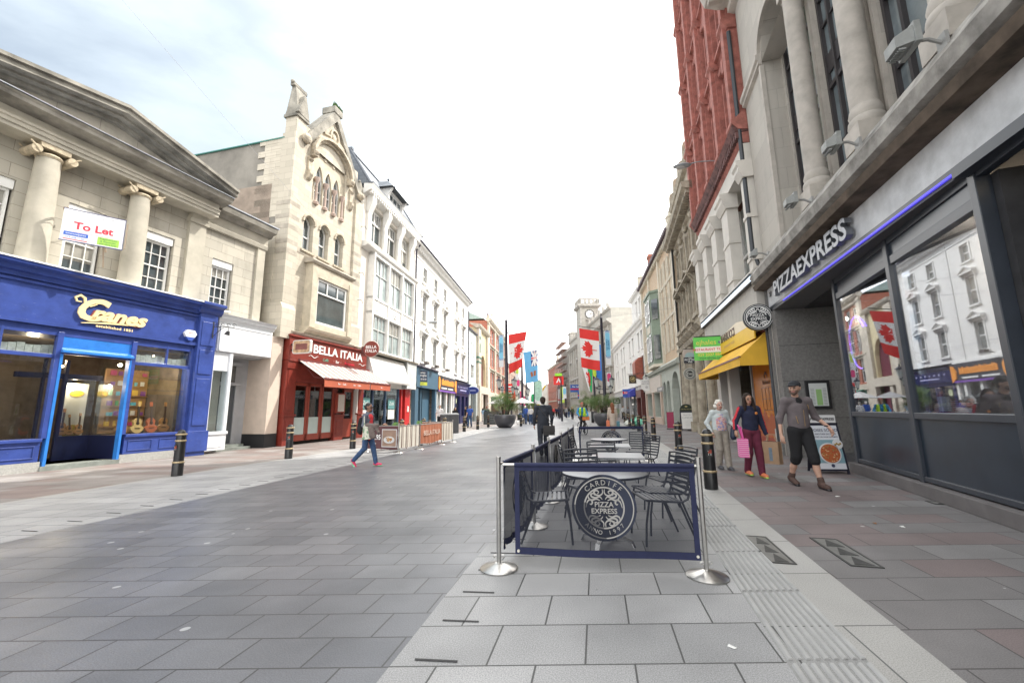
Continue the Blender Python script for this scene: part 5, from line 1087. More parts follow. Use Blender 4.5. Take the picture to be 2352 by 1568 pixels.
# roundel sign
t = thing('projecting_sign', 'round black restaurant roundel with white scrollwork on a bracket by the yellow awning', 'sign', (0,0,0))
m = MB(); m.cyl((0,0,0),(0,.14,0),.42,.42,40,0); m.tube([(.385*math.cos(i*.1571),-.004,.385*math.sin(i*.1571)) for i in range(40)],.008,4,1,closed=True); emblem(m,0,0,.345,-.006,.008,1); m.build('disc', [mat('sign black',(.012,.015,.022),.4,0),TEXTW], t)
m = MB(); m.box(.38,.66,.03,.11,-.17,.17); m.build('bracket', BLK, t); t.location = (7.68,12.6,4.18); t.rotation_euler.z = R(-20)
def flood(u, z, lab, s=1.):
    t = hang('floodlight', lab, 'floodlight', PEB, -1, u, z, 'floodlights on the stone ledge'); a = PEB.rotation_euler.z; t.location += Vector((-math.sin(a), math.cos(a), 0))*.42
    m = MB(-1); m.add([(-.2*s,.1,-.14*s),(.2*s,.1,-.14*s),(.2*s,.1,.14*s),(-.2*s,.1,.14*s),(-.14*s,.36*s,-.16*s),(.14*s,.36*s,-.16*s),(.14*s,.36*s,.02),(-.14*s,.36*s,.02)],[(0,1,2,3),(4,5,6,7),(0,1,5,4),(1,2,6,5),(2,3,7,6),(3,0,4,7)])
    m.box(-.22*s,.22*s,.06,.13,-.17*s,.17*s)
    for i in range(7): m.box(-.12+i*.037,-.11+i*.037,.2,.33*s,-.175,-.15)
    m.build('housing', mat('weathered grey casting',(.27,.28,.27),.6,.15,6), t, bevel=.01); m = MB(-1); m.tube([(0,.12,0),(0,-.1,-.02),(0,-.25,-.12)],.025,6); m.box(-.08,.08,-.26,-.22,-.22,.0); m.build('bracket', mat('bracket grey',(.3,.3,.29),.6,0), t)
flood(2.15,6.0,'large floodlight on the stone ledge nearest the camera',.85); flood(4.25,5.98,'floodlight on the ledge between the two nearest column bases',.75); flood(6.3,5.95,'floodlight on the ledge left of the farther column base',.75); flood(9.5,5.9,'small floodlight at the far end of the stone ledge',.65)
t = thing('menu_case', 'black framed menu case on the granite entrance pier', 'menu case', (0,0,0)); a = PEB.rotation_euler.z
t.location = (PEB.location.x+math.cos(a)*10.18+math.sin(a)*.85, PEB.location.y+math.sin(a)*10.18-math.cos(a)*.85, 1.75); t.rotation_euler.z = a+R(-90)
m = MB(); m.box(-.3,.3,-.06,0,-.4,.4); m.build('case', BLK, t, bevel=.01); m = MB(); m.box(-.22,.22,-.066,-.06,-.32,.32,0); m.box(-.06,.08,-.068,-.066,-.3,.15,1)
for i in range(12): m.box(-.19,-.1,-.068,-.066,-.28+i*.04,-.265+i*.04,2); m.box(.11,.19,-.068,-.066,-.28+i*.04,-.265+i*.04,2)
m.build('menu_sheet', [mat('menu sheet pale',(.6,.63,.62),.5,0),mat('menu green strip',(.3,.5,.2),.5,0),mat('menu text grey',(.3,.32,.32),.6,0)], t)
# ---------------- red brick building on white piers, yellow awned shop ----------------
RA, RBB = (8.15,13.0), (10.55,22.7)
WP = mat('off white stone pier', (.58,.55,.5), .75, .07, 2, .1)
BRK = masonry('deep red pressed brick', (.3,.105,.085), (.4,.17,.14), (.34,.2,.17), .26, .09, stain=.35, stainc=(.12,.05,.045), msize=.012)
TERR = mat('red terracotta moulding', (.33,.12,.095), .8, .35, 4, .6); TERD = mat('weathered dark terracotta', (.13,.06,.055), .85, .5, 4, .4)
def redtower():
    t = frame_root('red_brick_building', 'very tall red brick and terracotta building raised on white stone piers', 'building', RA, RBB); S = -1
    U0, U1, H = -.35, 7.6, 27
    m = MB(S); ops = []; bays = [(.25+i*1.95, 1.35+i*1.95) for i in range(4)]
    for z in (11.6,15.6,19.6,23.4):
        for a,b in bays: ops.append((a,b,z,z+2.6,'seg',.3))
    wall(m, U0, U1, 10.3, H, ops, 0, .4); shell(m, U0, U1, 10.3, H, 9); m.build('wall', BRK, t)
    f = MB(S)
    for i in range(5):
        u = -.3+i*1.95; f.box(u,u+.5,0,.28,10.9,H); f.box(u+.1,u+.4,.28,.42,11.2,H)
        for z in (11.,15.0,19.,22.8,26.2): f.prof(u-.08,u+.58,[(0,z-.3),(.3,z-.25),(.5,z),(.5,z+.12),(.34,z+.2),(0,z+.5)])
    for z in (14.75,18.8,22.6,26): f.prof(U0,U1,[(0,z),(.12,z+.05),(.18,z+.25),(.3,z+.3),(.3,z+.42),(0,z+.5)]); 
    for a,b in bays:
        for z in (11.6,15.6,19.6,23.4): f.box(a-.12,a,0,.14,z,z+2.3); f.box(b,b+.12,0,.14,z,z+2.3); f.prof(a-.15,b+.15,[(0,z+2.65),(.2,z+2.7),(.24,z+2.85),(0,z+2.95)]); f.box((a+b)/2-.1,(a+b)/2+.1,0,.26,z+2.3,z+2.9)
    f.build('terracotta_piers', TERR, t)
    f = MB(S); f.prof(U0,U1+.05,[(0,10.2),(.2,10.25),(.28,10.4),(.28,10.62),(0,10.62)]); 
    f.build('base_moulding', TERR, t)
    f = MB(S); f.prof(U0,U1+.05,[(0,10.64),(.4,10.68),(.5,10.9),(.42,11.05),(0,11.1)])
    for k in range(40): f.box(U0+k*.2,U0+k*.2+.1,.28,.4,10.42,10.66)
    f.build('weathered_band', TERD, t)
    for a,b in bays:
        for z in (11.6,15.6,19.6,23.4): window(t,S,a+.03,b-.03,z+.03,z+2.57,-.25,WOODW,DARKG,1,2,.07,.05,'seg',.3)
    # white storey: piers with capitals, lintel, glass behind
    f = MB(S)
    for i in range(5):
        u = -.35+i*1.95+(.0 if i else .0); a, b = u+.3, u+1.1
        if i == 0: a, b = -.35, .0
        f.box(a,b,-.1,.3,5.75,9.55); f.box(a-.05,b+.05,-.1,.34,6.1,6.22); f.box(a-.04,b+.04,-.1,.33,7.55,7.68)
        f.prof(a-.1,b+.1,[(-.1,8.95),(.34,8.95),(.46,9.2),(.46,9.32),(.52,9.4),(.52,9.55),(-.1,9.55)])
    f.box(U0,U1,-.5,.22,9.55,10.2); f.prof(U0,U1,[(-.6,5.6),(.42,5.6),(.42,5.68),(.3,5.82),(-.6,5.9)])
    f.build('white_piers', WP, t)
    f = MB(S); f.box(U0,U1,-.75,-.7,5.8,9.55); f.build('mezzanine_glass', darkglass('mezzanine glass',(.22,.24,.23),.08), t)
    f = MB(S)
    for i in range(12): f.box(U0+i*.66,U0+i*.66+.06,-.7,-.62,5.8,9.55)
    f.box(U0,U1,-.7,-.6,7.4,7.5); f.build('mezzanine_mullions', WTRIM, t)
    f = MB(S); f.box(U0,U1,-.4,.3,4.0,5.4); f.build('render_fascia', masonry('streaked pale render',(.46,.44,.4),(.5,.48,.44),(.46,.44,.4),4,3,stain=.35,stainc=(.2,.19,.17),nscale=2.2), t)
    f = MB(S); f.box(U0,U1+.1,.3,.42,5.38,5.6); f.build('reflective_strip', mat('pale blue reflective strip',(.4,.55,.72),.12,.2,.7,0,.6), t)
    f = MB(S); f.box(U0,U1+.1,.28,.45,5.34,5.38); f.box(U0,U1+.1,.28,.46,5.6,5.64); f.build('strip_edge', BLK, t)
    f = MB(S); f.box(-.35,.1,-.4,.02,0,4.0); f.box(-.36,.12,-.4,.05,0,.75); f.box(6.6,7.2,-.5,.02,0,4.0); f.box(5.0,5.4,-.4,0,0,4.); f.build('shop_pier', mat('smooth pale pier',(.52,.5,.47),.5,.06), t)
    # yellow shop: graphic fascia, orange glass wall
    f = MB(S); f.box(.1,5.0,.3,.34,3.62,4.1,0); f.pz([(.1,4.1),(5.0,4.1),(4.2,4.35),(2.0,4.5),(.1,4.28)],.3,.345,1)
    f.build('yellow_fascia', [mat('yolk yellow',(.78,.5,.03),.5,.04),mat('fascia cream',(.75,.66,.5),.5,.05)], t)
    x = MB(S); put_text(x,'BARBUCCI',.42,3.3,4.22,.352,0,bold=.012,depth=.012,sx=1.05); x.build('lettering', mat('brown lettering',(.1,.05,.03),.5,0), t)
    x = MB(S); put_text(x,'LEGENDARY TASTE',.14,3.2,3.86,.345,0,depth=.006,sx=1.3); x.build('small_lettering', mat('pale tan lettering',(.6,.42,.2),.5,0), t)
    f = MB(S); f.box(.3,3.6,-.55,-.5,.35,3.9); f.build('orange_window_wall', mat('orange window film',(.62,.2,.02),.25,.15,1.2), t)
    f = MB(S); 
    for k in range(5): f.pz([(.3+k*.66,1.0),(.63+k*.66,1.0+.32*(1 if k%2 else .6)),(.96+k*.66,1.0)],-.5,-.495,0)
    f.box(.3,3.6,-.5,-.497,.38,1.0,0); f.build('dune_graphic', mat('burnt orange print',(.4,.08,.015),.4,.15,2), t)
    f = MB(S)
    for a,b,c,d in ((1.6,2.7,1.3,2.1),): 
        for i in range(4): f.box(a+(b-a)*i/3-.008,a+(b-a)*i/3+.008,-.5,-.492,c,d)
        for i in range(3): f.box(a,b,-.5,-.492,c+(d-c)*i/2,c+(d-c)*i/2+.015)
    x2 = f; put_text(x2,'Barbucci',.22,2.15,2.3,-.49,0,depth=.004); f.ball((2.15,-.49,2.62),.12,6,0,(1,.05,.55)); f.box(2.0,2.05,-.5,-.49,2.45,2.6); f.box(2.25,2.3,-.5,-.49,2.45,2.6); f.box(.3,3.6,-.55,-.48,.1,.36,1)
    f.build('window_print', [mat('print brown',(.12,.05,.02),.5,0),mat('red kick panel',(.35,.06,.03),.5,.1)], t)
    f = MB(S); f.box(3.65,4.95,-1.2,-1.15,0,3.2); f.box(3.6,3.68,-1.2,-.45,0,3.3); f.build('door_glass', glass('pale green door glass',(.5,.6,.55),.2), t)
    f = MB(S); f.box(3.6,5.0,-.6,-.4,3.2,3.5); f.box(3.58,3.7,-.6,-.44,0,3.3); f.box(5.35,6.7,-.6,-.4,3.0,4); f.build('door_frame', mat('steel door frame',(.3,.31,.32),.4,.08), t)
    f = MB(S); f.box(5.4,6.6,-.5,-.45,0,3.); f.box(U0,U1,-5,-4.9,0,4); f.box(U0,U1,-4.9,-.4,3.98,4.0); f.build('interior', ROOMD, t)
    f = MB(S); f.box(.02,.1,.05,.12,3.9,4.5); f.build('cable_box', WHITE, t)
    return t
RED_T = redtower(); S = -1
t = awning(RED_T, -1, -.12, 6.7, 3.82, 3.0, .02, .9, 'awning', 'yellow folding awning over the orange shop window', mat('golden awning cloth',(.72,.42,.04),.85,.12,1.4,.5,bscale=6), mat('golden awning cloth',(0,0,0)), 5, .28, mat('golden awning cloth',(0,0,0)), None, True)
t = hang('street_lamp', 'grey cobra head street lamp on a long arm fixed to the red brick wall', 'street lamp', RED_T, -1, 2.6, 11.35, 'wall mounted street lamps')
GAL = mat('galvanised grey', (.3,.32,.34), .5, .1, 5, 0, .3)
def lamphead(t, s=1):
    m = MB(s); m.tube([(0,0,0),(0,.5,.1),(0,1.0,.14),(0,1.3,.1)],.022,6); m.box(-.05,.05,-.02,.05,-.12,.12); m.build('arm', GAL, t)
    m = MB(s); m.lathe([(.02,-.1),(.16,-.05),(.19,0),(.14,.06),(.02,.09)],(0,1.62,.06),14,sy=2.0); m.build('lamp_head', GAL, t, smooth=True); m = MB(s); m.lathe([(.01,-.12),(.1,-.1),(.13,-.05)],(0,1.68,.05),12,sy=1.6); m.build('lens', mat('lamp lens',(.45,.45,.43),.2,0), t, smooth=True)
lamphead(t, -1)
t2 = hang('street_lamp', 'grey cobra head street lamp on the edge of the tall white building', 'street lamp', TW, 1, 7.9, 7.9, 'wall mounted street lamps'); lamphead(t2, 1)
# green agents board
t = hang('letting_board', 'bright green restaurant to let board projecting beside the yellow awning', 'letting board', RED_T, -1, 4.6, 3.93); a = RED_T.rotation_euler.z
t.rotation_euler.z = a-R(90)-R(4); t.location += Vector((-math.sin(a), math.cos(a), 0))*.74
m = MB(); m.box(-.66,.66,-.015,.015,-.5,.5,0); m.box(-.6,.62,-.02,.0,-.17,.08,1); m.box(.33,.43,-.02,0,.2,.3,2); m.box(.45,.55,-.02,0,.1,.2,3); m.box(.45,.55,-.02,0,.3,.4,3)
put_text(m,'ejhales',.3,-.15,.26,.018,3,depth=.004); put_text(m,'RESTAURANT TO LET',.145,.01,-.045,.022,4,depth=.004,bold=.002); put_text(m,'029 2037 8844',.17,0,-.27,.018,3,depth=.004,bold=.002); put_text(m,'www.ejhales.co.uk',.13,.02,-.41,.018,5,depth=.004)
m.build('board', [mat('agent green',(.13,.58,.1),.5,.04),TEXTW,mat('agent grey square',(.1,.15,.2),.5,0),mat('agent yellow',(.72,.62,.12),.5,0),TEXTR,mat('agent dark ink',(.02,.04,.05),.5,0)], t)
m = MB(); m.box(-.6,.76,.015,.05,.5,.55); m.box(.3,.75,.015,.05,-.56,-.5); m.build('bracket', BLK, t)
# ---------------- ornate stone bank ----------------
BNK = masonry('brown grey ashlar', (.36,.31,.24), (.43,.375,.3), (.22,.19,.15), .7, .33, stain=.35, stainc=(.14,.12,.09)); BNKT = mat('weathered bank trim', (.34,.3,.235), .85, .35, 2.5, .4)
t = frame_root('ornate_stone_bank', 'ornate weathered stone building with pedimented windows and a heavy bracketed cornice', 'building', RA, RBB)
m = MB(S); ops = []; cs = [9.3,11.4,13.4,15.4]
for c in cs: ops += [(c-.5,c+.5,10.2,12.0),(c-.5,c+.5,6.6,9.0),(c-.45,c+.45,14.0,15.2)]
wall(m,7.6,16.9,0,15.6,ops,0,.3); shell(m,7.6,16.9,0,15.6,9); m.build('wall', BNK, t)
m = MB(S); m.prof(7.6,17.1,[(0,12.6),(.15,12.7),(.2,12.95),(.6,13.05),(.8,13.15),(.85,13.4),(0,13.5)]); m.prof(7.6,17.,[(0,15.4),(.25,15.5),(.35,15.8),(0,15.9)]); m.prof(7.6,17,[(0,5.1),(.3,5.2),(.4,5.45),(0,5.55)]); m.prof(7.6,17,[(0,9.6),(.12,9.65),(.15,9.85),(0,9.9)])
for i in range(30): m.box(7.7+i*.31,7.85+i*.31,.2,.62,12.82,13.04)
for c in cs:
    m.prof(c-.25,c+.25,[(0,15.8),(.3,15.8),(.3,16.6),(0,16.8)]); m.box(c-.65,c-.5,0,.15,6.6,9.); m.box(c+.5,c+.65,0,.15,6.6,9.); pediment(m,c-.9,c+.9,9.1,.45,0,.45); m.box(c-.62,c-.5,0,.1,10.2,12); m.box(c+.5,c+.62,0,.1,10.2,12); m.ball((c,.15,12.25),.28,6,0,(1,.6,.8)); m.box(c-.7,c+.7,0,.4,6.35,6.55)
    for q in range(5): m.lathe([(.05,0),(.08,.15),(.04,.3),(.06,.45)],(c-.6+q*.3,.3,5.85),6)
    m.box(c-.75,c+.75,.0,.42,6.3,6.42); m.prof(c-.8,c+.8,[(0,5.55),(.3,5.65),(.5,5.85),(0,5.9)])
for u in (7.7,10.3,12.4,14.4,16.2): m.cyl((u+.2,.12,.6),(u+.2,.12,5.1),.26,.24,12); m.box(u-.1,u+.5,0,.45,0,.6)
m.build('carved_dressings', BNKT, t)
for o in ops: window(t,S,o[0]+.03,o[1]-.03,o[2]+.03,o[3]-.03,-.15,mat('brown sash',(.2,.17,.14),.6,0),DARKG,1,2,.06,.05)
m = MB(S)
for a,b in ((8.6,9.9),(10.9,12.2),(12.9,14.2)): m.box(a,b,.0,.04,1.2,4.4)
m.build('ground_window', DARKG, t)
# ---------------- castle arcade building ----------------
FB_ = masonry('pale yellow brick', (.55,.38,.24), (.62,.46,.3), (.5,.45,.38), .23, .085, stain=.1, msize=.01); SAGE = mat('sage green paint', (.2,.25,.19), .6, .1); CRM = mat('cream stone bands', (.6,.55,.45), .8, .1, 2); PALEG = mat('pale grey green stucco',(.42,.45,.4),.7,.08)
AA, AB = (11.93,28.9), (14.64,45.0)
t = frame_root('arcade_building', 'pale brick building with sage green bay windows over the arcade arches', 'building', AA, AB); AR = t
m = MB(S); ops = []; cs = [1.6,3.1,4.6,12.0,13.5,15.2]
for c in cs: ops += [(c-.4,c+.4,5.9,7.9),(c-.4,c+.4,8.8,10.6,'round',.4),(c-.4,c+.4,11.6,13.3,'round',.4)]
wall(m,0,16.3,4.9,14.5,ops,0,.25); shell(m,0,16.3,0,14.5,8); m.build('wall', FB_, t)
for o in ops: window(t,S,o[0]+.03,o[1]-.03,o[2]+.03,o[3]-.03,-.12,WOODW,DARKG,1,2,.06,.05,*(o[4:6] if len(o)>4 else ()))
m = MB(S)
for z in (8.3,11.1): m.prof(0,16.3,[(0,z),(.12,z+.03),(.15,z+.2),(0,z+.25)])
for i in range(34): m.box(.1+i*.48,.32+i*.48,.0,.3,14.05,14.4)
for u in (0,5.6,10.9,15.9): m.box(u,u+.4,0,.18,4.9,14.2)
for c in cs: m.box(c-.6,c-.4,0,.1,5.8,13.2); m.box(c+.4,c+.6,0,.1,5.8,13.2)
m.build('cream_dressings', CRM, t)
m = MB(S); m.prof(-.1,16.5,[(-.3,14.4),(.5,14.42),(.55,14.6),(-.3,14.7)]); m.build('eaves', mat('dark eaves',(.08,.05,.07),.6), t)
m = MB(S); m.prism([(0,.3,14.6),(0,-4,16.8),(0,-8,14.6)],(16.3,0,0)); m.build('roof', SLATE, t)
m = MB(S)  # sage bay
m.prism([(6.2,0,5.2),(6.9,.75,5.2),(10.0,.75,5.2),(10.7,0,5.2)],(0,0,6.4)); m.prism([(6.1,0,11.5),(6.8,.85,11.5),(10.1,.85,11.5),(10.8,0,11.5)],(0,0,.2)); bay = m.build('bay_window', SAGE, t)
m = MB(S); m.prism([(6.1,0,4.95),(6.85,.8,4.95),(10.05,.8,4.95),(10.8,0,4.95)],(0,0,.25)); m.box(7.6,9.3,.75,.78,8.1,8.75); m.build('bay_panels', CRM, bay)
for z0,z1 in ((5.5,7.9),(9.0,11.1)):
    for u in (7.15,8.65): window(t,S,u,u+1.1,z0,z1,.83,WOODW,darkglass('bay glass pale',(.3,.32,.33),.1),1,2,.12,.08,'round',.4)
m = MB(S)
for z0,z1 in ((5.6,7.7),(9.1,10.9)): m.prism([(6.35,.22,z0),(6.75,.65,z0),(6.72,.7,z0),(6.3,.25,z0)],(0,0,z1-z0))
m.build('bay_side_panes', DARKG, bay)
m = MB(S); wall(m,0,16.3,0,4.6,[(.7,3.2,0,4.1,'round',1.2),(4.0,5.2,0.1,3.6,'round',.6),(5.6,6.8,.1,3.6,'round',.6),(8,11.5,.6,2.8),(12.2,15.8,.6,2.8)],.15,.5); m.prof(-.05,16.4,[(0,4.5),(.4,4.55),(.5,4.75),(.3,4.95),(0,5.0)]); m.build('ground_storey', PALEG, t)
m = MB(S); m.box(7.2,16.3,.15,.3,2.9,4.3,0); m.box(7.2,16.3,.15,.22,0,.6,1); 
for u in (7.2,11.6,15.9): m.box(u,u+.5,.15,.3,0,2.9,1)
m.build('pink_shop_front', [mat('pale blush panel',(.6,.54,.48),.7,.06),mat('blush paint',(.52,.4,.33),.7,.06)], t)
m = MB(S); m.box(.5,16,-.4,-.35,0,4.2); m.build('dark_openings', mat('dim arcade',(.12,.13,.12),.9,.3), t)
x = MB(S); x.box(3.9,7,.6,.64,2.75,3.15,0); put_text(x,'THE ARCADE',.26,5.45,2.95,.65,1,depth=.006); x.build('arcade_name_board', [mat('name board grey',(.2,.2,.2),.5,0),TEXTW], t)
m = MB(S); m.tube([(-.05,.12,0),(-.05,.12,14.3)],.07,6); m.build('downpipe', BLK, t)
m = MB(S); m.lathe([(.4,0),(.45,.5),(.5,.55),(.35,.8),(.1,1.1),(.03,1.9)],(-.2,.0,14.7),8); m.box(-.6,.2,-.4,.4,14.2,14.8); m.lathe([(.35,0),(.35,1.),(.45,1.1),(.12,1.3),(.03,2.0)],(15.9,.1,14.7),8); m.build('finial_turret', CRM, t)
m = MB(S); m.add([(-2.4,.0,15.5),(-.3,0,15.5),(-.3,-3,15.5),(-2.4,-3,15.5),(-1.9,-.5,18.2),(-.9,-.5,18.2),(-.9,-2.5,18.2),(-1.9,-2.5,18.2)],[(0,1,5,4),(1,2,6,5),(2,3,7,6),(3,0,4,7),(4,5,6,7)]); m.build('turret_roof', SLATE, t)
# ---------------- white stucco pair with dark gable wall ----------------
t = frame_root('white_stucco_shops', 'white stucco building with tall plain windows, dentilled cornice and dark brick gable wall', 'building', (14.64,45.0), (17.7,71.8)); WS = t
m = MB(S); ops = []; cs = [1.7,3.6,7.5,10,15,17.5,22,24.5]
for c in cs: ops += [(c-.45,c+.45,8.2,10.2),(c-.45,c+.45,4.9,7.3)] + ([(c-.4,c+.4,12.1,14.0)] if 1 < c < 4 else [])
wall(m,0,27,4.0,11.4,[o for o in ops if o[3]<11],0,.2); shell(m,0,27,0,11.4,9); wall(m,.6,7.0,11.4,15.0,[o for o in ops if o[2]>12],0,.2); m.quad((7,0,11.4),(7,-9,11.4),(7,-9,15),(7,0,15)); m.build('wall', WSTUC, t)
for o in ops: window(t,S,o[0]+.03,o[1]-.03,o[2]+.03,o[3]-.03,-.12,WOODW,darkglass('terrace glass',(0,0,0)),1,2,.06,.05)
m = MB(S); m.prof(-.1,27.2,[(0,11.0),(.25,11.1),(.45,11.3),(.5,11.5),(0,11.6)]); m.prof(.5,7.2,[(0,14.7),(.3,14.85),(.45,15.1),(-.2,15.2)]); m.prof(0,27,[(0,3.9),(.3,4.0),(.3,4.2),(0,4.3)])
for i in range(60): m.box(.1+i*.44,.25+i*.44,0,.3,10.9,11.1)
for o in ops[:16]: m.box(o[0]-.15,o[1]+.15,0,.1,o[3],o[3]+.18); m.box(o[0]-.1,o[1]+.1,0,.12,o[2]-.15,o[2])
m.build('cornice', WTRIM, t)
m = MB(S); m.box(.48,.6,-9,-.0,11.5,15.2); m.prism([(.5,0,15.0),(.5,-4.5,17.2),(.5,-9,15)],(.3,0,0)); m.build('brick_gable_wall', masonry('sooty brick',(.16,.13,.11),(.2,.165,.14),(.15,.13,.12),.22,.08), t)
m = MB(S); m.box(.6,1.6,-2.2,-1.2,11.4,18.9); m.box(.5,1.7,-2.3,-1.1,18.6,18.9); m.build('chimney', RB, t)
m = MB(S)
for u in (.2,5,11,16,21,26): m.box(u,u+.3,-.05,.2,0,4)
m.box(0,27,-.05,.15,3.2,4); m.build('shop_frames', mat('pale shop paint',(.5,.5,.5),.6,.1), t); m = MB(S); m.box(.3,27,-.3,-.2,0,3.4); m.build('shop_glass', DARKG, t)
m = MB(S); m.prof(6.5,11,[(.2,3.0),(.9,2.8),(.9,3.5),(.2,3.9)]); m.build('blue_canopy', mat('violet blue canopy',(.06,.07,.4),.7,.1), t)
m = MB(S); m.box(1.5,4.5,.05,.5,2.6,3.5,0); m.box(1.5,1.9,.0,.45,0,2.6,0); m.box(4.2,4.6,0,.45,0,2.6,0); 
m.prof(1.8,3.6,[(0,4.7),(.9,5.0),(.9,6.6),(.5,7.1),(0,7.2)],2); m.build('red_timber_shop', [mat('dark red brown timber',(.11,.03,.025),.5,.15),TEXTW,mat('red oriel',(.3,.08,.05),.6,.3)], t)
# ---------------- grey blocks, clock tower building, scaffold, red far block ----------------
GST = masonry('grey limestone', (.4,.385,.345), (.46,.44,.39), (.28,.26,.23), .8, .4, stain=.3, stainc=(.25,.23,.2)); GSTT = mat('grey limestone trim', (.42,.4,.365), .85, .2, 2)
C2A, C2B = (17.7,72.0), (15.5,125.0)
t = frame_root('clock_tower_building', 'long grey stone office building with a corner turret and upper storeys', 'building', C2A, C2B); CT = t
m = MB(S); ops = []; cs = [3+i*3.0 for i in range(13)]
for c in cs: ops += [(c-.7,c+.7,14.0,15.8),(c-.7,c+.7,9.6,13.2),(c-.7,c+.7,5.2,8.2)]
wall(m,0,42,0,19.4,ops,0,.4); shell(m,0,42,0,19.4,12); m.build('wall', GST, t)
for o in ops: window(t,S,o[0]+.05,o[1]-.05,o[2]+.05,o[3]-.05,-.2,mat('grey sash',(.4,.4,.4),.6,0),DARKG,2,2,.1,.08)
m = MB(S); m.prof(0,42,[(0,16.4),(.4,16.6),(.9,17.0),(.9,17.3),(0,17.4)]); m.prof(0,42,[(0,19.0),(.3,19.2),(.4,19.5),(0,19.6)]); m.prof(0,42,[(0,8.6),(.4,8.8),(.4,9.2),(0,9.3)]); m.prof(0,42,[(0,4.2),(.4,4.3),(.4,4.7),(0,4.8)])
for i in range(14): m.box(1.3+i*3,1.75+i*3,0,.35,4.8,16.4); m.box(1.2+i*3,1.9+i*3,-.1,.3,19.5,20.5)
for c in cs[::3]: m.pz([(c-1.3,13.4),(c+1.3,13.4),(c,14.)],0,.5)
m.build('stone_dressings', GSTT, t)
m = MB(S); m.box(22,31,-8,-.5,19.4,21.6); m.prof(21.8,31.2,[(-8,21.6),(-.2,21.6),(-.2,21.9),(-8,21.9)]); m.box(38.6,41.4,-2.4,.3,19.4,21.6); m.prof(38.4,41.6,[(-2.6,21.6),(.5,21.6),(.5,21.9),(-2.6,21.9)]); m.lathe([(1.2,0),(.8,.5),(.1,.9),(.04,3.2)],(40,-1,21.9),8); m.build('upper_block', GSTT, t)
t = thing('clock_tower', 'square grey stone clock tower with a pierced parapet rising over the street', 'tower', (17.0,91,0), R(4))
m = MB(); m.box(-2.05,2.05,-2,2.1,0,23.9); m.build('shaft', GST, t)
m = MB(); m.box(-2.35,2.35,-2.3,2.4,23.5,23.75); m.box(-2.6,2.6,-2.6,2.6,23.75,24.2); m.box(-2.2,2.2,-2.2,2.2,24.2,24.5)
for z in (25.3,): m.box(-2.25,2.25,-2.25,-1.9,z,z+.3); m.box(-2.25,2.25,1.9,2.25,z,z+.3); m.box(-2.25,-1.9,-2.2,2.2,z,z+.3); m.box(1.9,2.25,-2.2,2.2,z,z+.3)
for x in (-2.25,-1.15,-.25,.7,1.75):
    m.box(x,x+.5,-2.25,-1.9,24.5,25.3); m.box(x,x+.5,1.9,2.25,24.5,25.3); m.box(-2.25,-1.9,x,x+.5,24.5,25.3); m.box(1.9,2.25,x,x+.5,24.5,25.3)
for x in (-2.12,1.7): m.box(x,x+.42,-2.1,-1.98,17,23.5)
for i in range(14): m.box(-2.3+i*.34,-2.15+i*.34,-2.55,-2.3,23.55,23.75)
m.box(-.55,.55,-2.3,-1.98,16,20.6); m.prof(-.9,.9,[(-2.5,20.6),(-2.,20.6),(-2.,20.8),(-2.5,20.8)]); m.build('dressings', GSTT, t)
m = MB(); m.cyl((0,-2,22.0),(0,-2.12,22.0),.98,.98,28,0); m.tube([(.95*math.cos(i*.2244),-2.13,22+.95*math.sin(i*.2244)) for i in range(28)],.07,6,1,closed=True)
for i in range(12):
    a = i*math.pi/6; m.prism([(.7*math.cos(a-.05),-2.125,22+.7*math.sin(a-.05)),(.88*math.cos(a-.05),-2.125,22+.88*math.sin(a-.05)),(.88*math.cos(a+.05),-2.125,22+.88*math.sin(a+.05)),(.7*math.cos(a+.05),-2.125,22+.7*math.sin(a+.05))],(0,-.02,0),1)
m.prism([(-.04,-2.13,22),(.04,-2.13,22),(.5,-2.13,22.25),(.48,-2.13,22.32)],(0,-.02,0),1); m.prism([(0,-2.13,22.04),(0,-2.13,21.96),(.75,-2.13,21.9),(.76,-2.13,21.95)],(0,-.02,0),1)
m.build('clock_face', [mat('clock white',(.7,.7,.68),.5,0),BLK], t)
CON = mat('streaked pale concrete', (.33,.32,.295), .9, .35, .5, .2)
t = thing('gabled_theatre_block', 'pale concrete block with a shallow gable behind the white stucco shops', 'building', (21.6,86,0), R(2)); m = MB(); m.prism([(-3.9,0,0),(3.4,0,0),(3.4,0,20.3),(.2,0,22.0),(-3.9,0,19.4)],(0,16,0)); m.build('wall', CON, t); m = MB(); m.prism([(-4,-.2,19.4),(.2,-.2,22.0),(.2,-.2,22.25),(-4,-.2,19.65)],(0,16,0)); m.prism([(3.5,-.2,20.2),(.2,-.2,22.0),(.2,-.2,22.25),(3.5,-.2,20.45)],(0,16,0)); m.build('roof_edge', mat('rusty verge',(.25,.14,.12),.8), t)
t = thing('concrete_office_block', 'stepped grey concrete block with a slanted rooflight behind the white stucco shops', 'building', (21.0,77,0), R(3)); m = MB(); m.box(.6,6,0,12,0,19.0); m.prism([(-3.2,0,0),(.6,0,0),(.6,0,18.8),(-3.2,0,15.2)],(0,10,0)); m.build('wall', CON, t)
m = MB(); m.prism([(-2.6,-.04,14.6),(.3,-.04,14.6),(.3,-.04,17.6)],(0,.05,0),0)
for i in range(5): m.box(-2.3+i*.55,-2.24+i*.55,-.08,-.04,14.6,14.9+i*.55,1)
m.box(-2.7,.4,-.1,-.02,14.5,14.6,1); m.build('rooflight', [mat('sky blue glazing',(.35,.5,.62),.15,.15),GSTT], t)
t = frame_root('red_brick_end_block', 'red brick corner building beyond the scaffolding at the end of the street', 'building', (15.2,128), (13.6,158)); m = MB(S); ops = [(2+i*3,3.2+i*3,z,z+2.4) for i in range(9) for z in (5,9,12.5)]
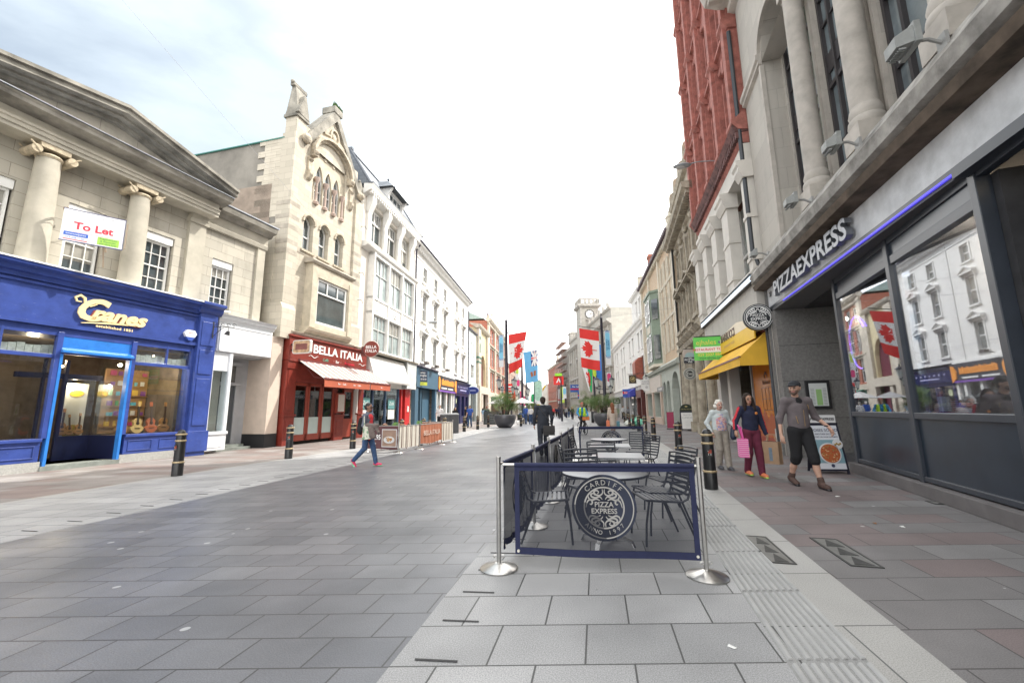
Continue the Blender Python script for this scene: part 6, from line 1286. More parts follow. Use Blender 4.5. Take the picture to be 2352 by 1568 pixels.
wall(m,0,30,0,16,ops,0,.3); shell(m,0,30,0,16,10); m.build('wall', RB, t); m = MB(S); m.prof(0,30,[(0,15.7),(.5,16),(.5,16.3),(0,16.4)]); m.box(0,30,0,.2,4,4.4); m.pz([(3,16.2),(9,16.2),(6,18.6)],-.3,.3); m.build('dressings', BUFF, t)
for o in ops: window(t,S,o[0],o[1],o[2],o[3],-.12,WOODW,DARKG,1,2,.1,.08)
m = MB(S); m.prism([(0,0,16.3),(0,-5,19),(0,-10,16.3)],(30,0,0)); m.build('roof', SLATE, t)
for nm, lb, a, b, s, h, c in (('distant_cream_block','low cream building beyond the red corner block',(13.4,160),(14.5,230),-1,11,(.62,.58,.52)),('street_end_block','pale block closing the far end of the street',(2,250),(22,246),-1,9,(.6,.6,.6)),('street_end_block','pinkish low block at the far left end of the street',(4,188),(9,246),1,9.5,(.5,.4,.36))):
    block(nm, lb, a, b, s, h, 3.2, mat(nm+lb[:5], c, .85, .1), WTRIM, 8, [(4.2,6.0),(6.8,8.2)], dep=10)
# scaffold on the far stone front
t = frame_root('scaffolding', 'tube scaffolding with board lifts in front of the far stone building', 'scaffold', C2A, C2B)
m = MB(S)
for i in range(8):
    for w in (.6,1.8): m.cyl((43.2+i*1.9,w,0),(43.2+i*1.9,w,20),.05,n=5)
for k in range(10):
    for w in (.6,1.8): m.cyl((43,w,1.9+k*2),(56.8,w,1.9+k*2),.045,n=5); m.cyl((43,w,2.9+k*2),(56.8,w,2.9+k*2),.035,n=4)
    for i in range(8): m.cyl((43.2+i*1.9,.4,1.9+k*2),(43.2+i*1.9,2.0,1.9+k*2),.04,n=4)
m.cyl((43.2,1.8,0),(47,1.8,6),.04,n=4); m.cyl((47,1.8,6),(43.2,1.8,12),.04,n=4); m.cyl((49,1.8,8),(54,1.8,16),.04,n=4); m.build('tubes', mat('scaffold tube',(.3,.25,.24),.6,.2), t)
m = MB(S)
for k in range(10): m.box(43,56.8,.6,1.8,1.96+k*2,2.02+k*2); m.box(43,56.8,1.8,1.84,2.0+k*2,2.2+k*2)
m.build('boards', mat('scaffold board',(.36,.22,.17),.9,.3,2), t)
t = frame_root('stone_house_under_scaffold', 'grey stone front standing behind the scaffolding', 'building', C2A, C2B); m = MB(S); ops = [(44+i*2.8,45.4+i*2.8,z,z+2.2) for i in range(5) for z in (5,8.8,12.6)]
wall(m,42.05,57,0,18.5,ops,0,.3); shell(m,42.05,57,0,18.5,10); m.build('wall', GST, t)
for o in ops: window(t,S,o[0],o[1],o[2],o[3],-.12,WOODW,DARKG,1,2,.1,.08)
# ---------------- bollards ----------------
BOLK = mat('black bollard paint', (.014,.014,.015), .33, .3, 6, .1); GOLD = mat('worn gold band', (.42,.33,.2), .45, .25, 9, 0, .4)
def bollard(label):
    t = thing('bollard', label, 'bollard', group='black and gold bollards along the pavement edges')
    m = MB(); m.lathe([(.112,0),(.112,.27),(.105,.285),(.103,.34),(.1,.6),(.094,.93),(.09,.95),(.085,.955),(.082,.985),(.06,1.02),(.03,1.04),(.001,1.045)], n=24); m.build('post', BOLK, t, smooth=True)
    for z, r in ((.305,.112),(.79,.104),(.935,.108)):
        m = MB(); m.lathe([(r-.01,-.02),(r,-.018),(r+.008,-.006),(r+.008,.006),(r,.018),(r-.01,.02)], (0,0,z), 24); m.build('band', GOLD, t, smooth=True)
    m = MB(); m.box(-.045,.045,-.104,-.094,.56,.7,0); m.box(-.03,.03,-.107,-.103,.62,.66,1); m.box(-.028,-.018,-.107,-.103,.585,.62,2); m.box(.01,.02,-.107,-.103,.585,.62,2); m.box(-.005,.03,-.107,-.103,.655,.68,1); m.box(-.035,-.02,-.107,-.103,.65,.67,2); m.build('crest', [mat('crest black',(.02,.02,.02),.4,0),mat('crest red',(.3,.05,.03),.5,0),mat('crest pale',(.4,.4,.38),.5,0)], t)
    return t
b0 = bollard('bollard nearest the camera on the right, just left of the elderly woman'); b0.location = (3.5,7.65,0); b0.rotation_euler.z = -.2
BL = [((4.72,12.11),'bollard second nearest on the right, beyond the restaurant tables'),((6.16,18.54),'right hand bollard third from the camera, beside the ribbed strip'),((6.98,22.3),'right hand bollard fourth from the camera'),((7.72,25.9),'right hand bollard fifth from the camera, right of the woman with long red hair'),
((8.31,29.1),'right hand bollard sixth from the camera'),((9.0,32.5),'right hand bollard seventh from the camera'),((9.8,36),'right hand bollard eighth from the camera, near the right planter'),((10.5,39.5),'farthest bollard of the right hand row'),
((-7.78,9.92),'bollard in front of the blue music shop window'),((-6.97,13.22),'bollard in front of the red restaurant doors'),((-6.21,16.43),'bollard behind the woman with the black rucksack'),((-5.25,19.9),'bollard behind the left end of the restaurant barrier'),((-4.7,22.2),'bollard behind the lettered rust banner'),((-4.05,25.0),'bollard left of the grey metal cabinet'),
((-3.28,28.38),'bollard just right of the grey metal cabinet'),((-2.62,31.35),'bollard between the cabinet and the left planter'),((-2.05,35.1),'bollard touching the left edge of the left planter in view'),((.7,36.5),'bollard right of the left planter in front of the seated man'),((1.9,41.2),'left one of two bollards right of the elderly pair'),((2.4,42.5),'right one of two bollards right of the elderly pair')]
for (x,y), lab in BL: dup(b0, (x,y,0), random.uniform(-.3,.3), lab)
# ---------------- restaurant enclosure: posts and mesh banners ----------------
STEEL = mat('brushed stainless steel', (.5,.49,.47), .28, .1, 30, 0, 1.); NAVY = mat('navy banner hem', (.012,.016,.055), .8, .1, 20, .2)
def meshcloth():
    m, nt, P, L = _pr('navy mesh cloth'); nt.nodes.remove(P); d = N(nt,'ShaderNodeBsdfDiffuse'); d.inputs[0].default_value = (.035,.038,.05,1); tr = N(nt,'ShaderNodeBsdfTransparent'); mx = N(nt,'ShaderNodeMixShader'); mx.inputs[0].default_value = .52
    L(tr.outputs[0],mx.inputs[1]); L(d.outputs[0],mx.inputs[2]); L(mx.outputs[0],nt.nodes['Material Output'].inputs[0]); return m
MESH = meshcloth(); MESHS = meshcloth(); MESHS.node_tree.nodes['Mix Shader'].inputs[0].default_value = .84; MESHD = mat('navy emblem disc cloth', (.022,.028,.05), .8, .1); PRT = mat('printed cream emblem', (.33,.32,.305), .7, .08)
def post(x, y, lab, s=1.):
    t = thing('barrier_post', lab, 'barrier post', (x,y,0), group='steel posts of the navy restaurant barrier')
    m = MB(); m.lathe([(.17,.0),(.172,.012),(.16,.02),(.05,.052),(.035,.06)], n=36); m.build('base', STEEL, t, smooth=True)
    m = MB(); m.cyl((0,0,.05),(0,0,.965),.0205,n=18); m.cyl((0,0,.965),(0,0,.985),.0225,n=18); m.cyl((0,0,.9),(0,0,.912),.0225,n=12); m.build('pole', STEEL, t, smooth=True)
    m = MB(); m.tube([(.03+.022*math.cos(a*.63),0,.11+.012*math.sin(a*.63)) for a in range(10)],.0035,4,closed=True); m.tube([(-.03+.022*math.cos(a*.63),0,.11+.012*math.sin(a*.63)) for a in range(10)],.0035,4,closed=True); m.build('ring', STEEL, t); return t
PP = [(-.14,4.03),(.25,5.38),(.56,6.75),(.92,8.16),(1.3,9.95),(1.69,11.83)]
LB_ = ['near left corner post of the navy barrier','second post along the left side of the navy barrier','third post along the left side of the navy barrier','fourth post along the left side of the navy barrier','fifth post along the left side of the navy barrier','far left corner post of the navy barrier']
for (x,y), lb in zip(PP, LB_): post(x,y,lb)
post(1.64,3.80,'near right corner post of the navy barrier'); post(3.63,11.66,'far right corner post of the navy barrier')
def banner(a, b, lab, z0=.13, z1=.93, inset=.04, emb=True, wave=.012, sag=.0, slack=0, er=.255):
    a = Vector(a); b = Vector(b); d = (b-a).normalized(); L_ = (b-a).length-2*inset; a = a+d*inset
    t = thing('barrier_banner', lab, 'banner', (a.x,a.y,0), math.atan2(d.y,d.x), 'navy mesh banners of the restaurant barrier')
    def W_(u, z): return wave*math.sin(u*5.1+1)*(z1-z)/(z1-z0)+slack*.016*math.sin(u*30+2*math.sin(z*3))*(1.15-z)
    def sheet(u0,u1,za,zb,nu,nz,th=0):
        m = MB()
        for j in range(nz+1):
            for i in range(nu+1):
                u = u0+(u1-u0)*i/nu; z = za+(zb-za)*j/nz; m.v.append((u,W_(u,z)+th,z-sag*math.sin(math.pi*u/L_)))
        for j in range(nz):
            for i in range(nu): k = j*(nu+1)+i; m.f.append((k,k+1,k+nu+2,k+nu+1)); m.m.append(0)
        return m
    nu = max(14,int(L_*14)); off = .12
    sheet(off+.02,L_-.04,z0+.05,z1-.06,nu*2,8).build('mesh_panel', MESHS if slack else MESH, t, smooth=True)
    h = MB()
    for q in ((off-.01,L_,z1-.07,z1),(off-.01,L_,z0,z0+.06),(off-.01,off+.035,z0,z1),(L_-.045,L_,z0,z1)):
        for th in (-.004,.004): h.merge(sheet(q[0],q[1],q[2],q[3],nu,2 if q[3]-q[2]<.2 else 8,th))
    h.build('hem', NAVY, t, smooth=True)
    r = MB(); r.cyl((0,0,z1-.018),(L_+.02,0,z1-.018),.013,n=10); r.build('crossbar', STEEL, t)
    h = MB(); h.cyl((off-.01,0,z1-.018),(L_,0,z1-.018),.02,n=12); h.build('top_sleeve', NAVY, t, smooth=True)
    g = MB()
    for u in (off+.02,L_-.025): g.cyl((u,-.012,z0+.03),(u,.012,z0+.03),.012,n=10)
    g.build('eyelet', mat('eyelet brass',(.6,.58,.52),.3,0,1,0,0,40), t)
    if emb:
        c = off+(L_-off)*.5 if L_ > 1.5 else L_*.52; cz = .545; g = MB(); g.cyl((c,-.001,cz),(c,.003,cz),er+.03,n=56); g.build('emblem_disc', MESHD, t)
        g = MB(); n = 64; r2 = er+.012
        for ra, rb in ((er-.002,er+.008),): 
            for i in range(n):
                a0,a1 = 2*math.pi*i/n,2*math.pi*(i+1)/n; g.prism([(c+ra*math.cos(a0),-.003,cz+ra*math.sin(a0)),(c+rb*math.cos(a0),-.003,cz+rb*math.sin(a0)),(c+rb*math.cos(a1),-.003,cz+rb*math.sin(a1)),(c+ra*math.cos(a1),-.003,cz+ra*math.sin(a1))],(0,-.002,0))
        emblem(g,c,cz,er*.71,-.003,.002,0); curved_text(g,'CARDIFF',er*.84,c,cz,.062,-.006,0,True,.245); curved_text(g,'ANNO 1997',er*.84,c,cz,.05,-.006,0,False,.2); g.build('emblem', PRT, t)
    return t
banner(PP[0],(1.64,3.80),'front navy mesh banner with the round emblem facing the camera', sag=.005)
for i in range(5):
    banner(PP[i],PP[i+1],['first','second','third','fourth','fifth'][i]+' navy mesh banner from the camera along the left side of the tables',slack=1,emb=i in (0,2,4),z0=.12,er=.23)
banner(PP[5],(3.63,11.66),'far navy mesh banner with the round emblem behind the tables')
# ---------------- tables and chairs ----------------
ALU = mat('polished aluminium', (.62,.62,.62), .22, .06, 3, 0, 1.); TTOP = mat('steel table top', (.24,.255,.28), .3, .12, 4, 0, .9); CBLK = mat('blue black chair metal', (.018,.021,.03), .35, .1); SLAT = mat('chair slat dark', (.03,.034,.045), .3, .1)
def table(x, y, rz, lab, square=False, r=.44):
    t = thing('cafe_table', lab, 'table', (x,y,0), rz, 'metal tables inside the navy barrier')
    m = MB()
    if square: m.box(-.36,.36,-.36,.36,.715,.745,0); m.box(-.363,.363,-.363,.363,.72,.738,1)
    else: m.lathe([(.001,.735),(r-.02,.735),(r,.73),(r+.004,.722),(r,.712),(.001,.71)],n=48)
    m.build('table_top', [TTOP, ALU if square else CBLK] if square else TTOP, t, smooth=not square)
    if not square: m = MB(); m.lathe([(r+.001,.711),(r+.006,.716),(r+.006,.73),(r+.001,.735)],n=48,cap=False); m.build('rim', CBLK, t)
    m = MB(); m.cyl((0,0,.06),(0,0,.71),.035,n=16); m.box(-.03,.03,-.03,.03,.66,.71); m.build('column', mat('dark table column',(.05,.05,.055),.4,.1,3,0,.6) if not square else ALU, t, smooth=True)
    m = MB()
    for i in range(4):
        a = math.pi/4+i*math.pi/2; c,s = math.cos(a),math.sin(a); P_ = [(.03*c,.03*s,.11),(.15*c,.15*s,.1),(.27*c,.27*s,.06),(.3*c,.3*s,.0)]
        for k in range(3):
            p,q = Vector(P_[k]),Vector(P_[k+1]); n_ = Vector((-s,c,0))*.028; m.add([tuple(p+n_),tuple(p-n_),tuple(q-n_),tuple(q+n_),tuple(p+n_-Vector((0,0,.02))),tuple(p-n_-Vector((0,0,.02))),tuple(q-n_-Vector((0,0,.02))),tuple(q+n_-Vector((0,0,.02)))],[(0,1,2,3),(4,5,6,7),(0,1,5,4),(2,3,7,6),(1,2,6,5),(3,0,4,7)])
    m.build('feet', ALU, t, bevel=.004); return t
def chair(lab):
    """slatted metal chair; faces -Y (sitter looks towards -Y)"""
    t = thing('slatted_chair', lab, 'chair', group='black slatted metal chairs'); hw = .235
    side = [(0,-.22,.455),(0,-.02,.44),(0,.16,.43),(0,.225,.46),(0,.262,.55),(0,.3,.7),(0,.33,.86)]
    m = MB()
    for s in (-1,1): m.tube([(s*hw,p[1],p[2]) for p in side],.0125,8)
    m.tube([(-hw,-.22,.455),(hw,-.22,.455)],.0115,8); m.tube([(-hw,.33,.86),(-hw*.5,.335,.872),(hw*.5,.335,.872),(hw,.33,.86)],.0125,8); m.build('frame', CBLK, t, smooth=True)
    for s in (-1,1):
        m = MB(); m.tube([(s*hw,-.19,.45),(s*(hw+.005),-.235,.22),(s*(hw+.01),-.25,0)],.012,8); m.build('leg', CBLK, t, smooth=True)
        m = MB(); m.tube([(s*hw,.13,.43),(s*(hw+.01),.22,.2),(s*(hw+.02),.3,0)],.012,8); m.build('leg', CBLK, t, smooth=True)
    m = MB()
    for k in range(7): y = -.17+k*.052; m.box(-hw,hw,y-.016,y+.016,.444-.012*max(0,(y)/.15),.452-.012*max(0,y/.15))
    m.build('seat', mat('slat worn steel',(.22,.23,.25),.3,.2,5,0,.8), t)
    m = MB()
    for k in range(7):
        z = .5+k*.052; y = .235+(z-.48)*.27; m.box(-hw,hw,y-.005,y+.006,z-.013,z+.013)
    m.build('backrest', SLAT, t); return t
table(1.0,4.72,.2,'round steel table nearest the camera behind the emblem banner',r=.46)
table(1.53,6.28,-.22,'square steel table second from the camera',True); table(1.82,8.0,-.22,'square steel table third from the camera',True); table(2.2,9.75,.2,'round steel table farthest inside the navy barrier',r=.42)
c0 = chair('slatted chair left of the nearest round table'); c0.location = (.4,4.95,0); c0.rotation_euler.z = R(84)
CH = [((1.62,4.85),-88,'slatted chair right of the nearest round table'),((1.75,5.25),-80,'slatted chair tucked behind the nearest right hand chair'),((.98,5.55),10,'slatted chair between the first two tables'),
((1.05,6.55),88,'slatted chair left of the second table'),((2.15,6.0),-80,'slatted chair right of the second table with its back to the bollard'),((1.15,7.5),84,'slatted chair left of the third table'),((2.55,8.6),-70,'slatted chair right of the third table'),((1.55,8.9),70,'slatted chair pulled back left of the farthest tables'),((2.85,9.7),-25,'slatted chair turned to the camera by the farthest table'),((1.5,6.95),0,'slatted chair between the second and third tables')]
for (x,y),rz,lab in CH: dup(c0, (x,y,0), R(rz), lab)
# ---------------- restaurant A-board ----------------
def aboard(x, y, rz, w, h, name, lab, arch=False):
    t = thing(name, lab, 'sign board', (x,y,0), rz); m = MB(); fr = .045; sl = .22
    def sw(z): return -.02-(h-z)*sl
    for s in (-1,1):
        pr = lambda u,z,k=1: (u, k*(.0+(h-z)*sl)*s, z)
        def bar(u0,u1,z0,z1,th=.02): m.add([pr(u0,z0),pr(u1,z0),pr(u1,z1),pr(u0,z1)]+[(a,b-s*th,c) for a,b,c in (pr(u0,z0),pr(u1,z0),pr(u1,z1),pr(u0,z1))],[(0,1,2,3),(4,5,6,7),(0,1,5,4),(1,2,6,5),(2,3,7,6),(3,0,4,7)])
        bar(-w/2,-w/2+fr,0,h); bar(w/2-fr,w/2,0,h); bar(-w/2,w/2,.06,.06+fr); bar(-w/2,w/2,h-fr,h); bar(-w/2+fr,w/2-fr,.1,h-fr,.008)
    m.build('frame', mat('board frame dark',(.02,.02,.035),.4,.05), t); return t, sw
t, sw = aboard(6.85,9.35,R(-8),.6,1.06,'pavement_menu_board','dark framed pavement board with a pizza picture outside the restaurant'); h = 1.06; ang = math.atan(.22)
def onboard(m, t, h): 
    M_ = Matrix.Translation((0,-.002-h*.0,0)) 
    for i,p in enumerate(m.v): m.v[i] = (p[0], p[1]-(h-p[2])*.22-.006, p[2])
    return m
m = MB(); m.box(-.255,.255,-.006,0,.1,1.0,0); m.box(-.255,.255,-.008,-.005,.22,.7,1); m.cyl((.0,-.008,.42),(0,-.014,.42),.215,n=32,mi=2); m.cyl((.0,-.013,.42),(0,-.018,.42),.19,n=32,mi=3); m.cyl((.19,-.008,.61),(.19,-.014,.61),.1,n=20,mi=2)
for k in range(4): m.ball((.14+.035*k,-.014,.6+.02*(k%2)),.022,6,5,(1,.4,1))
for k in range(60):
    a = random.uniform(0,6.28); r_ = .175*math.sqrt(random.random()); m.box(r_*math.cos(a)-.012,r_*math.cos(a)+.012,-.022,-.018,.42+r_*math.sin(a)-.01,.42+r_*math.sin(a)+.01,random.choice((4,5,6)))
put_text(m,'DOSES SO NO?',.085,0,.9,.01,7,depth=.004); put_text(m,'ANOTHER EXCITING',.045,0,.82,.01,7,depth=.003); put_text(m,'TWIST ON YOUR FAVOURITE',.035,0,.76,.01,7,depth=.003); m.cyl((0,-.008,.17),(0,-.012,.17),.035,n=16,mi=7)
onboard(m,t,h).build('poster', [mat('poster pale',(.62,.64,.68),.4,.04),mat('poster blue green',(.2,.33,.38),.5,.1),mat('plate white',(.6,.6,.6),.4,.03),mat('pizza sauce',(.4,.1,.03),.6,.3,20),mat('pizza cheese',(.62,.42,.2),.6,.1),mat('pizza topping',(.3,.2,.06),.6,.1),mat('pizza red',(.4,.06,.03),.6,.1),mat('poster ink',(.04,.05,.1),.5,0)], t)
m = MB(); m.prism([(x_,-.012,z_) for x_,z_ in [(-.27,1.06),(.27,1.06)]+arcpts(.24,1.2,.03,0,90,4)+arcpts(-.24,1.2,.03,90,180,4)],(0,.024,0),0); put_text(m,'PIZZAEXPRESS',.075,0,1.14,.016,1,depth=.004,bold=.001); m.build('header', [mat('header white',(.68,.68,.68),.4,0),BLK], t)
# ---------------- far right pavement: chalk style board, railings, bags ----------------
t, sw = aboard(11.0,26.6,R(-14),.8,1.3,'lunch_board','arch topped black pavement board lettered Open for LUNCH')
m = MB(); m.box(-.34,.34,-.006,0,.12,1.12,0); put_text(m,'Open for',.13,0,.98,.01,1,shear=.2,depth=.004); put_text(m,'LUNCH',.17,0,.8,.01,1,depth=.004); 
for k in range(5): m.box(-.2+.02*k,.2-.02*k,-.01,-.005,.62-k*.09,.628-k*.09,1)
onboard(m,t,1.3).build('poster', [mat('board paper',(.68,.68,.66),.5,.03),TEXTG], t)
m = MB(); m.prism([(x_,-.02,z_) for x_,z_ in [(-.4,1.2),(.4,1.2)]+arcpts(0,1.26,.4,10,170,12)],(0,.05,0),0); put_text(m,'THE POTTED PIG',.085,0,1.33,.026,1,depth=.004); m.ball((0,-.03,1.5),.07,8,1,(1.2,.3,.6)); m.build('arched_head', [mat('board black green',(.02,.03,.02),.5,0),mat('board gold',(.45,.38,.15),.5,0)], t)
t = thing('iron_railings', 'black spear topped iron railings on a mossy kerb before the ornate stone bank', 'railings', (10.5,22.5,0), R(74)); m = MB()
for i in range(46): x_ = .0+i*.17; m.cyl((x_,0,.35),(x_,0,1.3),.013,n=5); m.lathe([(.001,.14),(.03,.03),(.012,0)],(x_,0,1.3),5); 
for z in (.5,1.1,1.22): m.box(-.1,7.9,-.018,.018,z,z+.03)
for i in range(45): m.tube([(x_ := .085+i*.17,0,.62),(.085+i*.17+.05,0,.72),(.085+i*.17,0,.82),(.085+i*.17-.05,0,.72)],.008,4,closed=True)
for i in range(5): m.cyl((i*1.95,0,.3),(i*1.95,0,1.5),.04,n=8); m.lathe([(.03,0),(.07,.06),(.05,.14),(.001,.24)],(i*1.95,0,1.5),8)
m.build('rails', BLK, t); m = MB(); m.box(-.2,8,-.14,.14,0,.34); m.build('plinth', mat('mossy stone',(.2,.21,.13),.95,.35,3,.4), t)
for i,(x_,y_,r_,col,lab) in enumerate(((9.75,34.0,.42,'g','green recycling bag leaning on the others'),(10.1,34.4,.45,'g','green recycling bag at the back of the pile'),(9.3,33.9,.33,'w','white rubbish bag left of the green bags'),(10.0,33.7,.3,'g','small green recycling bag at the front right'))):
    m = MB(); m.ball((0,0,r_*.7),r_,12,0,(1.1,1,.75))
    for k,p in enumerate(m.v): f_ = 1+.14*math.sin(k*1.7)+.1*math.sin(k*.37); m.v[k] = (p[0]*f_,p[1]*f_,max(0,p[2]*(1+.06*math.sin(k*2.3))))
    m.cyl((0,0,r_*1.35),(.05,0,r_*1.6),.04,.09,6); tag(m.build('rubbish_bag', mat('bag green',(.16,.5,.36),.35,.25,4) if col=='g' else mat('bag white',(.6,.62,.58),.35,.15,4), loc=(x_,y_,0), rz=i), lab, 'rubbish bag', 'rubbish bags on the right pavement')
t = thing('pavement_banner', 'narrow maroon pavement banner left of the lunch board', 'banner', (10.7,28.6,0), R(-30)); m = MB(); m.box(-.22,.22,-.02,.02,.08,1.15); m.build('panel', mat('maroon banner',(.3,.03,.08),.6,.1), t); m = MB(); m.box(-.26,.26,-.15,.15,0,.05); m.cyl((-.22,0,.05),(-.22,0,1.2),.015); m.cyl((.22,0,.05),(.22,0,1.2),.015); m.build('stand', BLK, t)
for (x_,y_,lab) in ((10.15,21.5,'dark square planter box by the near end of the iron railings'),): m = MB(); m.box(-.2,.2,-.2,.2,0,.7); m.box(-.23,.23,-.23,.23,.66,.72); tag(m.build('planter_box', mat('dark planter',(.03,.035,.03),.6), loc=(x_,y_,0), rz=.2), lab, 'planter')
# hanging signs on the right
def hsign(name, lab, x, y, z, rz=R(-18)): return thing(name, lab, 'sign', (x,y,z), rz)
t = hsign('hanging_sign','square hanging sign lettered THE POTTED PIG with a pale picture',10.42,24.1,4.25); m = MB(); m.box(-.35,.35,-.02,.02,-.25,.55,0); m.box(-.35,.35,-.03,-.02,-.25,.08,1); m.pz(arcpts(0,.1,.28,0,180,10),-.026,-.02,2); put_text(m,'THE',.1,0,.03,.034,3,depth=.004); put_text(m,'POTTED',.16,0,-.07,.034,3,depth=.004,bold=.002); put_text(m,'PIG',.14,0,-.19,.034,3,depth=.004,bold=.002); m.build('panel', [mat('sign pinkish',(.45,.38,.33),.5),mat('sign navy black',(.015,.02,.03),.5),mat('sign pale teal',(.3,.42,.42),.5),TEXTW], t)
m = MB(); m.box(-.36,.7,-.012,.012,.56,.59); m.box(-.3,.5,-.012,.012,-.29,-.26); m.build('bracket', BLK, t)
t = hsign('hanging_sign','round grey hanging sign lettered Zizzi below the square sign',10.3,24.0,3.36); m = MB(); m.cyl((0,.02,0),(0,-.02,0),.33,n=28,mi=0); m.tube([(.33*math.cos(i*.2244),0,.33*math.sin(i*.2244)) for i in range(28)],.018,5,1,closed=True); m.tube([(.2*math.cos(R(a_)),-.024,.2*math.sin(R(a_))) for a_ in range(25,160,12)],.018,4,1); m.tube([(.2*math.cos(R(a_)),-.024,.2*math.sin(R(a_))) for a_ in range(205,340,12)],.018,4,1); m.cyl((0,-.021,0),(0,-.023,0),.17,n=20,mi=2); put_text(m,'Zizzi',.2,0,0,.03,1,depth=.006,bold=.003); m.box(-.2,-.18,-.01,.01,.3,.62,2); m.box(.18,.2,-.01,.01,.3,.62,2); m.build('disc', [mat('sign grey',(.22,.22,.2),.5),mat('sign pale rim',(.55,.55,.5),.5,0),BLK], t)
t = hsign('hanging_sign','white shield shaped hanging sign lettered CASTLE ARCADE on an iron arm',13.55,42.0,3.9,R(-16)); m = MB(); m.prism([(x_,0,z_) for x_,z_ in [(-.55,.35),(-.55,-.25)]+arcpts(0,-.25,.55,180,360,12,.55)[1:-1]+[(.55,-.25),(.55,.35),(.3,.38)]+arcpts(0,.4,.28,0,180,6)],(0,.05,0),0); put_text(m,'CASTLE',.24,0,.18,.004,1,depth=.008,bold=.003); put_text(m,'ARCADE',.24,0,-.05,.004,1,depth=.008,bold=.003); m.ball((0,-.01,-.38),.14,8,2,(1,.1,1)); m.ball((0,-.01,.5),.1,8,1,(1,.1,.7)); m.build('shield', [mat('shield white',(.66,.66,.64),.5,.03),TEXTG,mat('shield grey',(.45,.45,.45),.5,0)], t); m = MB(); m.box(-.9,1.3,-.02,.02,1.0,1.05); m.tube([(-.7,0,1.0),(1.3,0,3.0)],.015,4); m.cyl((0,0,.6),(0,0,1.0),.03,n=6); m.ball((0,0,.8),.1,8); m.build('bracket', BLK, t)
t = hsign('hanging_sign','small dark hanging sign with a round gold animal emblem',12.9,44.5,4.5,R(-10)); m = MB(); m.box(-.38,.38,-.03,.03,-.45,.45,0); m.tube([(.26*math.cos(i*.35),-.035,.26*math.sin(i*.35)) for i in range(18)],.03,5,1,closed=True); m.ball((0,-.03,.02),.14,8,1,(1.1,.2,.7)); m.ball((.1,-.03,.12),.07,6,1,(1,.3,1)); m.box(-.1,-.07,-.05,-.03,-.18,0,1); m.box(.05,.08,-.05,-.03,-.18,0,1); m.box(-.5,.6,-.02,.02,.5,.55,0); m.build('panel', [mat('sign dark brown',(.04,.03,.02),.5),mat('sign old gold',(.42,.33,.14),.5,0)], t)
t = hsign('letting_board','blue and red for sale board on the white stucco shops',14.9,53.3,3.35,R(-10)); m = MB(); m.box(-.8,.8,-.03,.03,-.5,.5,0); m.box(-.8,.8,-.036,-.03,-.1,.2,1); put_text(m,'For Sale',.3,-.1,.05,.04,2,depth=.006,bold=.004); m.build('board', [mat('board royal blue',(.04,.12,.42),.5),TEXTR,TEXTW], t)
t = hsign('shop_sign','small black projecting sign lettered BROOK STREET',15.7,63,2.5,R(-8)); m = MB(); m.box(-.55,.55,-.04,.04,-.34,.34,0); put_text(m,'BROOK',.22,0,.12,.045,1,depth=.006,bold=.004); put_text(m,'STREET',.22,0,-.12,.045,1,depth=.006,bold=.004); m.build('box', [BLK,TEXTW], t)
for (x_,y_,z_,lab) in ((15.3,100,6.3,'upper one of two blue and red for sale boards on the grey stone building'),(16.1,94,4.6,'lower one of two blue and red for sale boards on the grey stone building')):
    t = hsign('letting_board',lab,x_,y_,z_,0); m = MB(); m.box(-1.4,1.4,-.04,.04,-.9,.9,0); m.box(-1.4,1.4,-.05,-.04,-.35,.0,1); put_text(m,'For Sale',.55,0,.4,.05,2,depth=.01,bold=.01); m.build('board', [mat('board royal blue',(0,0,0)),TEXTR,TEXTW], t)
# ---------------- left restaurant enclosure, cabinet ----------------
CP = [(-5.35,15.35),(-3.98,14.74),(-3.52,16.0),(-3.05,18.1),(-2.75,19.3)]; CREAMC = mat('barrier cream stripe',(.6,.57,.5),.85,.06); BRC = mat('barrier brown stripe',(.17,.11,.09),.85,.1); RUST = mat('rust banner cloth',(.36,.13,.07),.85,.15,4)
for i,(p,lb) in enumerate(zip(CP,('left end post of the striped barrier behind the walking woman','corner post of the striped barrier beside the pasta banner','post between the striped and the rust banners','post between the rust banner and the last striped banner','far end post of the striped barrier'))):
    t = thing('barrier_post', lb, 'barrier post', (p[0],p[1],0), group='steel posts of the striped restaurant barrier'); m = MB(); m.lathe([(.18,0),(.17,.015),(.03,.05)],n=24); m.build('base', STEEL, t, smooth=True); m = MB(); m.cyl((0,0,.04),(0,0,1.0),.022,n=12); m.build('pole', STEEL, t, smooth=True)
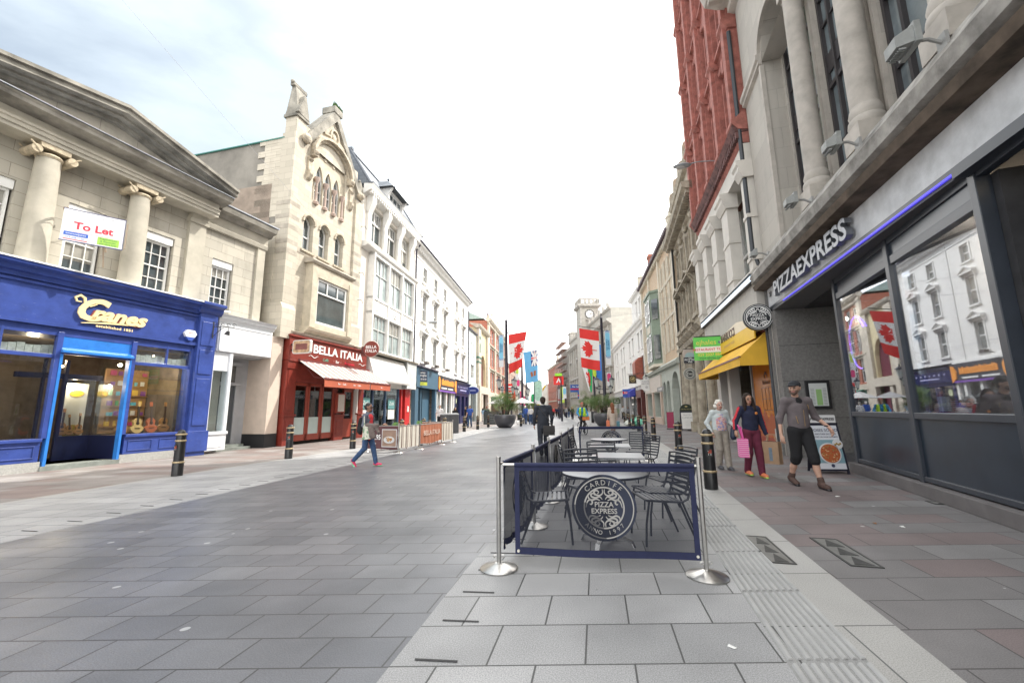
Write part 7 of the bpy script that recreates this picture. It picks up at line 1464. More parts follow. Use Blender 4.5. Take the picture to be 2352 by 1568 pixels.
def clothpanel(a, b, lab, kind):
    a = Vector(a); b = Vector(b); d = (b-a).normalized(); L_ = (b-a).length-.1; a = a+d*.05; t = thing('barrier_banner', lab, 'banner', (a.x,a.y,0), math.atan2(d.y,d.x)); n = int(L_*26); m = MB(); z0,z1 = (.14,.88) if kind != 'pasta' else (.1,.9)
    for j in range(7):
        for i in range(n+1):
            u = L_*i/n; z = z0+(z1-z0)*j/6; w = 0 if kind == 'pasta' else .022*math.sin(u*21+.8*math.sin(u*5))*(1.1-j/8)
            if kind == 'rust': z += .06*abs(u/L_-.5)*(6-j)/3
            m.v.append((u,w,z))
    for j in range(6):
        for i in range(n): k = j*(n+1)+i; m.f.append((k,k+1,k+n+2,k+n+1)); m.m.append(1 if kind == 'stripe' and (i % 7 in (3,5)) else 0)
    m.build('cloth', {'stripe':[CREAMC,BRC],'rust':[RUST],'pasta':[mat('aubergine banner',(.11,.045,.05),.5,.08)]}[kind], t, smooth=True)
    m = MB(); m.cyl((-.03,0,.9),(L_+.03,0,.9),.014,n=8); m.build('crossbar', STEEL, t)
    if kind == 'rust': m = MB(); put_text(m,'BELLA ITALIA',.26,L_/2,.56,.034,0,depth=.004,bold=.002,sx=1.05); m.build('lettering', mat('lettering pale peach',(.62,.5,.42),.6,0), t)
    if kind == 'pasta':
        m = MB(); m.box(L_-.66,L_-.06,-.012,-.004,.2,.76,0); m.box(L_-.69,L_-.03,-.008,-.002,.17,.79,1); m.cyl((L_-.36,-.012,.42),(L_-.36,-.022,.42),.24,n=24,mi=1)
        for p_i in range(len(m.v)-48,len(m.v)): m.v[p_i] = (m.v[p_i][0],m.v[p_i][1],.42+(m.v[p_i][2]-.42)*.5)
        for k in range(34): a_ = random.uniform(0,6.28); r_ = .15*math.sqrt(random.random()); m.box(L_-.36+r_*math.cos(a_)-.02,L_-.36+r_*math.cos(a_)+.02,-.03,-.02,.44+r_*.5*math.sin(a_)-.012,.44+r_*.5*math.sin(a_)+.012,random.choice((2,3)))
        put_text(m,'£10.95',.24,.38,.5,.012,4,depth=.004,bold=.005,sx=.85); put_text(m,'Everyday',.09,.3,.3,.012,4,depth=.004); m.build('print', [mat('photo brown',(.3,.2,.15),.5,.2),mat('plate white',(0,0,0)),mat('pasta',(.6,.35,.12),.6,.2),mat('pasta sauce',(.4,.15,.05),.6,.1),TEXTW], t)
    return t
clothpanel(CP[0],CP[1],'aubergine barrier banner with a pasta plate and price','pasta'); clothpanel(CP[1],CP[2],'cream and brown striped barrier cloth nearest the camera','stripe'); clothpanel(CP[2],CP[3],'rust coloured barrier banner lettered BELLA ITALIA','rust'); clothpanel(CP[3],CP[4],'cream and brown striped barrier cloth at the far end','stripe')
t = clothpanel((-2.75,19.3),(-4.3,19.9),'dark barrier cloth closing the far end of the striped enclosure','rust')
WIC = mat('brown wicker', (.25,.14,.09), .7, .3, 20, .5)
def wicker(lab):
    t = thing('wicker_chair', lab, 'chair', group='brown wicker chairs behind the striped barrier'); m = MB(); 
    for k in range(3): m.tube([((.27-.03*k)*math.cos(math.pi*i/10),.2,.5+(.42-.05*k)*math.sin(math.pi*i/10)) for i in range(11)],.02,5)
    m.build('backrest', WIC, t); m = MB(); m.cyl((0,0,.42),(0,0,.46),.26,n=16); m.build('seat', WIC, t)
    for a in range(4): m = MB(); m.tube([(.18*math.cos(a*1.57+.78),.18*math.sin(a*1.57+.78),.42),(.23*math.cos(a*1.57+.78),.23*math.sin(a*1.57+.78),0)],.014,5); m.build('leg', WIC, t)
    return t
w0 = wicker('wicker chair nearest the pasta banner'); w0.location = (-4.7,15.9,0); w0.rotation_euler.z = 2.6
for x_,y_,r_,lb in ((-4.3,16.4,.4,'wicker chair behind the first striped cloth'),(-4.05,17.2,2.2,'wicker chair left behind the rust banner'),(-3.75,18.0,.5,'wicker chair right behind the rust banner'),(-3.6,18.9,2.4,'wicker chair at the far end of the striped barrier'),(-5.0,17.0,1.2,'wicker chair nearest the shop side')): dup(w0,(x_,y_,0),r_,lb)
for x_,y_,lb in ((-4.45,15.9,'small potted herb on the nearest wicker table'),(-3.95,17.7,'small potted herb behind the rust banner')):
    t = thing('cafe_table','small round table carrying a potted herb '+('near the pasta banner' if y_<16 else 'behind the rust banner'),'table',(x_,y_,0)); m = MB(); m.cyl((0,0,.72),(0,0,.75),.3,n=20); m.build('table_top', mat('dark wood top',(.08,.05,.03),.5), t); m = MB(); m.cyl((0,0,.02),(0,0,.72),.03,n=8); m.cyl((0,0,0),(0,0,.03),.2,n=14); m.build('pedestal', BLK, t)
    t = thing('potted_herb', lb, 'plant', (x_,y_,.75)); m = MB(); m.lathe([(.05,0),(.07,.1),(.075,.1)],n=10); m.build('pot', mat('terracotta pot',(.4,.2,.12),.8), t); m = MB()
    for k in range(70): a_,b_ = random.uniform(0,6.28),random.uniform(.02,.13); c_ = Vector((b_*math.cos(a_),b_*math.sin(a_),.1+random.uniform(0,.12))); m.add([tuple(c_),tuple(c_+Vector((.03,.01,.02))),tuple(c_+Vector((0,.02,.05)))],[(0,1,2)])
    m.build('leaves', mat('herb green',(.12,.25,.05),.6,.3), t)
t = thing('metal_cabinet', 'grey metal street cabinet with a pale sloping lid beyond the striped barrier', 'cabinet', (-3.75,26.9,0), R(12)); m = MB(); m.box(-.85,.25,-.35,1.2,0,1.15,0); m.box(.25,.27,-.33,1.18,.05,1.12,1); m.box(-.3,-.28,-.36,-.35,0,1.15,2); m.build('body', [mat('cabinet side dark',(.07,.07,.075),.5,.1),mat('cabinet face grey',(.27,.27,.27),.5,.08),BLK], t); m = MB(); m.prism([(-.9,-.4,1.15),(.3,-.4,1.15),(.22,-.4,1.24),(-.82,-.4,1.24)],(0,1.65,0)); m.build('lid', mat('cabinet lid pale',(.5,.52,.53),.5,.08), t)
# ---------------- masts, lanterns, flags ----------------
MASTM = mat('blue black mast', (.022,.02,.035), .4, .1); LGL = mat('lantern glass', (.5,.52,.5), .15, .1)
def cloth(name, parent, tl, tr, br, bl, mats, matf, nu=14, nv=20, wav=.05, prints=()):
    tl,tr,br,bl = map(Vector,(tl,tr,br,bl)); nrm = (tr-tl).cross(bl-tl).normalized(); 
    def pos(u,v,off=0):
        p = (tl*(1-u)+tr*u)*(1-v)+(bl*(1-u)+br*u)*v
        return p+nrm*(wav*math.sin(u*9+v*2.5)*v+off)+Vector((0,0,-.04*math.sin(math.pi*u)*v))
    m = MB()
    for j in range(nv+1):
        for i in range(nu+1): m.v.append(tuple(pos(i/nu,j/nv)))
    for j in range(nv):
        for i in range(nu): k = j*(nu+1)+i; m.f.append((k,k+1,k+nu+2,k+nu+1)); m.m.append(matf((i+.5)/nu,(j+.5)/nv))
    o = m.build(name, mats, parent, smooth=True)
    for pname, polys, pm in prints:
        q = MB()
        for s in (1,-1):
            for poly in polys:
                c = (sum(p[0] for p in poly)/len(poly), sum(p[1] for p in poly)/len(poly)); q.add([tuple(pos(c[0],c[1],.012*s))]+[tuple(pos(a,b,.012*s)) for a,b in poly],[(0,1+i,1+(i+1)%len(poly)) for i in range(len(poly))])
        q.build(pname, pm, o)
    return o
FR, FW = mat('flag red',(.7,.035,.03),.7,.05), mat('flag white',(.78,.77,.76),.7,.03); FBL = mat('flag sky blue',(.13,.4,.68),.7,.04); FNV = mat('flag navy',(.02,.04,.2),.7,0); FGR = mat('flag green',(.02,.42,.14),.7,.04)
LEAF = [(0,-1),(.1,-.72),(.3,-.8),(.24,-.4),(.5,-.62),(.57,-.46),(.85,-.5),(.75,-.2),(.92,-.12),(.5,.22),(.55,.38),(.04,.32),(.04,.85),(-.04,.85),(-.04,.32),(-.55,.38),(-.5,.22),(-.92,-.12),(-.75,-.2),(-.85,-.5),(-.57,-.46),(-.5,-.62),(-.24,-.4),(-.3,-.8),(-.1,-.72)]
def canada(par, tl, tr, br, bl, d=1):
    # leaf lies on its side because the flag hangs from its hoist
    lf = [(.5+d*(y-.05)*.46, .5+x*.235) for x,y in LEAF]
    return cloth('flag', par, tl, tr, br, bl, [FR,FW], lambda u,v: 0 if v<.25 or v>.75 else 1, 16, 24, .045, [('maple_leaf',[lf],FR)])
def jack(u0,u1,v0,v1):
    mp = lambda a,b: (u0+(u1-u0)*a, v0+(v1-v0)*b)
    W_ = [[mp(*p) for p in q] for q in (((.38,0),(.62,0),(.62,1),(.38,1)),((0,.4),(1,.4),(1,.6),(0,.6)),((0,0),(.15,0),(1,.88),(1,1),(.85,1),(0,.12)),((1,0),(.85,0),(0,.88),(0,1),(.15,1),(1,.12)))]
    R_ = [[mp(*p) for p in q] for q in (((.44,0),(.56,0),(.56,1),(.44,1)),((0,.45),(1,.45),(1,.55),(0,.55)))]
    return W_, R_
DRG = [(.2,.3),(.35,.22),(.42,.3),(.55,.2),(.7,.3),(.62,.36),(.8,.42),(.7,.48),(.85,.58),(.68,.56),(.72,.68),(.82,.74),(.6,.72),(.5,.62),(.42,.75),(.5,.82),(.3,.8),(.32,.66),(.2,.62),(.28,.52),(.15,.45),(.28,.4)]
def lanterns(t, z, dx, k=1.):
    m = MB()
    for s in (-1,1): m.tube([(0,0,z),(s*dx,0,z)],.025,6); m.tube([(s*dx*.95,0,z-.05),(s*dx,0,z+.1)],.02,5)
    m.tube([(0,0,z-.45),(dx*.75,0,z-.4)],.02,5); m.tube([(0,0,z-.45),(-dx*.6,.3,z-.4)],.02,5); m.build('lantern_arms', MASTM, t)
    for (x_,y_,zz) in ((-dx,0,z+.1),(dx,0,z+.1),(dx*.8,.0,z-.35),(-dx*.6,.35,z-.3)):
        q = .72 if abs(x_) < dx else 1.; m = MB(); m.lathe([(.12*q,0),(.24*q,.66*q)],(x_,y_,zz+.08),8); g_ = m.build('lantern', LGL, t); m = MB(); m.lathe([(.28*q,0),(.29*q,.03),(.14*q,.17*q),(.05*q,.22*q),(.05*q,.28*q),(.015,.42*q)],(x_,y_,zz+.08+.62*q),8); m.lathe([(.12*q,0),(.1*q,-.08),(.03,-.14)],(x_,y_,zz+.08),8)
        for a_ in range(4): c_,s_ = math.cos(a_*1.57+.4),math.sin(a_*1.57+.4); m.tube([(x_+.1*q*c_,y_+.1*q*s_,zz+.08),(x_+.2*q*c_,y_+.2*q*s_,zz+.08+.62*q)],.012,4)
        m.build('cap', MASTM, g_)
def mast(x, y, h, lab, r=.15, z=3.1, dx=.66):
    t = thing('lamp_mast', lab, 'lamp post', (x,y,0), 0, 'lantern masts down the street'); m = MB(); m.lathe([(r*1.3,0),(r*1.3,1.2),(r,1.3),(r*.95,h*.6),(r*.75,h-.25),(r*.9,h-.22),(r*.6,h-.1),(.03,h),(.06,h+.08),(.01,h+.25)],n=14); m.build('pole', MASTM, t, smooth=True)
    if dx: lanterns(t, z, dx)
    return t
def bannerprint(parent, x, y, z0, z1, w, words, col, tilt=0):
    m = MB(); zt = z0-.0; mid = z0-(z0-z1)*.82; m.box(x-w/2,x+w/2,y-.008,y+.008,z1,z0,0); m.prism([(x+a,y-.012,b) for a,b in [(-w*.42,z0-.35),(-w*.42,mid+.4)]]+[(x+a,y-.012,b) for a,b in arcpts(0,mid+.4,w*.42,180,360,10)]+[(x+w*.42,y-.012,z0-.35)]+[(x+a,y-.012,b) for a,b in arcpts(0,z0-.35,w*.42,0,180,10)],(0,.024,0),1)
    for dz in (0,.09): m.tube([(x+w*.46*math.cos(R(a_)),y-.014,mid+.38-dz+w*.46*math.sin(R(a_))) for a_ in range(190,352,18)],.02,4,2); m.tube([(x+w*.46*math.cos(R(a_)),y-.014,z0-.3+dz*.8+w*.46*math.sin(R(a_))) for a_ in range(30,151,24)],.02,4,2)
    if words:
        for i,s in enumerate(words): 
            tt = text_mb(s,w*.36,.006,bold=.004); m.merge(tt, Matrix.Translation((x-w*.16+i*w*.34,y-.018,(z0+mid)/2)) @ Matrix.Rotation(R(-90),4,'Y'), 3)
    return m.build('cloth', [mat('banner white',(.72,.74,.76),.6,.03),col,mat('banner royal blue',(.03,.22,.55),.6,0) if words else FW,mat('banner lettering blue',(.01,.1,.3),.6,0)], parent)
SKYB = mat('banner light blue',(.22,.55,.75),.6,.03)
mL = mast(-.5,36,9.4,'tall lantern mast behind the left planter carrying a Canadian flag'); mR = mast(8.0,36.2,9.6,'tall lantern mast behind the right planter carrying a Canadian flag')
m2 = mast(1.12,48,8.2,'lantern mast carrying the light blue flag',.14,2.9,.66); m4 = mast(9.45,48,6.2,'lantern mast carrying the Welsh flag',.13,2.4,0)
def pole(a, b, lab, par=None):
    m = MB(); m.tube([a,b],.03,6); m.tube([a,(a[0]*.9+b[0]*.1,a[1],a[2]+.25)],.015,4); return m
def flagthing(lab, loc): return thing('flag_banner', lab, 'flag', loc, 0, 'flags hanging from the masts')
t = flagthing('Canadian flag hanging from the left mast, its lower edge blown to one side',(-.5,36,0)); pole((.05,0,8.1),(1.87,0,8.46),'').build('flag_pole', BLK, t); canada(t,(.2,-.03,7.96),(1.81,-.03,8.24),(1.33,.1,5.12),(.22,.0,4.5),-1)
t = flagthing('Canadian flag hanging straight from the right mast',(8.0,36.2,0)); pole((-.04,0,8.42),(-2.05,0,8.7),'').build('flag_pole', BLK, t); canada(t,(-2.0,-.03,8.5),(-.28,-.03,8.2),(-.3,0,4.7),(-1.9,.1,5.05),1)
W_, R_ = jack(.52,1,0,.5)
t = flagthing('light blue flag with a union canton and small shield on the second left mast',(1.12,48,0)); pole((.1,0,8.25),(2.15,0,8.5),'').build('flag_pole', BLK, t); cloth('flag',t,(.2,0,8.03),(1.9,0,8.34),(1.85,.05,4.67),(.45,.05,4.43),[FBL,FNV],lambda u,v: 1 if u>.52 and v<.5 else 0,14,20,.04,[('white_crosses',W_,FW),('red_cross',R_,FR),('shield',[[(.4,.68),(.56,.66),(.62,.8),(.46,.84)],[(.66,.66),(.84,.64),(.82,.8),(.66,.82)]],mat('shield brown',(.35,.12,.05),.7,.3,9))])
t = flagthing('Welsh dragon flag blown across the second right mast',(9.45,48,0)); pole((-.1,0,6.55),(-1.4,0,6.75),'').build('flag_pole', BLK, t); cloth('flag',t,(-1.36,0,6.45),(-.1,0,6.2),(-.3,.1,3.3),(-.6,.1,3.5),[FW,FGR],lambda u,v: 1 if u>.52 else 0,12,20,.06,[('dragon',[[(a*.9+.05,b) for a,b in DRG]],FR)])
t = flagthing('blue and yellow flag partly hidden behind the right mast',(9.3,44,0)); cloth('flag',t,(-.9,0,8.6),(.25,0,8.2),(.25,.1,4.3),(-.7,.1,4.9),[mat('flag mid blue',(.03,.2,.6),.7,0),mat('flag yellow green',(.5,.65,.05),.7,0)],lambda u,v: 1 if v-.0*u>.72 and u<.45 else 0,10,16,.05); pole((-.95,0,8.7),(.4,0,8.4),'').build('flag_pole', BLK, t)
for nm,loc,args in (('light blue street banner lettered THE WORLD IN UNION on the left mast',(-.5,36,0),(-.46,0,7.93,5.1,.42,('THE WORLD','IN UNION'),SKYB)),('light blue street banner lettered THE WORLD IN UNION on the right mast',(8.0,36.2,0),(.48,0,8.25,5.2,.48,('THE WORLD','IN UNION'),SKYB)),
  ('lime street banner hanging left of the second left mast',(1.12,48,0),(-.55,0,6.6,5.0,.42,(),mat('banner lime',(.5,.68,.1),.6,0))),('pink street banner behind the right mast',(9.45,48,0),(1.75,0,5.6,4.0,.5,(),mat('banner pink',(.7,.06,.2),.6,0))),('pink street banner below the lime banner',(1.12,48,0),(-.45,0,5.0,3.6,.4,(),mat('banner pink',(0,0,0)))),
  ('blue street banner on the slim pole before the scaffolding',(5.9,50.4,0),(.4,0,4.1,1.9+.8,.42,(),SKYB)),('pale Welsh street banner far down the middle of the street',(3.2,62,0),(.6,0,5.6,2.2,1.3,(),mat('banner faded green',(.35,.55,.45),.6,.2)))):
    t = thing('street_banner', nm, 'banner', loc, 0, 'street banners on the masts'); bannerprint(t,*args); m = MB(); a = args; m.box(min(0,a[0]),max(0,a[0]+a[4]/2),-.012,.012,a[2]-.0,a[2]+.03); m.build('arm', BLK, t)
for (x_,y_,h_,lab) in ((5.9,50.4,5.2,'slim dark pole with twin arms before the scaffolding'),(1.9,58,6.5,'slim mast in the middle distance left of the suited man'),(3.2,62,5.8,'slim mast carrying the pale Welsh banner'),(2.6,75,6,'slim mast far down the left of the street'),(8.9,70,5.8,'slim mast far down the right of the street'),(-.2,66,5.5,'slim mast by the left shops in the distance')): mast(x_,y_,h_,lab,.09,2.6,0)
for i in range(10):
    x_ = random.choice((.2,1.2,2.4,4.2,6.6))+random.uniform(-.5,.5); y_ = 66+i*7; t = thing('street_banner', ('lime','white','pink','blue','green')[i%5]+' distant street banner, number of rows back '+('one two three four five six seven eight nine ten'.split()[i]), 'banner', (x_+y_*.02,y_,0), 0, 'distant street banners'); m = MB(); m.box(-.3,.3,-.01,.01,2.4,4.9,0); m.box(-.3,.3,-.015,.015,2.9,3.1,1); m.build('cloth', [(mat('banner lime',(0,0,0)),FW,mat('banner pink',(0,0,0)),SKYB,FGR)[i%5],FR if i%5==1 else FW], t); m = MB(); m.cyl((-.36,0,0),(-.36,0,5.3),.05,n=6); m.build('pole', MASTM, t)
# ---------------- planters with fan palms ----------------
POTM = mat('pewter glazed planter', (.085,.085,.095), .28, .15, 2, .05, .3); PALM = [mat('palm green',(.09,.15,.045),.6,.4,5),mat('palm green light',(.13,.2,.06),.6,.3,5),mat('dead frond',(.16,.12,.07),.9,.3)]
def planter(x, y, lab, s=1., n=64):
    t = thing('planter_bowl', lab+', a large pewter coloured bowl', 'planter', (x,y,0), 0, 'big bowl planters in the street'); m = MB(); m.lathe([(.48*s,0),(.52*s,.02),(.78*s,.35*s),(.9*s,.72*s),(.88*s,.95*s),(.82*s,1.04*s),(.79*s,1.03*s),(.84*s,.93*s),(.6*s,.9*s),(.01,.9*s)],n=40); m.build('bowl', POTM, t, smooth=True)
    p = thing('fan_palm', lab.replace('planter','palm')+' growing in the bowl', 'palm', (x,y,.9*s), 0, 'fan palms in the bowl planters'); m = MB()
    for k in range(3): a = k*2.1; m.tube([(.25*math.cos(a),.25*math.sin(a),0),(.4*math.cos(a),.4*math.sin(a),.75*s)],.07,6)
    m.build('trunk', mat('shaggy palm trunk',(.05,.035,.025),.95,.4,9,.8), p); m = MB()
    for k in range(n):
        a = random.uniform(0,6.28); el = random.uniform(-.1,1.45); L_ = random.uniform(.25,1.15)*s; top = random.random() < .8; b0_ = Vector((.35*math.cos(a)*random.random(),.35*math.sin(a)*random.random(),random.uniform(.25,.8)*s)); d = Vector((math.cos(a)*math.cos(el),math.sin(a)*math.cos(el),math.sin(el))); c = b0_+d*L_; m.tube([tuple(b0_),tuple(c)],.008,3,2)
        sx_ = d.orthogonal().normalized(); sx_ = (sx_-d*sx_.dot(d)).normalized(); q = Matrix.Rotation(random.uniform(0,3.14),3,d); sx_ = q @ sx_; mi = 2 if el < .05 and random.random() < .5 else (1 if random.random() < .45 else 0); r_ = random.uniform(.4,.66)*s
        for j in range(19):
            th = -2.1+4.2*j/18; dd = (d*math.cos(th)+sx_*math.sin(th)).normalized(); pr = (dd.cross(d.cross(sx_))).normalized()*.015; tip = c+dd*r_*(1-.1*abs(th))-Vector((0,0,.06*r_)); m.add([tuple(c),tuple(c+dd*r_*.5+pr),tuple(tip),tuple(c+dd*r_*.5-pr)],[(0,1,2,3)],mi)
    for k in range(2600):
        a = random.uniform(0,6.28); r_ = math.sqrt(random.random())*.8*s; z = random.uniform(0,.16)*s*(1.3-r_); c = Vector((r_*math.cos(a),r_*math.sin(a),z)); v1 = Vector([random.uniform(-1,1) for _ in range(3)])*.055; v2 = Vector([random.uniform(-1,1) for _ in range(3)])*.04; m.add([tuple(c),tuple(c+v1),tuple(c+v2)],[(0,1,2)],random.choice((0,0,1)))
    m.build('crown', PALM, p)
planter(-.65,34,'left planter beside the mast'); planter(7.65,35.2,'right planter behind the red haired woman',1.02,54)
planter(7.9,44,'second right planter behind the cyclist',1.1,44); planter(2.2,50,'small left planter beyond the elderly pair',.9,36)
# ---------------- overhead wires ----------------
WIR = mat('wire grey', (.3,.3,.32), .6, 0)
for a, b, sag, lab in (((-11,8.5,13.2),(-8.3,22.5,9.1),.1,'thin cable crossing the sky above the pediment'),((-7.6,30.6,9.0),(12.2,30,9.6),.5,'span wire between the white building and the arcade'),((-7.7,29.8,7.8),(11.5,27.5,8.2),.5,'lower span wire between the two sides of the street'),((-8.0,28,5.9),(-4.9,51,6.2),.2,'cable running along the white terrace'),((-4.8,56,9.2),(16,56,9.6),.6,'far span wire behind the flags')):
    A_,B_ = Vector(a),Vector(b); m = MB(); m.tube([tuple(A_.lerp(B_,i/16)-Vector((0,0,sag*4*(i/16)*(1-i/16)))) for i in range(17)],.004 if 'sky' in lab else .007,4); tag(m.build('overhead_cable', WIR), lab, 'cable')
# ---------------- people: one continuous skinned surface each, clothes as children ----------------
def prim_sd(P, pr):
    a = np.array(pr['a']); b = np.array(pr['b']); s = np.array(pr.get('s',(1,1,1)),float)
    p = (P-a)/s; d = (b-a)/s; L2 = float(d@d)
    t = np.clip(p@d/L2,0,1) if L2 > 1e-12 else np.zeros(len(p))
    r = pr['ra']+(pr['rb']-pr['ra'])*t
    return (np.linalg.norm(p-t[:,None]*d,axis=1)-r)*s.min()
def C(a, b, ra, rb=None, s=(1,1,1), m=0): return dict(a=a,b=b,ra=ra,rb=ra if rb is None else rb,s=s,m=m)
def sdf_mesh(name, prims, h, mats, parent=None, k=.02, smooth=True):
    lo = np.full(3,1e9); hi = -lo
    for p in prims:
        e = max(p['ra'],p['rb'])*np.array(p['s']); 
        for q in (p['a'],p['b']): lo = np.minimum(lo,np.array(q)-e); hi = np.maximum(hi,np.array(q)+e)
    lo -= 3*h; n = np.ceil((hi+3*h-lo)/h).astype(int)+1
    V = np.full(n,1.,np.float32); MI = np.zeros(n,np.int16); BD = np.full(n,9.,np.float32)
    for p in prims:
        e = max(p['ra'],p['rb'])*np.array(p['s'])+2.5*k+2*h; l = np.minimum(p['a'],p['b'])-e; u = np.maximum(p['a'],p['b'])+e
        i0 = np.maximum(((l-lo)/h).astype(int),0); i1 = np.minimum(((u-lo)/h).astype(int)+2,n)
        g = np.stack(np.meshgrid(*[lo[j]+h*np.arange(i0[j],i1[j]) for j in range(3)],indexing='ij'),-1); sh = g.shape[:3]
        d = prim_sd(g.reshape(-1,3),p).reshape(sh).astype(np.float32); sl_ = tuple(slice(i0[j],i1[j]) for j in range(3)); o = V[sl_]
        hh = np.clip(.5+.5*(o-d)/k,0,1); V[sl_] = np.where(o > .9, np.minimum(o,d), o*(1-hh)+d*hh-k*hh*(1-hh)); bd = BD[sl_]; w = d < bd; bd[w] = d[w]; MI[sl_][w] = p['m']
    ins = V < 0; nx,ny,nz = n; cs = (nx-1,ny-1,nz-1); acc = np.zeros(cs+(3,),np.float32); cnt = np.zeros(cs,np.float32)
    for ax in range(3):
        o1, o2 = [x for x in range(3) if x != ax]
        for da in (0,1):
            for db in (0,1):
                st = [0,0,0]; st[o1] = da; st[o2] = db; s0 = tuple(slice(st[j],st[j]+cs[j]) for j in range(3)); st[ax] = 1; s1 = tuple(slice(st[j],st[j]+cs[j]) for j in range(3))
                v0, v1 = V[s0], V[s1]; cr = (v0 < 0) != (v1 < 0); t = np.where(cr, v0/np.where(v0 == v1,1,v0-v1), 0)
                pos = [0,0,0]; 
                for j in range(3):
                    add = t if j == ax else (da if j == o1 else db); acc[...,j] += np.where(cr, add, 0)
                cnt += cr
    cells = cnt > 0; idx = -np.ones(cs,np.int64); idx[cells] = np.arange(cells.sum()); ijk = np.argwhere(cells); vs = lo+h*(ijk+acc[cells]/cnt[cells][:,None]); mv = MI[tuple(ijk.T)]
    F = []
    for ax in range(3):
        o1, o2 = [x for x in range(3) if x != ax]; sl0 = [slice(1,n[j]-1) for j in range(3)]; sl1 = list(sl0); sl0[ax] = slice(0,n[ax]-1); sl1[ax] = slice(1,n[ax]); a0 = ins[tuple(sl0)]; a1 = ins[tuple(sl1)]; ed = np.argwhere(a0 != a1); flip = a0[tuple(ed.T)]
        base = ed.copy(); 
        for j in range(3): base[:,j] += 0 if j == ax else 1
        def cell(d1,d2): q = base.copy(); q[:,o1] -= d1; q[:,o2] -= d2; return idx[tuple(q.T)]
        q = np.stack([cell(0,0),cell(1,0),cell(1,1),cell(0,1)],1); 
        if ax == 1: flip = ~flip
        q[flip] = q[flip][:,::-1]; F.append(q)
    F = np.concatenate(F); F = F[(F >= 0).all(1)]
    me = bpy.data.meshes.new(name); me.vertices.add(len(vs)); me.vertices.foreach_set('co',vs.astype(np.float32).ravel()); me.loops.add(len(F)*4); me.loops.foreach_set('vertex_index',F.ravel().astype(np.int32)); me.polygons.add(len(F)); me.polygons.foreach_set('loop_start',np.arange(0,len(F)*4,4,dtype=np.int32))
    for m in (mats if isinstance(mats,list) else [mats]): me.materials.append(m)
    me.update(calc_edges=True); me.polygons.foreach_set('material_index',mv[F[:,0]].astype(np.int32)); me.polygons.foreach_set('use_smooth',[True]*len(F)); me.update()
    o = bpy.data.objects.new(name,me); COL.objects.link(o)
    if parent: o.parent = parent
    return o
SK = {'fair':mat('skin fair',(.5,.3,.22),.55,.08,9),'tan':mat('skin tan',(.38,.21,.14),.55,.08,9),'dark':mat('skin brown',(.25,.13,.085),.55,.08,9),'old':mat('skin pink',(.55,.33,.26),.6,.1,9)}
LIPS = mat('lips', (.35,.12,.1), .5, 0); EYE = mat('eye dark', (.1,.07,.055), .3, 0)
V3 = lambda *a: np.array(a, float)
def lim(j, k): return np.array(j[k], float)
BASEJ = dict(pel=(0,0,.95),wai=(0,0,1.1),che=(0,0,1.29),nec=(0,.01,1.48),hea=(0,-.01,1.62),shL=(-.185,0,1.42),shR=(.185,0,1.42),elL=(-.24,.03,1.13),elR=(.24,.03,1.13),wrL=(-.25,-.05,.88),wrR=(.25,-.05,.88),hiL=(-.09,0,.92),hiR=(.09,0,.92),knL=(-.1,-.02,.5),knR=(.1,-.02,.5),anL=(-.1,.03,.08),anR=(.1,.03,.08))
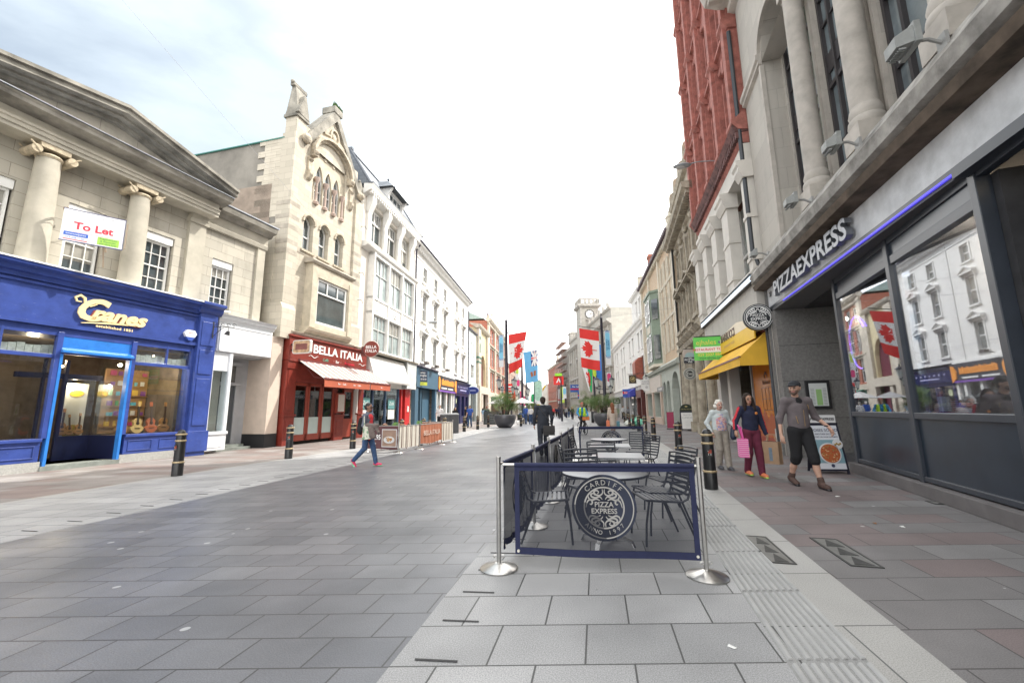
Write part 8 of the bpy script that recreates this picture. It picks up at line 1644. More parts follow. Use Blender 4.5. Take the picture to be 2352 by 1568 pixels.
def person(lab, loc, rz, H=1.75, pose=None, skin='fair', top=None, topc=None, legs=None, legc=None, shoes=None, hair=None, hairst='short', h=.014, head_turn=0, female=False, sleeves='long', leglen='long', coat=0, fat=1., extra=None, group=None, foot=None, stripes=None, inner=None, beard=None):
    """faces -Y; parts: body (top-level, continuous), top, trousers, shoes, hair"""
    J = {k: V3(*v) for k, v in BASEJ.items()}; sw = .9 if female else 1.
    for k in ('shL','shR'): J[k][0] *= sw
    for k, v in (pose or {}).items(): J[k] = V3(*v)
    sk = SK[skin]; near = h <= .011; P_ = []; hd = J['hea']; ht = R(head_turn); ca, sa = math.cos(ht), math.sin(ht)
    def HP(x, y, z): return V3(hd[0]+x*ca-y*sa, hd[1]+x*sa+y*ca, hd[2]+z)
    P_ += [C(HP(0,.015,.035),HP(0,.0,.035),.083,.083,(.93,1.08,1.1)),C(HP(0,-.02,-.02),HP(0,-.035,-.06),.066,.048),C(J['nec']-V3(0,0,.04),hd+V3(0,.02,-.05),.056,.05)]
    if h < .02:
        P_ += [C(HP(0,-.095,.01),HP(0,-.112,-.02),.01,.015),C(HP(-.083,.01,0),HP(-.083,.015,.03),.014,.014,(.5,1,1.2)),C(HP(.083,.01,0),HP(.083,.015,.03),.014,.014,(.5,1,1.2)),C(HP(-.022,-.084,-.055),HP(.022,-.084,-.055),.009,.009,(1,1,.8),1)]
        for s in (-1,1): P_ += [C(HP(s*.032,-.082,.017),HP(s*.034,-.082,.017),.007,.007,(1.4,.6,.8),2)]
    tw = .13*fat; td = .088*fat
    P_ += [C(J['pel'],J['wai'],.1,.095,(1.25*fat,.95,1)),C(J['wai'],J['che'],.098,.108,(1.25*fat,.9,1)),C(J['shL'],J['shR'],.058,.058),C(J['che'],J['nec']-V3(0,0,.06),.1,.06,(1.3,.8,1))]
    for s in 'LR': P_ += [C(J['sh'+s],J['el'+s],.046,.037),C(J['el'+s],J['wr'+s],.037,.025),C(J['hi'+s],J['kn'+s],.08,.052),C(J['kn'+s]+V3(0,.0,0),(J['kn'+s]+J['an'+s])/2+V3(0,.015,0),.05,.052),C((J['kn'+s]+J['an'+s])/2+V3(0,.015,0),J['an'+s],.05,.033)]
    # hands
    for s in 'LR':
        w = J['wr'+s]; d = w-J['el'+s]; d /= np.linalg.norm(d); d = d*.6+V3(0,-.12,-.6); d /= np.linalg.norm(d); fw = V3(0,-1,0) if 'hand'+s not in J else V3(0,-1,0); fw = fw-d*(fw@d); fw /= np.linalg.norm(fw); sd = np.cross(d,fw); inw = sd*(1 if (sd[0] > 0) == (s == 'L') else -1)
        pc = w+d*.05; P_.append(C(w,w+d*.075,.024,.03,(.8,1.15,1)))
        if near:
            for q, L_ in ((-.028,.072),(-.009,.08),(.01,.074),(.027,.06)):
                k0 = w+d*.085-fw*q*-1; k1 = k0+d*L_*.5+inw*.008; k2 = k1+d*L_*.35+inw*.03; P_ += [C(k0,k1,.0105,.0095),C(k1,k2,.0095,.008)]
            P_ += [C(w+d*.03+fw*.022,w+d*.06+fw*.045+inw*.01,.013,.011),C(w+d*.06+fw*.045+inw*.01,w+d*.095+fw*.045+inw*.022,.011,.008)]
        else: P_.append(C(w+d*.07,w+d*.15+inw*.02,.026,.014,(.8,1.1,1)))
    ft = foot or {}; fd = {}
    for s in 'LR': 
        dd = V3(*ft.get(s,(0,-1,0))); fd[s] = dd; P_.append(C(J['an'+s]+V3(0,0,-.01),J['an'+s]+dd*.15+V3(0,0,-.045),.035,.03))
    b = sdf_mesh('person', P_, h, [sk,LIPS,EYE], None, .018); sc_ = H/1.75; b.scale = (sc_,)*3; b.location = loc; b.rotation_euler = (0,0,rz); tag(b,lab,'person',group)
    g = .014
    def part(nm, prims, mt, kk=.02, hh=None): return sdf_mesh(nm, prims, hh or h, mt if isinstance(mt,list) else [mt], b, kk)
    def cz(a, bb, t): return a+(bb-a)*t
    if legs is not None:
        q = [C(J['pel'],J['pel']+V3(0,0,.06),.115,.112,(1.3*fat,1.0,1))]
        for s in 'LR':
            e = {'long':1.,'crop':.2,'short':0.1}[leglen]; q.append(C(J['hi'+s],J['kn'+s],.098*legs,.074*legs)); an = cz(J['kn'+s],J['an'+s],e if e < 1 else .98)
            q.append(C(J['kn'+s],an,.074*legs,(.06 if e == 1 else .07)*legs))
        part('trousers',q,legc)
    tp = top or 'jacket'; g1 = 1.12+coat*.1
    if topc is not None:
        wz = J['pel']+V3(0,0,.0-.0); q = [C(J['wai'],J['che'],.112*g1,.12*g1,(1.22*fat,.92,1)),C(J['pel']+V3(0,0,.06),J['wai'],.11*g1,.11*g1,(1.3*fat,1,1)),C(J['shL'],J['shR'],.07,.07),C(J['che'],J['nec']-V3(0,0,.07),.105*g1,.065,(1.25,.82,1)),C(J['nec']-V3(0,0,.05),J['nec']-V3(0,-.01,.0),.068,.062)]
        if coat > 1: q += [C(J['pel']+V3(0,0,.05),J['pel']+V3(0,0,-.38),.13,.15,(1.25,1.,1))]
        elif coat: q += [C(J['pel']+V3(0,0,.05),J['pel']+V3(0,0,-.1),.125,.13,(1.25,.95,1))]
        for s in 'LR':
            q.append(C(J['sh'+s],J['el'+s],.066+.004*coat,.054)); e = {'long':.97,'mid':.3,'short':0}[sleeves]
            if sleeves == 'short': q[-1] = C(J['sh'+s],cz(J['sh'+s],J['el'+s],.6),.064,.058)
            else: q.append(C(J['el'+s],cz(J['el'+s],J['wr'+s],e),.054,.04))
        tc = topc if isinstance(topc,list) else [topc]
        if inner: q.append(C(J['nec']+V3(-.0,-.085,-.05),J['che']+V3(.01,-.112,-.12),.036,.012,(1,.5,1),1))
        if stripes:
            for s in 'LR':
                sx_ = -1 if s == 'L' else 1
                for o_ in (-.018,.018): q += [C(J['sh'+s]+V3(sx_*.058,-.02+o_,.02),J['el'+s]+V3(sx_*.046,-.015+o_,0),.013,.011,(1,.8,1),1),C(J['el'+s]+V3(sx_*.046,-.015+o_,0),cz(J['el'+s],J['wr'+s],.9)+V3(sx_*.034,-.012+o_,0),.011,.009,(1,.8,1),1)]
        part(tp,q,tc,.03)
    if shoes is not None:
        sc2 = shoes if isinstance(shoes,list) else [shoes]
        for s in 'LR':
            a_ = J['an'+s]; dd = fd[s]; part('shoe',[C(a_,a_+(J['kn'+s]-a_)*.16,.05,.05),C(a_+V3(0,0,-.015)-dd*.03,a_+dd*.15+V3(0,0,-.04),.05,.043,(.98,1,1)),C(a_+V3(0,0,-.065)-dd*.035,a_+dd*.17+V3(0,0,-.068),.034,.034,(1.1,1.1,.38),len(sc2)-1)],sc2,.012,min(h,.012))
    if hair is not None:
        q = []
        if hairst in ('short','cap','bun','curly'): q = [C(HP(0,.02,.06),HP(0,.035,.035),.088,.085,(.98,1.05,1.02))]
        if hairst == 'short': q += [C(HP(0,.06,-.0),HP(0,.055,-.03),.07,.062)]
        if hairst == 'curly': q += [C(HP(x_,y_,z_),HP(x_,y_+.01,z_),.042,.042) for x_,y_,z_ in ((-.07,.0,.06),(.07,0,.06),(-.08,.04,.0),(.08,.04,0),(0,-.03,.12),(-.045,-.01,.115),(.045,-.01,.115),(0,.1,0),(-.05,.09,-.03),(.05,.09,-.03),(0,.08,.1),(-.085,.02,-.03),(.085,.02,-.03))]
        if hairst == 'bun': q += [C(HP(0,.11,.04),HP(0,.13,.04),.04,.038),C(HP(0,.05,-.01),HP(0,.06,0),.07,.07)]
        if hairst == 'long': q = [C(HP(0,.02,.06),HP(0,.035,.035),.09,.088,(1,1.05,1.02)),C(HP(-.075,.0,.03),HP(-.11,-.03,-.2),.045,.045),C(HP(.075,.0,.03),HP(.105,-.03,-.2),.045,.045),C(HP(0,.07,0),HP(0,.09,-.22),.075,.05,(1.2,.7,1)),C(HP(-.095,-.01,-.18),HP(-.1,-.05,-.26),.032,.012),C(HP(.09,-.01,-.18),HP(.1,-.05,-.25),.032,.012)]
        if hairst == 'vlong': q = [C(HP(0,.02,.055),HP(0,.035,.03),.092,.09),C(HP(0,.07,0),HP(.0,.11,-.4),.09,.085,(1.25,.65,1)),C(HP(0,.11,-.4),HP(.02,.12,-.62),.075,.03,(1.25,.6,1))]
        part('hair',q,hair,.015)
        if hairst == 'cap': part('cap',[C(HP(0,.01,.075),HP(0,.02,.055),.094,.094,(.97,1.05,.8)),C(HP(-.03,-.1,.055),HP(.03,-.1,.055),.05,.05,(1,1,.22))],mat('cap charcoal',(.018,.02,.025),.8,.1),.012)
    if beard: part('beard',[C(HP(-.045,-.045,-.045),HP(0,-.075,-.083),.03,.028),C(HP(.045,-.045,-.045),HP(0,-.075,-.083),.03,.028)],beard,.012)
    return b
FAB = lambda n,c,v=.12: mat(n,c,.9,v,14,1.,bscale=15)
JEAN = FAB('blue denim',(.04,.08,.17),.35); BLKC = FAB('black cloth',(.012,.012,.014)); NAVC = FAB('navy cloth',(.014,.018,.045)); SUIT = FAB('charcoal suit',(.028,.032,.042),.08)
HB = mat('black hair',(.012,.01,.01),.5,.2,20,.4); HBR = mat('dark brown hair',(.022,.012,.008),.9,.3,20,.4); HW = mat('white hair',(.68,.66,.6),.7,.1,20,.4); HRED = mat('auburn hair',(.2,.07,.03),.8,.4,14,.5); HG = mat('grey hair',(.35,.32,.3),.7,.2,20,.4)
def stripes_mat(name, c1, c2, sc, axis=2, thr=.5):
    m, nt, P, L = _pr(name); tc = N(nt,'ShaderNodeTexCoord'); sp = N(nt,'ShaderNodeSeparateXYZ'); L(tc.outputs['Object'],sp.inputs[0]); a = N(nt,'ShaderNodeMath',operation='MULTIPLY'); a.inputs[1].default_value = sc; L(sp.outputs[axis],a.inputs[0]); f = N(nt,'ShaderNodeMath',operation='FRACT'); L(a.outputs[0],f.inputs[0]); g = N(nt,'ShaderNodeMath',operation='GREATER_THAN'); g.inputs[1].default_value = thr; L(f.outputs[0],g.inputs[0]); L(mixc(nt,tuple(c1),tuple(c2),g.outputs[0]),P.inputs['Base Color']); P.inputs['Roughness'].default_value = .9; return m
def blotch(name, cs, sc=22):
    m, nt, P, L = _pr(name); tc = N(nt,'ShaderNodeTexCoord'); v = N(nt,'ShaderNodeTexVoronoi'); v.inputs['Scale'].default_value = sc; L(tc.outputs['Object'],v.inputs['Vector']); sp = N(nt,'ShaderNodeSeparateXYZ'); L(v.outputs['Color'],sp.inputs[0]); rp = N(nt,'ShaderNodeValToRGB'); rp.color_ramp.interpolation = 'CONSTANT'; e = rp.color_ramp.elements; e[0].color = tuple(cs[0])+(1,); e[1].position = 1/len(cs); e[1].color = tuple(cs[1])+(1,)
    for i,c in enumerate(cs[2:]): q = e.new((i+2)/len(cs)); q.color = tuple(c)+(1,)
    L(sp.outputs[0],rp.inputs[0]); L(rp.outputs[0],P.inputs['Base Color']); P.inputs['Roughness'].default_value = .9; return m
# man in fleece, looking over his right shoulder
p1 = person('man in a grey brown fleece and black cap striding past the pizza board',(5.25,7.75,0),R(-4),1.87,dict(wrL=(-.3,.02,.86),elL=(-.27,.07,1.13),elR=(.3,.04,1.16),wrR=(.42,-.1,.98),knL=(-.09,.02,.5),anL=(-.1,.22,.12),knR=(.1,-.12,.52),anR=(.13,-.2,.08),hea=(-.02,-.03,1.63)),'fair',topc=[FAB('taupe fleece',(.13,.11,.115),.1),BLKC],legs=1.12,legc=BLKC,shoes=[mat('brown hiking boot',(.085,.05,.04),.8,.2,20,.3),BLK],hair=HBR,hairst='cap',h=.01,head_turn=-48,sleeves='mid',leglen='crop',inner=True,beard=mat('stubble',(.1,.06,.045),.8,.2,30),foot=dict(L=(0,-.93,-.25)),fat=1.05)
def onp(b, nm, f, m): q = MB(); f(q); return q.build(nm, m, b, smooth=True)
onp(p1,'watch',lambda q: q.tube([(.405+.032*math.cos(a*.52),-.075+.032*math.sin(a*.52),1.0) for a in range(12)],.011,6,closed=True),BLK)
onp(p1,'jacket_zips',lambda q: (q.tube([(-.1,-.118,1.17),(-.085,-.135,1.05)],.004,4),q.tube([(.11,-.122,1.36),(.12,-.128,1.28)],.004,4),q.tube([(.03,-.125,1.27),(.02,-.137,1.0)],.003,4)),mat('zip amber',(.4,.25,.08),.4,0))
p2 = person('woman in a navy track jacket and maroon trousers carrying two bags',(5.0,8.9,0),R(-2),1.7,dict(elL=(-.3,.0,1.17),wrL=(-.38,-.12,.98),elR=(.25,.02,1.13),wrR=(.3,-.03,.88),knL=(-.08,.0,.5),anL=(-.07,.16,.1),knR=(.1,-.06,.5),anR=(.1,-.1,.08)),'tan',topc=[NAVC,FAB('stripe red cloth',(.5,.03,.04))],legs=1.08,legc=FAB('maroon jersey',(.13,.02,.045),.12),shoes=[mat('orange trainer',(.75,.22,.1),.6,.2,30),mat('lime sole',(.35,.6,.1),.5,0)],hair=HBR,hairst='long',h=.01,female=True,stripes=True,fat=1.02)
onp(p2,'glasses',lambda q: [q.tube([(s*.036+.026*math.cos(a*.52),-.105,1.637+.02*math.sin(a*.52)) for a in range(12)],.0035,4,closed=True) for s in (-1,1)],BLK)
onp(p2,'badge',lambda q: q.ball((.09,-.128,1.33),.03,8,0,(1,.2,1)),mat('badge orange',(.6,.22,.05),.6,0))
p3 = person('elderly woman with white hair in a pale cardigan and pink patterned top',(4.9,10.0,0),R(0),1.6,dict(elL=(-.3,.08,1.16),wrL=(-.24,-.02,.93),elR=(.27,.03,1.16),wrR=(.24,-.2,1.12),knL=(-.08,-.05,.5),anL=(-.08,.05,.09),knR=(.1,-.04,.5),anR=(.08,-.14,.08),hea=(0,-.05,1.6)),'old',topc=[FAB('pale cardigan',(.5,.55,.55),.06),blotch('pink blue floral',[(.55,.25,.25),(.6,.4,.4),(.3,.3,.5),(.65,.5,.45)])],legs=1.18,legc=FAB('stone linen',(.3,.27,.23),.15),shoes=mat('grey sandal',(.08,.08,.09),.7,.1),hair=HW,hairst='curly',h=.011,female=True,fat=1.18)
onp(p3,'patterned_top',lambda q: q.lathe([(.128,.97),(.14,1.1),(.138,1.25),(.1,1.38)],(0,0,0),16,0,R(222),R(318),1.3,1.03),blotch('pink blue floral top',[(.55,.25,.25),(.6,.42,.42),(.28,.3,.5),(.62,.45,.4)],26))
onp(p3,'glasses',lambda q: [q.tube([(s*.034+.025*math.cos(a*.52),-.148,1.615+.018*math.sin(a*.52)) for a in range(12)],.003,4,closed=True) for s in (-1,1)],STEEL)
p4 = person('woman with a hair bun walking right with a black rucksack and jeans',(-3.85,11.2,0),R(78),1.63,dict(shL=(-.16,.0,1.4),elR=(.2,.12,1.14),wrR=(.22,.26,.92),elL=(-.2,.02,1.13),wrL=(-.2,-.2,1.1),knL=(-.09,.02,.5),anL=(-.09,.36,.16),knR=(.09,-.14,.5),anR=(.1,-.24,.08)),'dark',topc=[FAB('grey sleeve top',(.13,.14,.18),.1)],legs=.98,legc=JEAN,shoes=[mat('hot pink trainer',(.6,.04,.12),.6,.15,30),mat('mint sole',(.2,.6,.35),.5,0)],hair=HB,hairst='bun',h=.0125,female=True,foot=dict(L=(0,-.5,-.86)))
sdf_mesh('red_vest',[C(V3(0,0,1.0),V3(0,0,1.34),.125,.128,(1.22,.98,1)),C(V3(0,0,.84),V3(0,0,1.0),.145,.13,(1.15,1.05,1))],.014,[FAB('red jersey',(.62,.04,.05),.08)],p4)
onp(p4,'sunglasses',lambda q: (q.box(-.07,-.01,-.12,-.1,1.61,1.645),q.box(.01,.07,-.12,-.1,1.61,1.645)),BLK)
def carried(name, lab, cat, par, prims, mt, h=.014, k=.03):
    """bag resting on or held by a person: a thing of its own at the person's place"""
    o = sdf_mesh(name, prims, h, mt if isinstance(mt,list) else [mt], None, k); o.scale = par.scale; o.location = par.location; o.rotation_euler = par.rotation_euler; return tag(o,lab,cat)
o = carried('rucksack','black rucksack on the back of the woman with the hair bun','rucksack',p4,[C(V3(0,.2,.98),V3(0,.19,1.28),.115,.095,(1.2,.9,1)),C(V3(0,.26,.98),V3(0,.25,1.15),.08,.07,(1.2,.8,1))],BLKC); onp(o,'strap',lambda q: (q.tube([(-.12,.14,1.36),(-.14,.02,1.46),(-.14,-.1,1.36),(-.13,-.11,1.15),(-.15,.08,1.0)],.013,6),q.tube([(.12,.14,1.36),(.14,.02,1.46),(.14,-.1,1.36),(.13,-.11,1.15),(.15,.08,1.0)],.013,6)),mat('strap grey',(.1,.12,.15),.7,0))
m = MB(); m.prism([(-.285,-.0,.74),(-.285,-.34,.78),(-.285,-.36,1.1),(-.285,-.02,1.12)],(.05,0,0),0); m.tube([(-.26,-.05,1.1),(-.24,-.02,1.35),(-.17,0,1.47),(-.18,.1,1.42)],.016,5,0); o = m.build('tote_bag', blotch('green printed canvas',[(.55,.55,.45),(.6,.6,.5),(.2,.3,.2),(.5,.5,.42)],14), bevel=.02); o.scale = p4.scale; o.location = p4.location; o.rotation_euler = p4.rotation_euler; tag(o,'pale canvas tote with a green print on the shoulder of the woman with the bun','tote bag')
o = carried('folded_coat','brown grey coat folded over the forearm of the woman with the bun','coat',p4,[C(V3(-.24,-.12,1.14),V3(-.26,-.42,1.12),.06,.07,(.9,1,1)),C(V3(-.29,-.26,1.05),V3(-.3,-.34,.84),.055,.07,(.8,1.5,1)),C(V3(-.26,-.4,1.08),V3(-.28,-.5,.94),.05,.045)],FAB('taupe coat',(.14,.11,.1),.2))
p5 = person('man in a dark suit walking away with a shoulder bag',(.95,13.2,0),R(180),1.8,dict(shL=(-.2,0,1.44),shR=(.2,0,1.44),elL=(-.27,-.0,1.14),wrL=(-.26,-.08,.92),elR=(.27,.02,1.14),wrR=(.27,-.04,.92),knL=(-.08,-.1,.5),anL=(-.08,-.1,.08),anR=(.08,.16,.1)),'fair',topc=SUIT,legs=1.05,legc=SUIT,shoes=BLK,hair=HBR,hairst='short',h=.0125,coat=1)
m = MB(); m.box(-.32,.02,.17,.27,.62,.86,0); m.prism([(-.33,.265,.72),(.03,.265,.72),(.02,.27,.9),(-.32,.27,.9)],(0,.02,0),1); m.tube([(-.3,.2,.86),(-.14,.17,1.1),(.1,.12,1.4),(.14,0,1.5),(.08,-.12,1.35),(-.15,-.12,1.0),(-.3,.1,.86)],.011,5,1); o = m.build('shoulder_bag',[mat('black leather',(.02,.018,.018),.45,.2),mat('black leather flap',(.03,.027,.027),.4,.2)],bevel=.012); o.scale = p5.scale; o.location = p5.location; o.rotation_euler = p5.rotation_euler; tag(o,'black leather shoulder bag slung across the suited man','shoulder bag')
onp(p5,'shirt_collar',lambda q: q.lathe([(.063,1.49),(.062,1.53)],(0,.01,0),14),FW)
# bags of the two women
t = thing('shopping_bag','pink gingham shopping bag with a floral side held by the woman in navy','shopping bag',(4.66,8.72,0),R(-20)); m = MB(); m.box(-.04,.13,-.12,.12,.42,.78,0); m.box(.13,.135,-.12,.12,.42,.78,1); m.build('bag',[stripes_mat('pink gingham',(.7,.12,.35),(.75,.35,.52),26),blotch('floral print',[(.05,.15,.3),(.6,.1,.15),(.1,.35,.15),(.7,.5,.2)],14)],t)
m = MB(); 
for s in (-1,1): m.tube([(.05,s*.1,.77),(.0,s*.06,1.0),(-.02,0,1.06),(.0,s*-.02,1.05)],.01,5)
m.tube([(.05,-.1,.77),(.03,-.05,1.02),(.03,.05,1.02),(.05,.1,.77)],.012,5); m.build('handle',mat('pink strap',(.65,.1,.32),.7,0),t)
t = thing('paper_bag','brown paper carrier bag held low by the woman in navy','paper bag',(5.3,8.72,0),R(35)); m = MB(); m.box(-.08,.08,-.15,.15,.28,.72,0); m.box(-.07,.07,-.14,.14,.715,.725,1); m.box(-.085,-.08,-.03,.03,.34,.6,2); m.build('bag',[mat('kraft paper',(.36,.24,.15),.85,.12,8,.3),mat('bag inside',(.1,.06,.04),.9,0),mat('print blue grey',(.15,.2,.25),.6,.2,30)],t); m = MB(); m.tube([(0,-.08,.74),(0,-.06,.86),(0,.06,.86),(0,.08,.74)],.006,5); m.tube([(.06,-.08,.74),(.04,-.06,.86),(.04,.06,.86),(.06,.08,.74)],.006,5); m.build('handle',mat('kraft twine',(.45,.34,.22),.8,0),t)
o = carried('handbag','small dark blue handbag on the arm of the elderly woman','handbag',p3,[C(V3(.25,-.15,.82),V3(.27,-.12,.98),.085,.07,(.9,.9,1.1))],mat('navy leather bag',(.02,.03,.06),.45,.1)); onp(o,'strap',lambda q: q.tube([(.25,-.17,1.0),(.24,-.2,1.13),(.25,-.1,1.16),(.27,-.08,1.0)],.009,5),BLK)
# cyclist
t = thing('bicycle','dark bicycle ridden towards the camera by the man in a yellow vest','bicycle',(3.95,24,0),R(10)); 
def wheel(y): m = MB(); m.tube([(0,y+.33*math.cos(a*.2618),.34+.33*math.sin(a*.2618)) for a in range(24)],.02,6,0,closed=True); [m.cyl((0,y,.34),(0,y+.32*math.cos(a*.785),.34+.32*math.sin(a*.785)),.003,n=3,mi=1) for a in range(8)]; m.build('wheel',[BLK,STEEL],t)
wheel(-.5); wheel(.5); m = MB(); m.tube([(0,-.5,.34),(0,-.38,.75),(0,-.35,.95)],.018,6); m.tube([(0,-.38,.75),(0,.2,.78),(0,.05,.3),(0,-.38,.7)],.017,6); m.tube([(0,.05,.3),(0,.5,.34),(0,.2,.78),(0,.22,.9)],.014,6); m.tube([(-.28,-.32,1.0),(0,-.38,.98),(.28,-.32,1.0)],.013,6); m.box(-.08,.08,.1,.35,.9,.95); m.box(-.03,.03,-.5,-.45,.75,.8); m.build('frame',BLK,t)
m = MB(); m.box(-.12,.2,-.66,-.4,.8,.98); m.build('basket',mat('orange bag on bars',(.6,.18,.05),.7,.3,9),t)
p6 = person('cyclist in a blue jacket and fluorescent yellow vest riding towards the camera',(3.95,24,0),R(10),1.74,dict(pel=(0,.18,.98),wai=(0,.12,1.1),che=(0,.02,1.3),nec=(0,-.04,1.5),hea=(0,-.08,1.66),shL=(-.19,0,1.43),shR=(.19,0,1.43),elL=(-.3,-.05,1.2),elR=(.3,-.05,1.2),wrL=(-.26,-.28,1.04),wrR=(.26,-.28,1.04),hiL=(-.09,.15,.96),hiR=(.09,.15,.96),knL=(-.12,-.22,.76),knR=(.12,-.1,.6),anL=(-.11,-.02,.4),anR=(.11,.06,.16)),'tan',topc=FAB('azure jacket',(.04,.25,.5),.1),legs=1,legc=BLKC,shoes=BLK,hair=mat('red cap',(.4,.06,.05),.8,0),hairst='short',h=.022)
sdf_mesh('hi_vis_vest',[C(V3(-.12,-.07,1.42),V3(-.12,-.0,1.1),.08,.09,(.7,1,1)),C(V3(.12,-.07,1.42),V3(.14,.0,1.1),.08,.11,(.9,1,1)),C(V3(0,.07,1.4),V3(0,.16,1.1),.13,.14)],.022,[emis('fluorescent yellow',(.45,.75,.03),0)],p6)
p7 = person('woman with very long auburn hair and a beige coat walking away',(5.52,23.3,0),R(180),1.74,dict(elL=(-.24,0,1.12),elR=(.24,0,1.12),anL=(-.08,-.1,.08),anR=(.07,.14,.1)),'fair',topc=FAB('beige knit coat',(.46,.39,.33),.06),legs=.8,legc=mat('bare grey leggings',(.22,.18,.17),.8,.1),shoes=BLK,hair=HRED,hairst='vlong',h=.018,female=True,coat=2)
m = MB(); m.box(.2,.34,-.1,.12,.42,.78,0); m.box(-.36,-.22,-.1,.12,.4,.74,1); o = m.build('carrier_bags',[mat('carrier orange',(.7,.2,.1),.5,.2,9),mat('carrier blue green',(.08,.2,.25),.5,.4,9)]); o.location = p7.location; o.rotation_euler.z = R(180); tag(o,'orange and blue carrier bags in the hands of the auburn haired woman','carrier bags')
# smaller figures, each its own pose and colours
cT = dict(w=FAB('white cotton',(.68,.68,.68),.05),b=BLKC,bl=FAB('royal blue cotton',(.04,.1,.4)),n=NAVC,g=FAB('grey cotton',(.25,.25,.26)),r=FAB('red cotton',(.5,.05,.05)),lb=FAB('light blue cotton',(.3,.45,.6)),be=FAB('beige cotton',(.45,.4,.33)),gn=FAB('green cotton',(.08,.25,.12)))
FARP = [((-5.4,31.0),0,1.8,'w','b',HBR,'man in a white T shirt behind the grey cabinet'),((-4.6,33.5),20,1.65,'b','b',HB,'woman in black just behind the grey cabinet'),((-4.2,37.5),-60,1.75,'b','b',HB,'dark dressed man in the pub doorway'),((-3.6,35.2),-10,1.8,'bl','j',HBR,'man in a royal blue T shirt walking towards the camera'),((-3.6,51),180,1.65,'lb','w',HBR,'woman in a light blue dress by the yellow arcade'),((-2.6,42),180,1.78,'n','n',HRED,'man in a dark waistcoat with ginger hair walking away'),
((1.25,41.5),160,1.78,'bl','j',HW,'white haired man in a blue shirt standing by the wheelchair'),((1.75,41.0),170,1.72,'w','j',HG,'grey haired woman in a white jacket and jeans'),((15.0,57),30,1.75,'w','b',HBR,'man in a white shirt outside the right hand shops'),((15.8,57.5),-30,1.65,'g','b',HBR,'woman in grey outside the right hand shops'),((16.9,58.5),180,1.75,'b','b',HB,'dark dressed man standing outside the right hand shops'),
((8.1,57),0,1.72,'b','b',HRED,'long haired woman in black walking up the middle of the street'),((7.0,64),180,1.7,'n','b',HB,'dark figure walking away right of centre'),((7.9,71),0,1.75,'b','b',HB,'dark figure in front of the scaffolding'),((8.8,69),0,1.7,'g','n',HBR,'figure in grey before the scaffolding'),((9.6,72),180,1.75,'b','j',HB,'figure in black and jeans before the scaffolding'),((7.6,78),0,1.7,'r','b',HB,'figure in a red top left of the crowd'),((8.3,80),0,1.75,'n','b',HB,'figure in navy behind the red top'),((9.0,82),180,1.75,'b','n',HB,'figure in black at the back of the crowd'),((9.9,80),0,1.7,'b','b',HB,'second figure in black by the grey stone building'),((10.8,77),0,1.7,'w','j',HBR,'figure in white by the grey stone building'),((6.8,86),0,1.75,'be','b',HBR,'figure in beige far down the street'),((7.6,90),180,1.7,'b','b',HB,'distant dark walker far down the street'),((5.0,92),0,1.7,'r','j',HB,'distant figure in red near the yellow machine'),((4.0,84),180,1.75,'g','b',HB,'distant figure in grey on the left'),((9.2,95),0,1.75,'n','n',HB,'distant figure in navy far right'),((10.4,92),0,1.7,'b','b',HB,'last dark figure by the grey stone building'),((-1.8,60),0,1.72,'g','b',HBR,'figure in grey beside the red brick store')]
for i,(xy,rz_,H_,tc_,lc_,hr_,lab) in enumerate(FARP):
    s = (-1)**i; w_ = random.uniform(.06,.2)*s
    person(lab,(xy[0],xy[1],0),R(rz_),H_,dict(anL=(-.09,w_,.09),anR=(.09,-w_,.09),knL=(-.09,w_*.4-.05,.5),knR=(.09,-w_*.4-.05,.5),elL=(-.25,random.uniform(-.05,.08),1.14),wrL=(-.25,random.uniform(-.2,.02),.92),wrR=(.25,random.uniform(-.2,.02),.92)),random.choice(('fair','tan','old')),topc=cT[tc_],legs=1.05,legc={'b':BLKC,'j':JEAN,'n':NAVC,'w':cT['w']}[lc_],shoes=BLK,hair=hr_,hairst='long' if 'woman' in lab and 'white jacket' not in lab else 'short',h=.024 if xy[1] < 45 else .032,sleeves='short' if 'T shirt' in lab or 'dress' in lab else 'long',female='woman' in lab,group='people further down the street')
p8 = person('white haired man seated in the wheelchair',(.8,40.6,0),R(150),1.7,dict(pel=(0,.1,.55),wai=(0,.08,.7),che=(0,.05,.9),nec=(0,.05,1.08),hea=(0,.03,1.2),shL=(-.18,.05,1.0),shR=(.18,.05,1.0),elL=(-.25,0,.8),elR=(.25,0,.8),wrL=(-.2,-.2,.68),wrR=(.2,-.2,.68),hiL=(-.09,.05,.53),hiR=(.09,.05,.53),knL=(-.1,-.35,.52),knR=(.1,-.35,.52),anL=(-.1,-.38,.12),anR=(.1,-.38,.12)),'old',topc=cT['bl'],legs=1,legc=cT['be'],shoes=BLK,hair=HW,hairst='short',h=.026)
t = thing('wheelchair','wheelchair with pale wheels by the elderly couple','wheelchair',(.8,40.6,0),R(150))
for s in (-1,1): m = MB(); m.tube([(s*.3,.1+.3*math.cos(a*.35),.31+.3*math.sin(a*.35)) for a in range(18)],.02,5,closed=True); m.build('wheel',mat('pale rim',(.5,.5,.48),.4,0),t)
m = MB(); m.box(-.25,.25,-.2,.3,.4,.44); m.box(-.25,.25,.28,.31,.44,.95); m.tube([(-.25,.3,.95),(-.25,.45,1.0)],.015,5); m.tube([(.25,.3,.95),(.25,.45,1.0)],.015,5); m.build('seat',BLK,t)
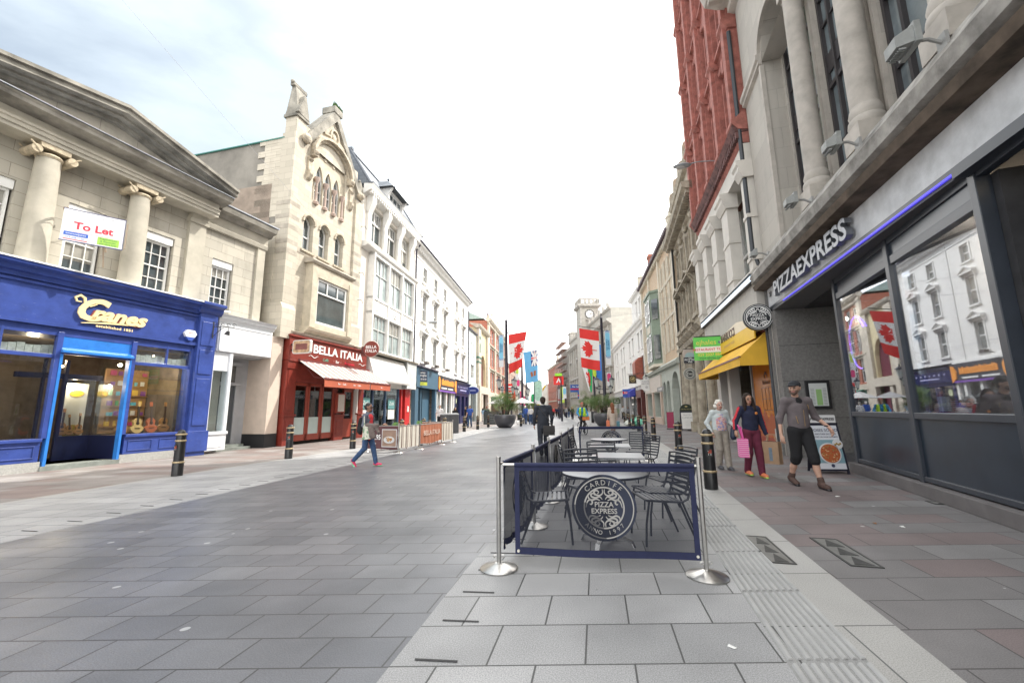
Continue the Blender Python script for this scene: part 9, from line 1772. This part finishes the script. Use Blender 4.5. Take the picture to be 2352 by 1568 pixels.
# diners behind the restaurant glass
def inpe(u, w): a = RSF.rotation_euler.z; return (RSF.location.x+math.cos(a)*u-math.sin(a)*w, RSF.location.y+math.sin(a)*u+math.cos(a)*w)
for u_,w_,rz_,lab,tp_,hr_ in ((1.95,-.5,R(160),'grey haired diner in a pink striped top behind the restaurant glass',stripes_mat('pink stripe shirt',(.55,.2,.27),(.65,.6,.62),30),HG),(2.75,-.75,R(20),'second diner with grey hair deeper in the restaurant window',cT['b'],HG)):
    x_,y_ = inpe(u_,w_); person(lab,(x_,y_,.5),rz_,1.62,dict(pel=(0,.1,.5),wai=(0,.08,.65),che=(0,.05,.85),nec=(0,.05,1.03),hea=(0,.03,1.16),shL=(-.18,.05,.96),shR=(.18,.05,.96),elL=(-.25,0,.76),elR=(.25,0,.76),wrL=(-.2,-.2,.66),wrR=(.2,-.2,.66),hiL=(-.09,.05,.48),hiR=(.09,.05,.48),knL=(-.1,-.35,.48),knR=(.1,-.35,.48),anL=(-.1,-.38,.1),anR=(.1,-.38,.1)),'old',topc=tp_,legs=1,legc=BLKC,shoes=BLK,hair=hr_,hairst='curly',h=.014,sleeves='short',female=True)
for u_,w_,lb in ((1.95,-.55,'first'),(2.75,-.8,'second')):
    x_,y_ = inpe(u_,w_-.1); t = thing('dining_chair',lb+' diner dark chair inside the restaurant window','chair',(x_,y_,.5),R(20)); m = MB(); m.box(-.22,.22,-.22,.22,.4,.45); m.build('seat',BLK,t)
    for a_,b_ in ((-.2,-.2),(.2,-.2),(-.2,.2),(.2,.2)): m = MB(); m.cyl((a_,b_,0),(a_,b_,.4),.02,n=6); m.build('leg',BLK,t)
# ---------------- odds and ends down the street ----------------
t = thing('small_digger','yellow and red compact work machine parked far down the street','machine',(4.2,76,0)); m = MB(); m.box(-.6,.6,-1,1,.6,1.5,0); m.box(-.55,.55,-.5,.8,1.5,2.5,0); m.box(-.7,.7,-1.1,1.1,.1,.6,1); m.tube([(0,-1,1.4),(.6,-2,3.8),(1.6,-2.6,5.6)],.14,6,0); m.build('body',[mat('digger yellow',(.7,.45,.03),.5,.1),mat('digger red',(.5,.05,.04),.5,.1)],t); m = MB(); m.box(-.5,.5,-.52,-.5,1.6,2.4); m.build('cab_glass',DARKG,t)
t = thing('pavement_sign_board','white pavement board with a round green logo by the right planter','sign board',(6.4,36.5,0),R(8)); m = MB(); m.box(-.4,.4,-.02,.02,.1,1.15,0); m.cyl((0,-.021,.7),(0,-.03,.7),.22,n=18,mi=1); m.build('panel',[FW,mat('logo teal',(.1,.45,.35),.5,.2)],t); m = MB(); m.tube([(-.4,0,0),(-.4,0,1.2),(.4,0,1.2),(.4,0,0)],.02,5); m.tube([(-.4,.4,0),(-.4,0,1.15)],.02,5); m.tube([(.4,.4,0),(.4,0,1.15)],.02,5); m.build('frame',FW,t)
t = thing('menu_chalkboard','dark chalkboard on the pavement left of the left planter','sign board',(-2.0,38.5,0),R(-8)); m = MB(); m.box(-.7,.7,-.03,.03,.1,1.3,0); 
for k in range(6): m.box(-.5+.05*k,.35-.03*k,-.035,-.03,.3+k*.15,.32+k*.15,1)
m.build('board',[mat('chalkboard',(.05,.06,.06),.7,.1),mat('chalk',(.4,.4,.4),.8,0)],t)
t = thing('red_poster_sign','red vertical poster sign on the building beyond the planter','sign',(-.35,58,0),0); m = MB(); m.box(-.75,.75,-.04,.04,2.4,5.0,0); 
for k in range(5): m.box(-.4,.4-.1*(k%2),-.05,-.04,2.8+k*.42,2.98+k*.42,1)
m.build('panel',[FR,FW],t); m = MB(); m.cyl((-.7,0.05,0),(-.7,.05,5),.05,n=8); m.build('post',MASTM,t)
t = thing('work_zone_sign','red sign with a white chevron on a pole far down the street','sign',(6.9,62,0)); m = MB(); m.box(-.75,.75,-.05,.05,5.0,6.3,0); m.prism([(-.4,-.06,5.3),(0,-.06,6.1),(.4,-.06,5.3),(.2,-.06,5.3),(0,-.06,5.7),(-.2,-.06,5.3)],(0,.02,0),1); m.box(-.5,.5,-.3,.3,6.3,6.7,2); m.build('panel',[FR,FW,mat('hi vis green',(.3,.7,.05),.5,0)],t); m = MB(); m.cyl((0,0,0),(0,0,5.0),.07,n=8); m.build('post',MASTM,t)
for x_,y_,lb in ((2.6,44.5,'grey cafe parasol beyond the elderly pair'),(.0,47,'pale cafe parasol left of the second mast')):
    t = thing('cafe_parasol',lb,'parasol',(x_-1.6,y_,0)); m = MB(); m.lathe([(1.3,2.1),(.05,2.65)],n=8); m.build('canopy',mat('parasol grey',(.45,.44,.43),.8,.1),t); m = MB(); m.cyl((0,0,0),(0,0,2.6),.03,n=8); m.cyl((0,0,0),(0,0,.08),.3,n=12); m.build('pole',MASTM,t)
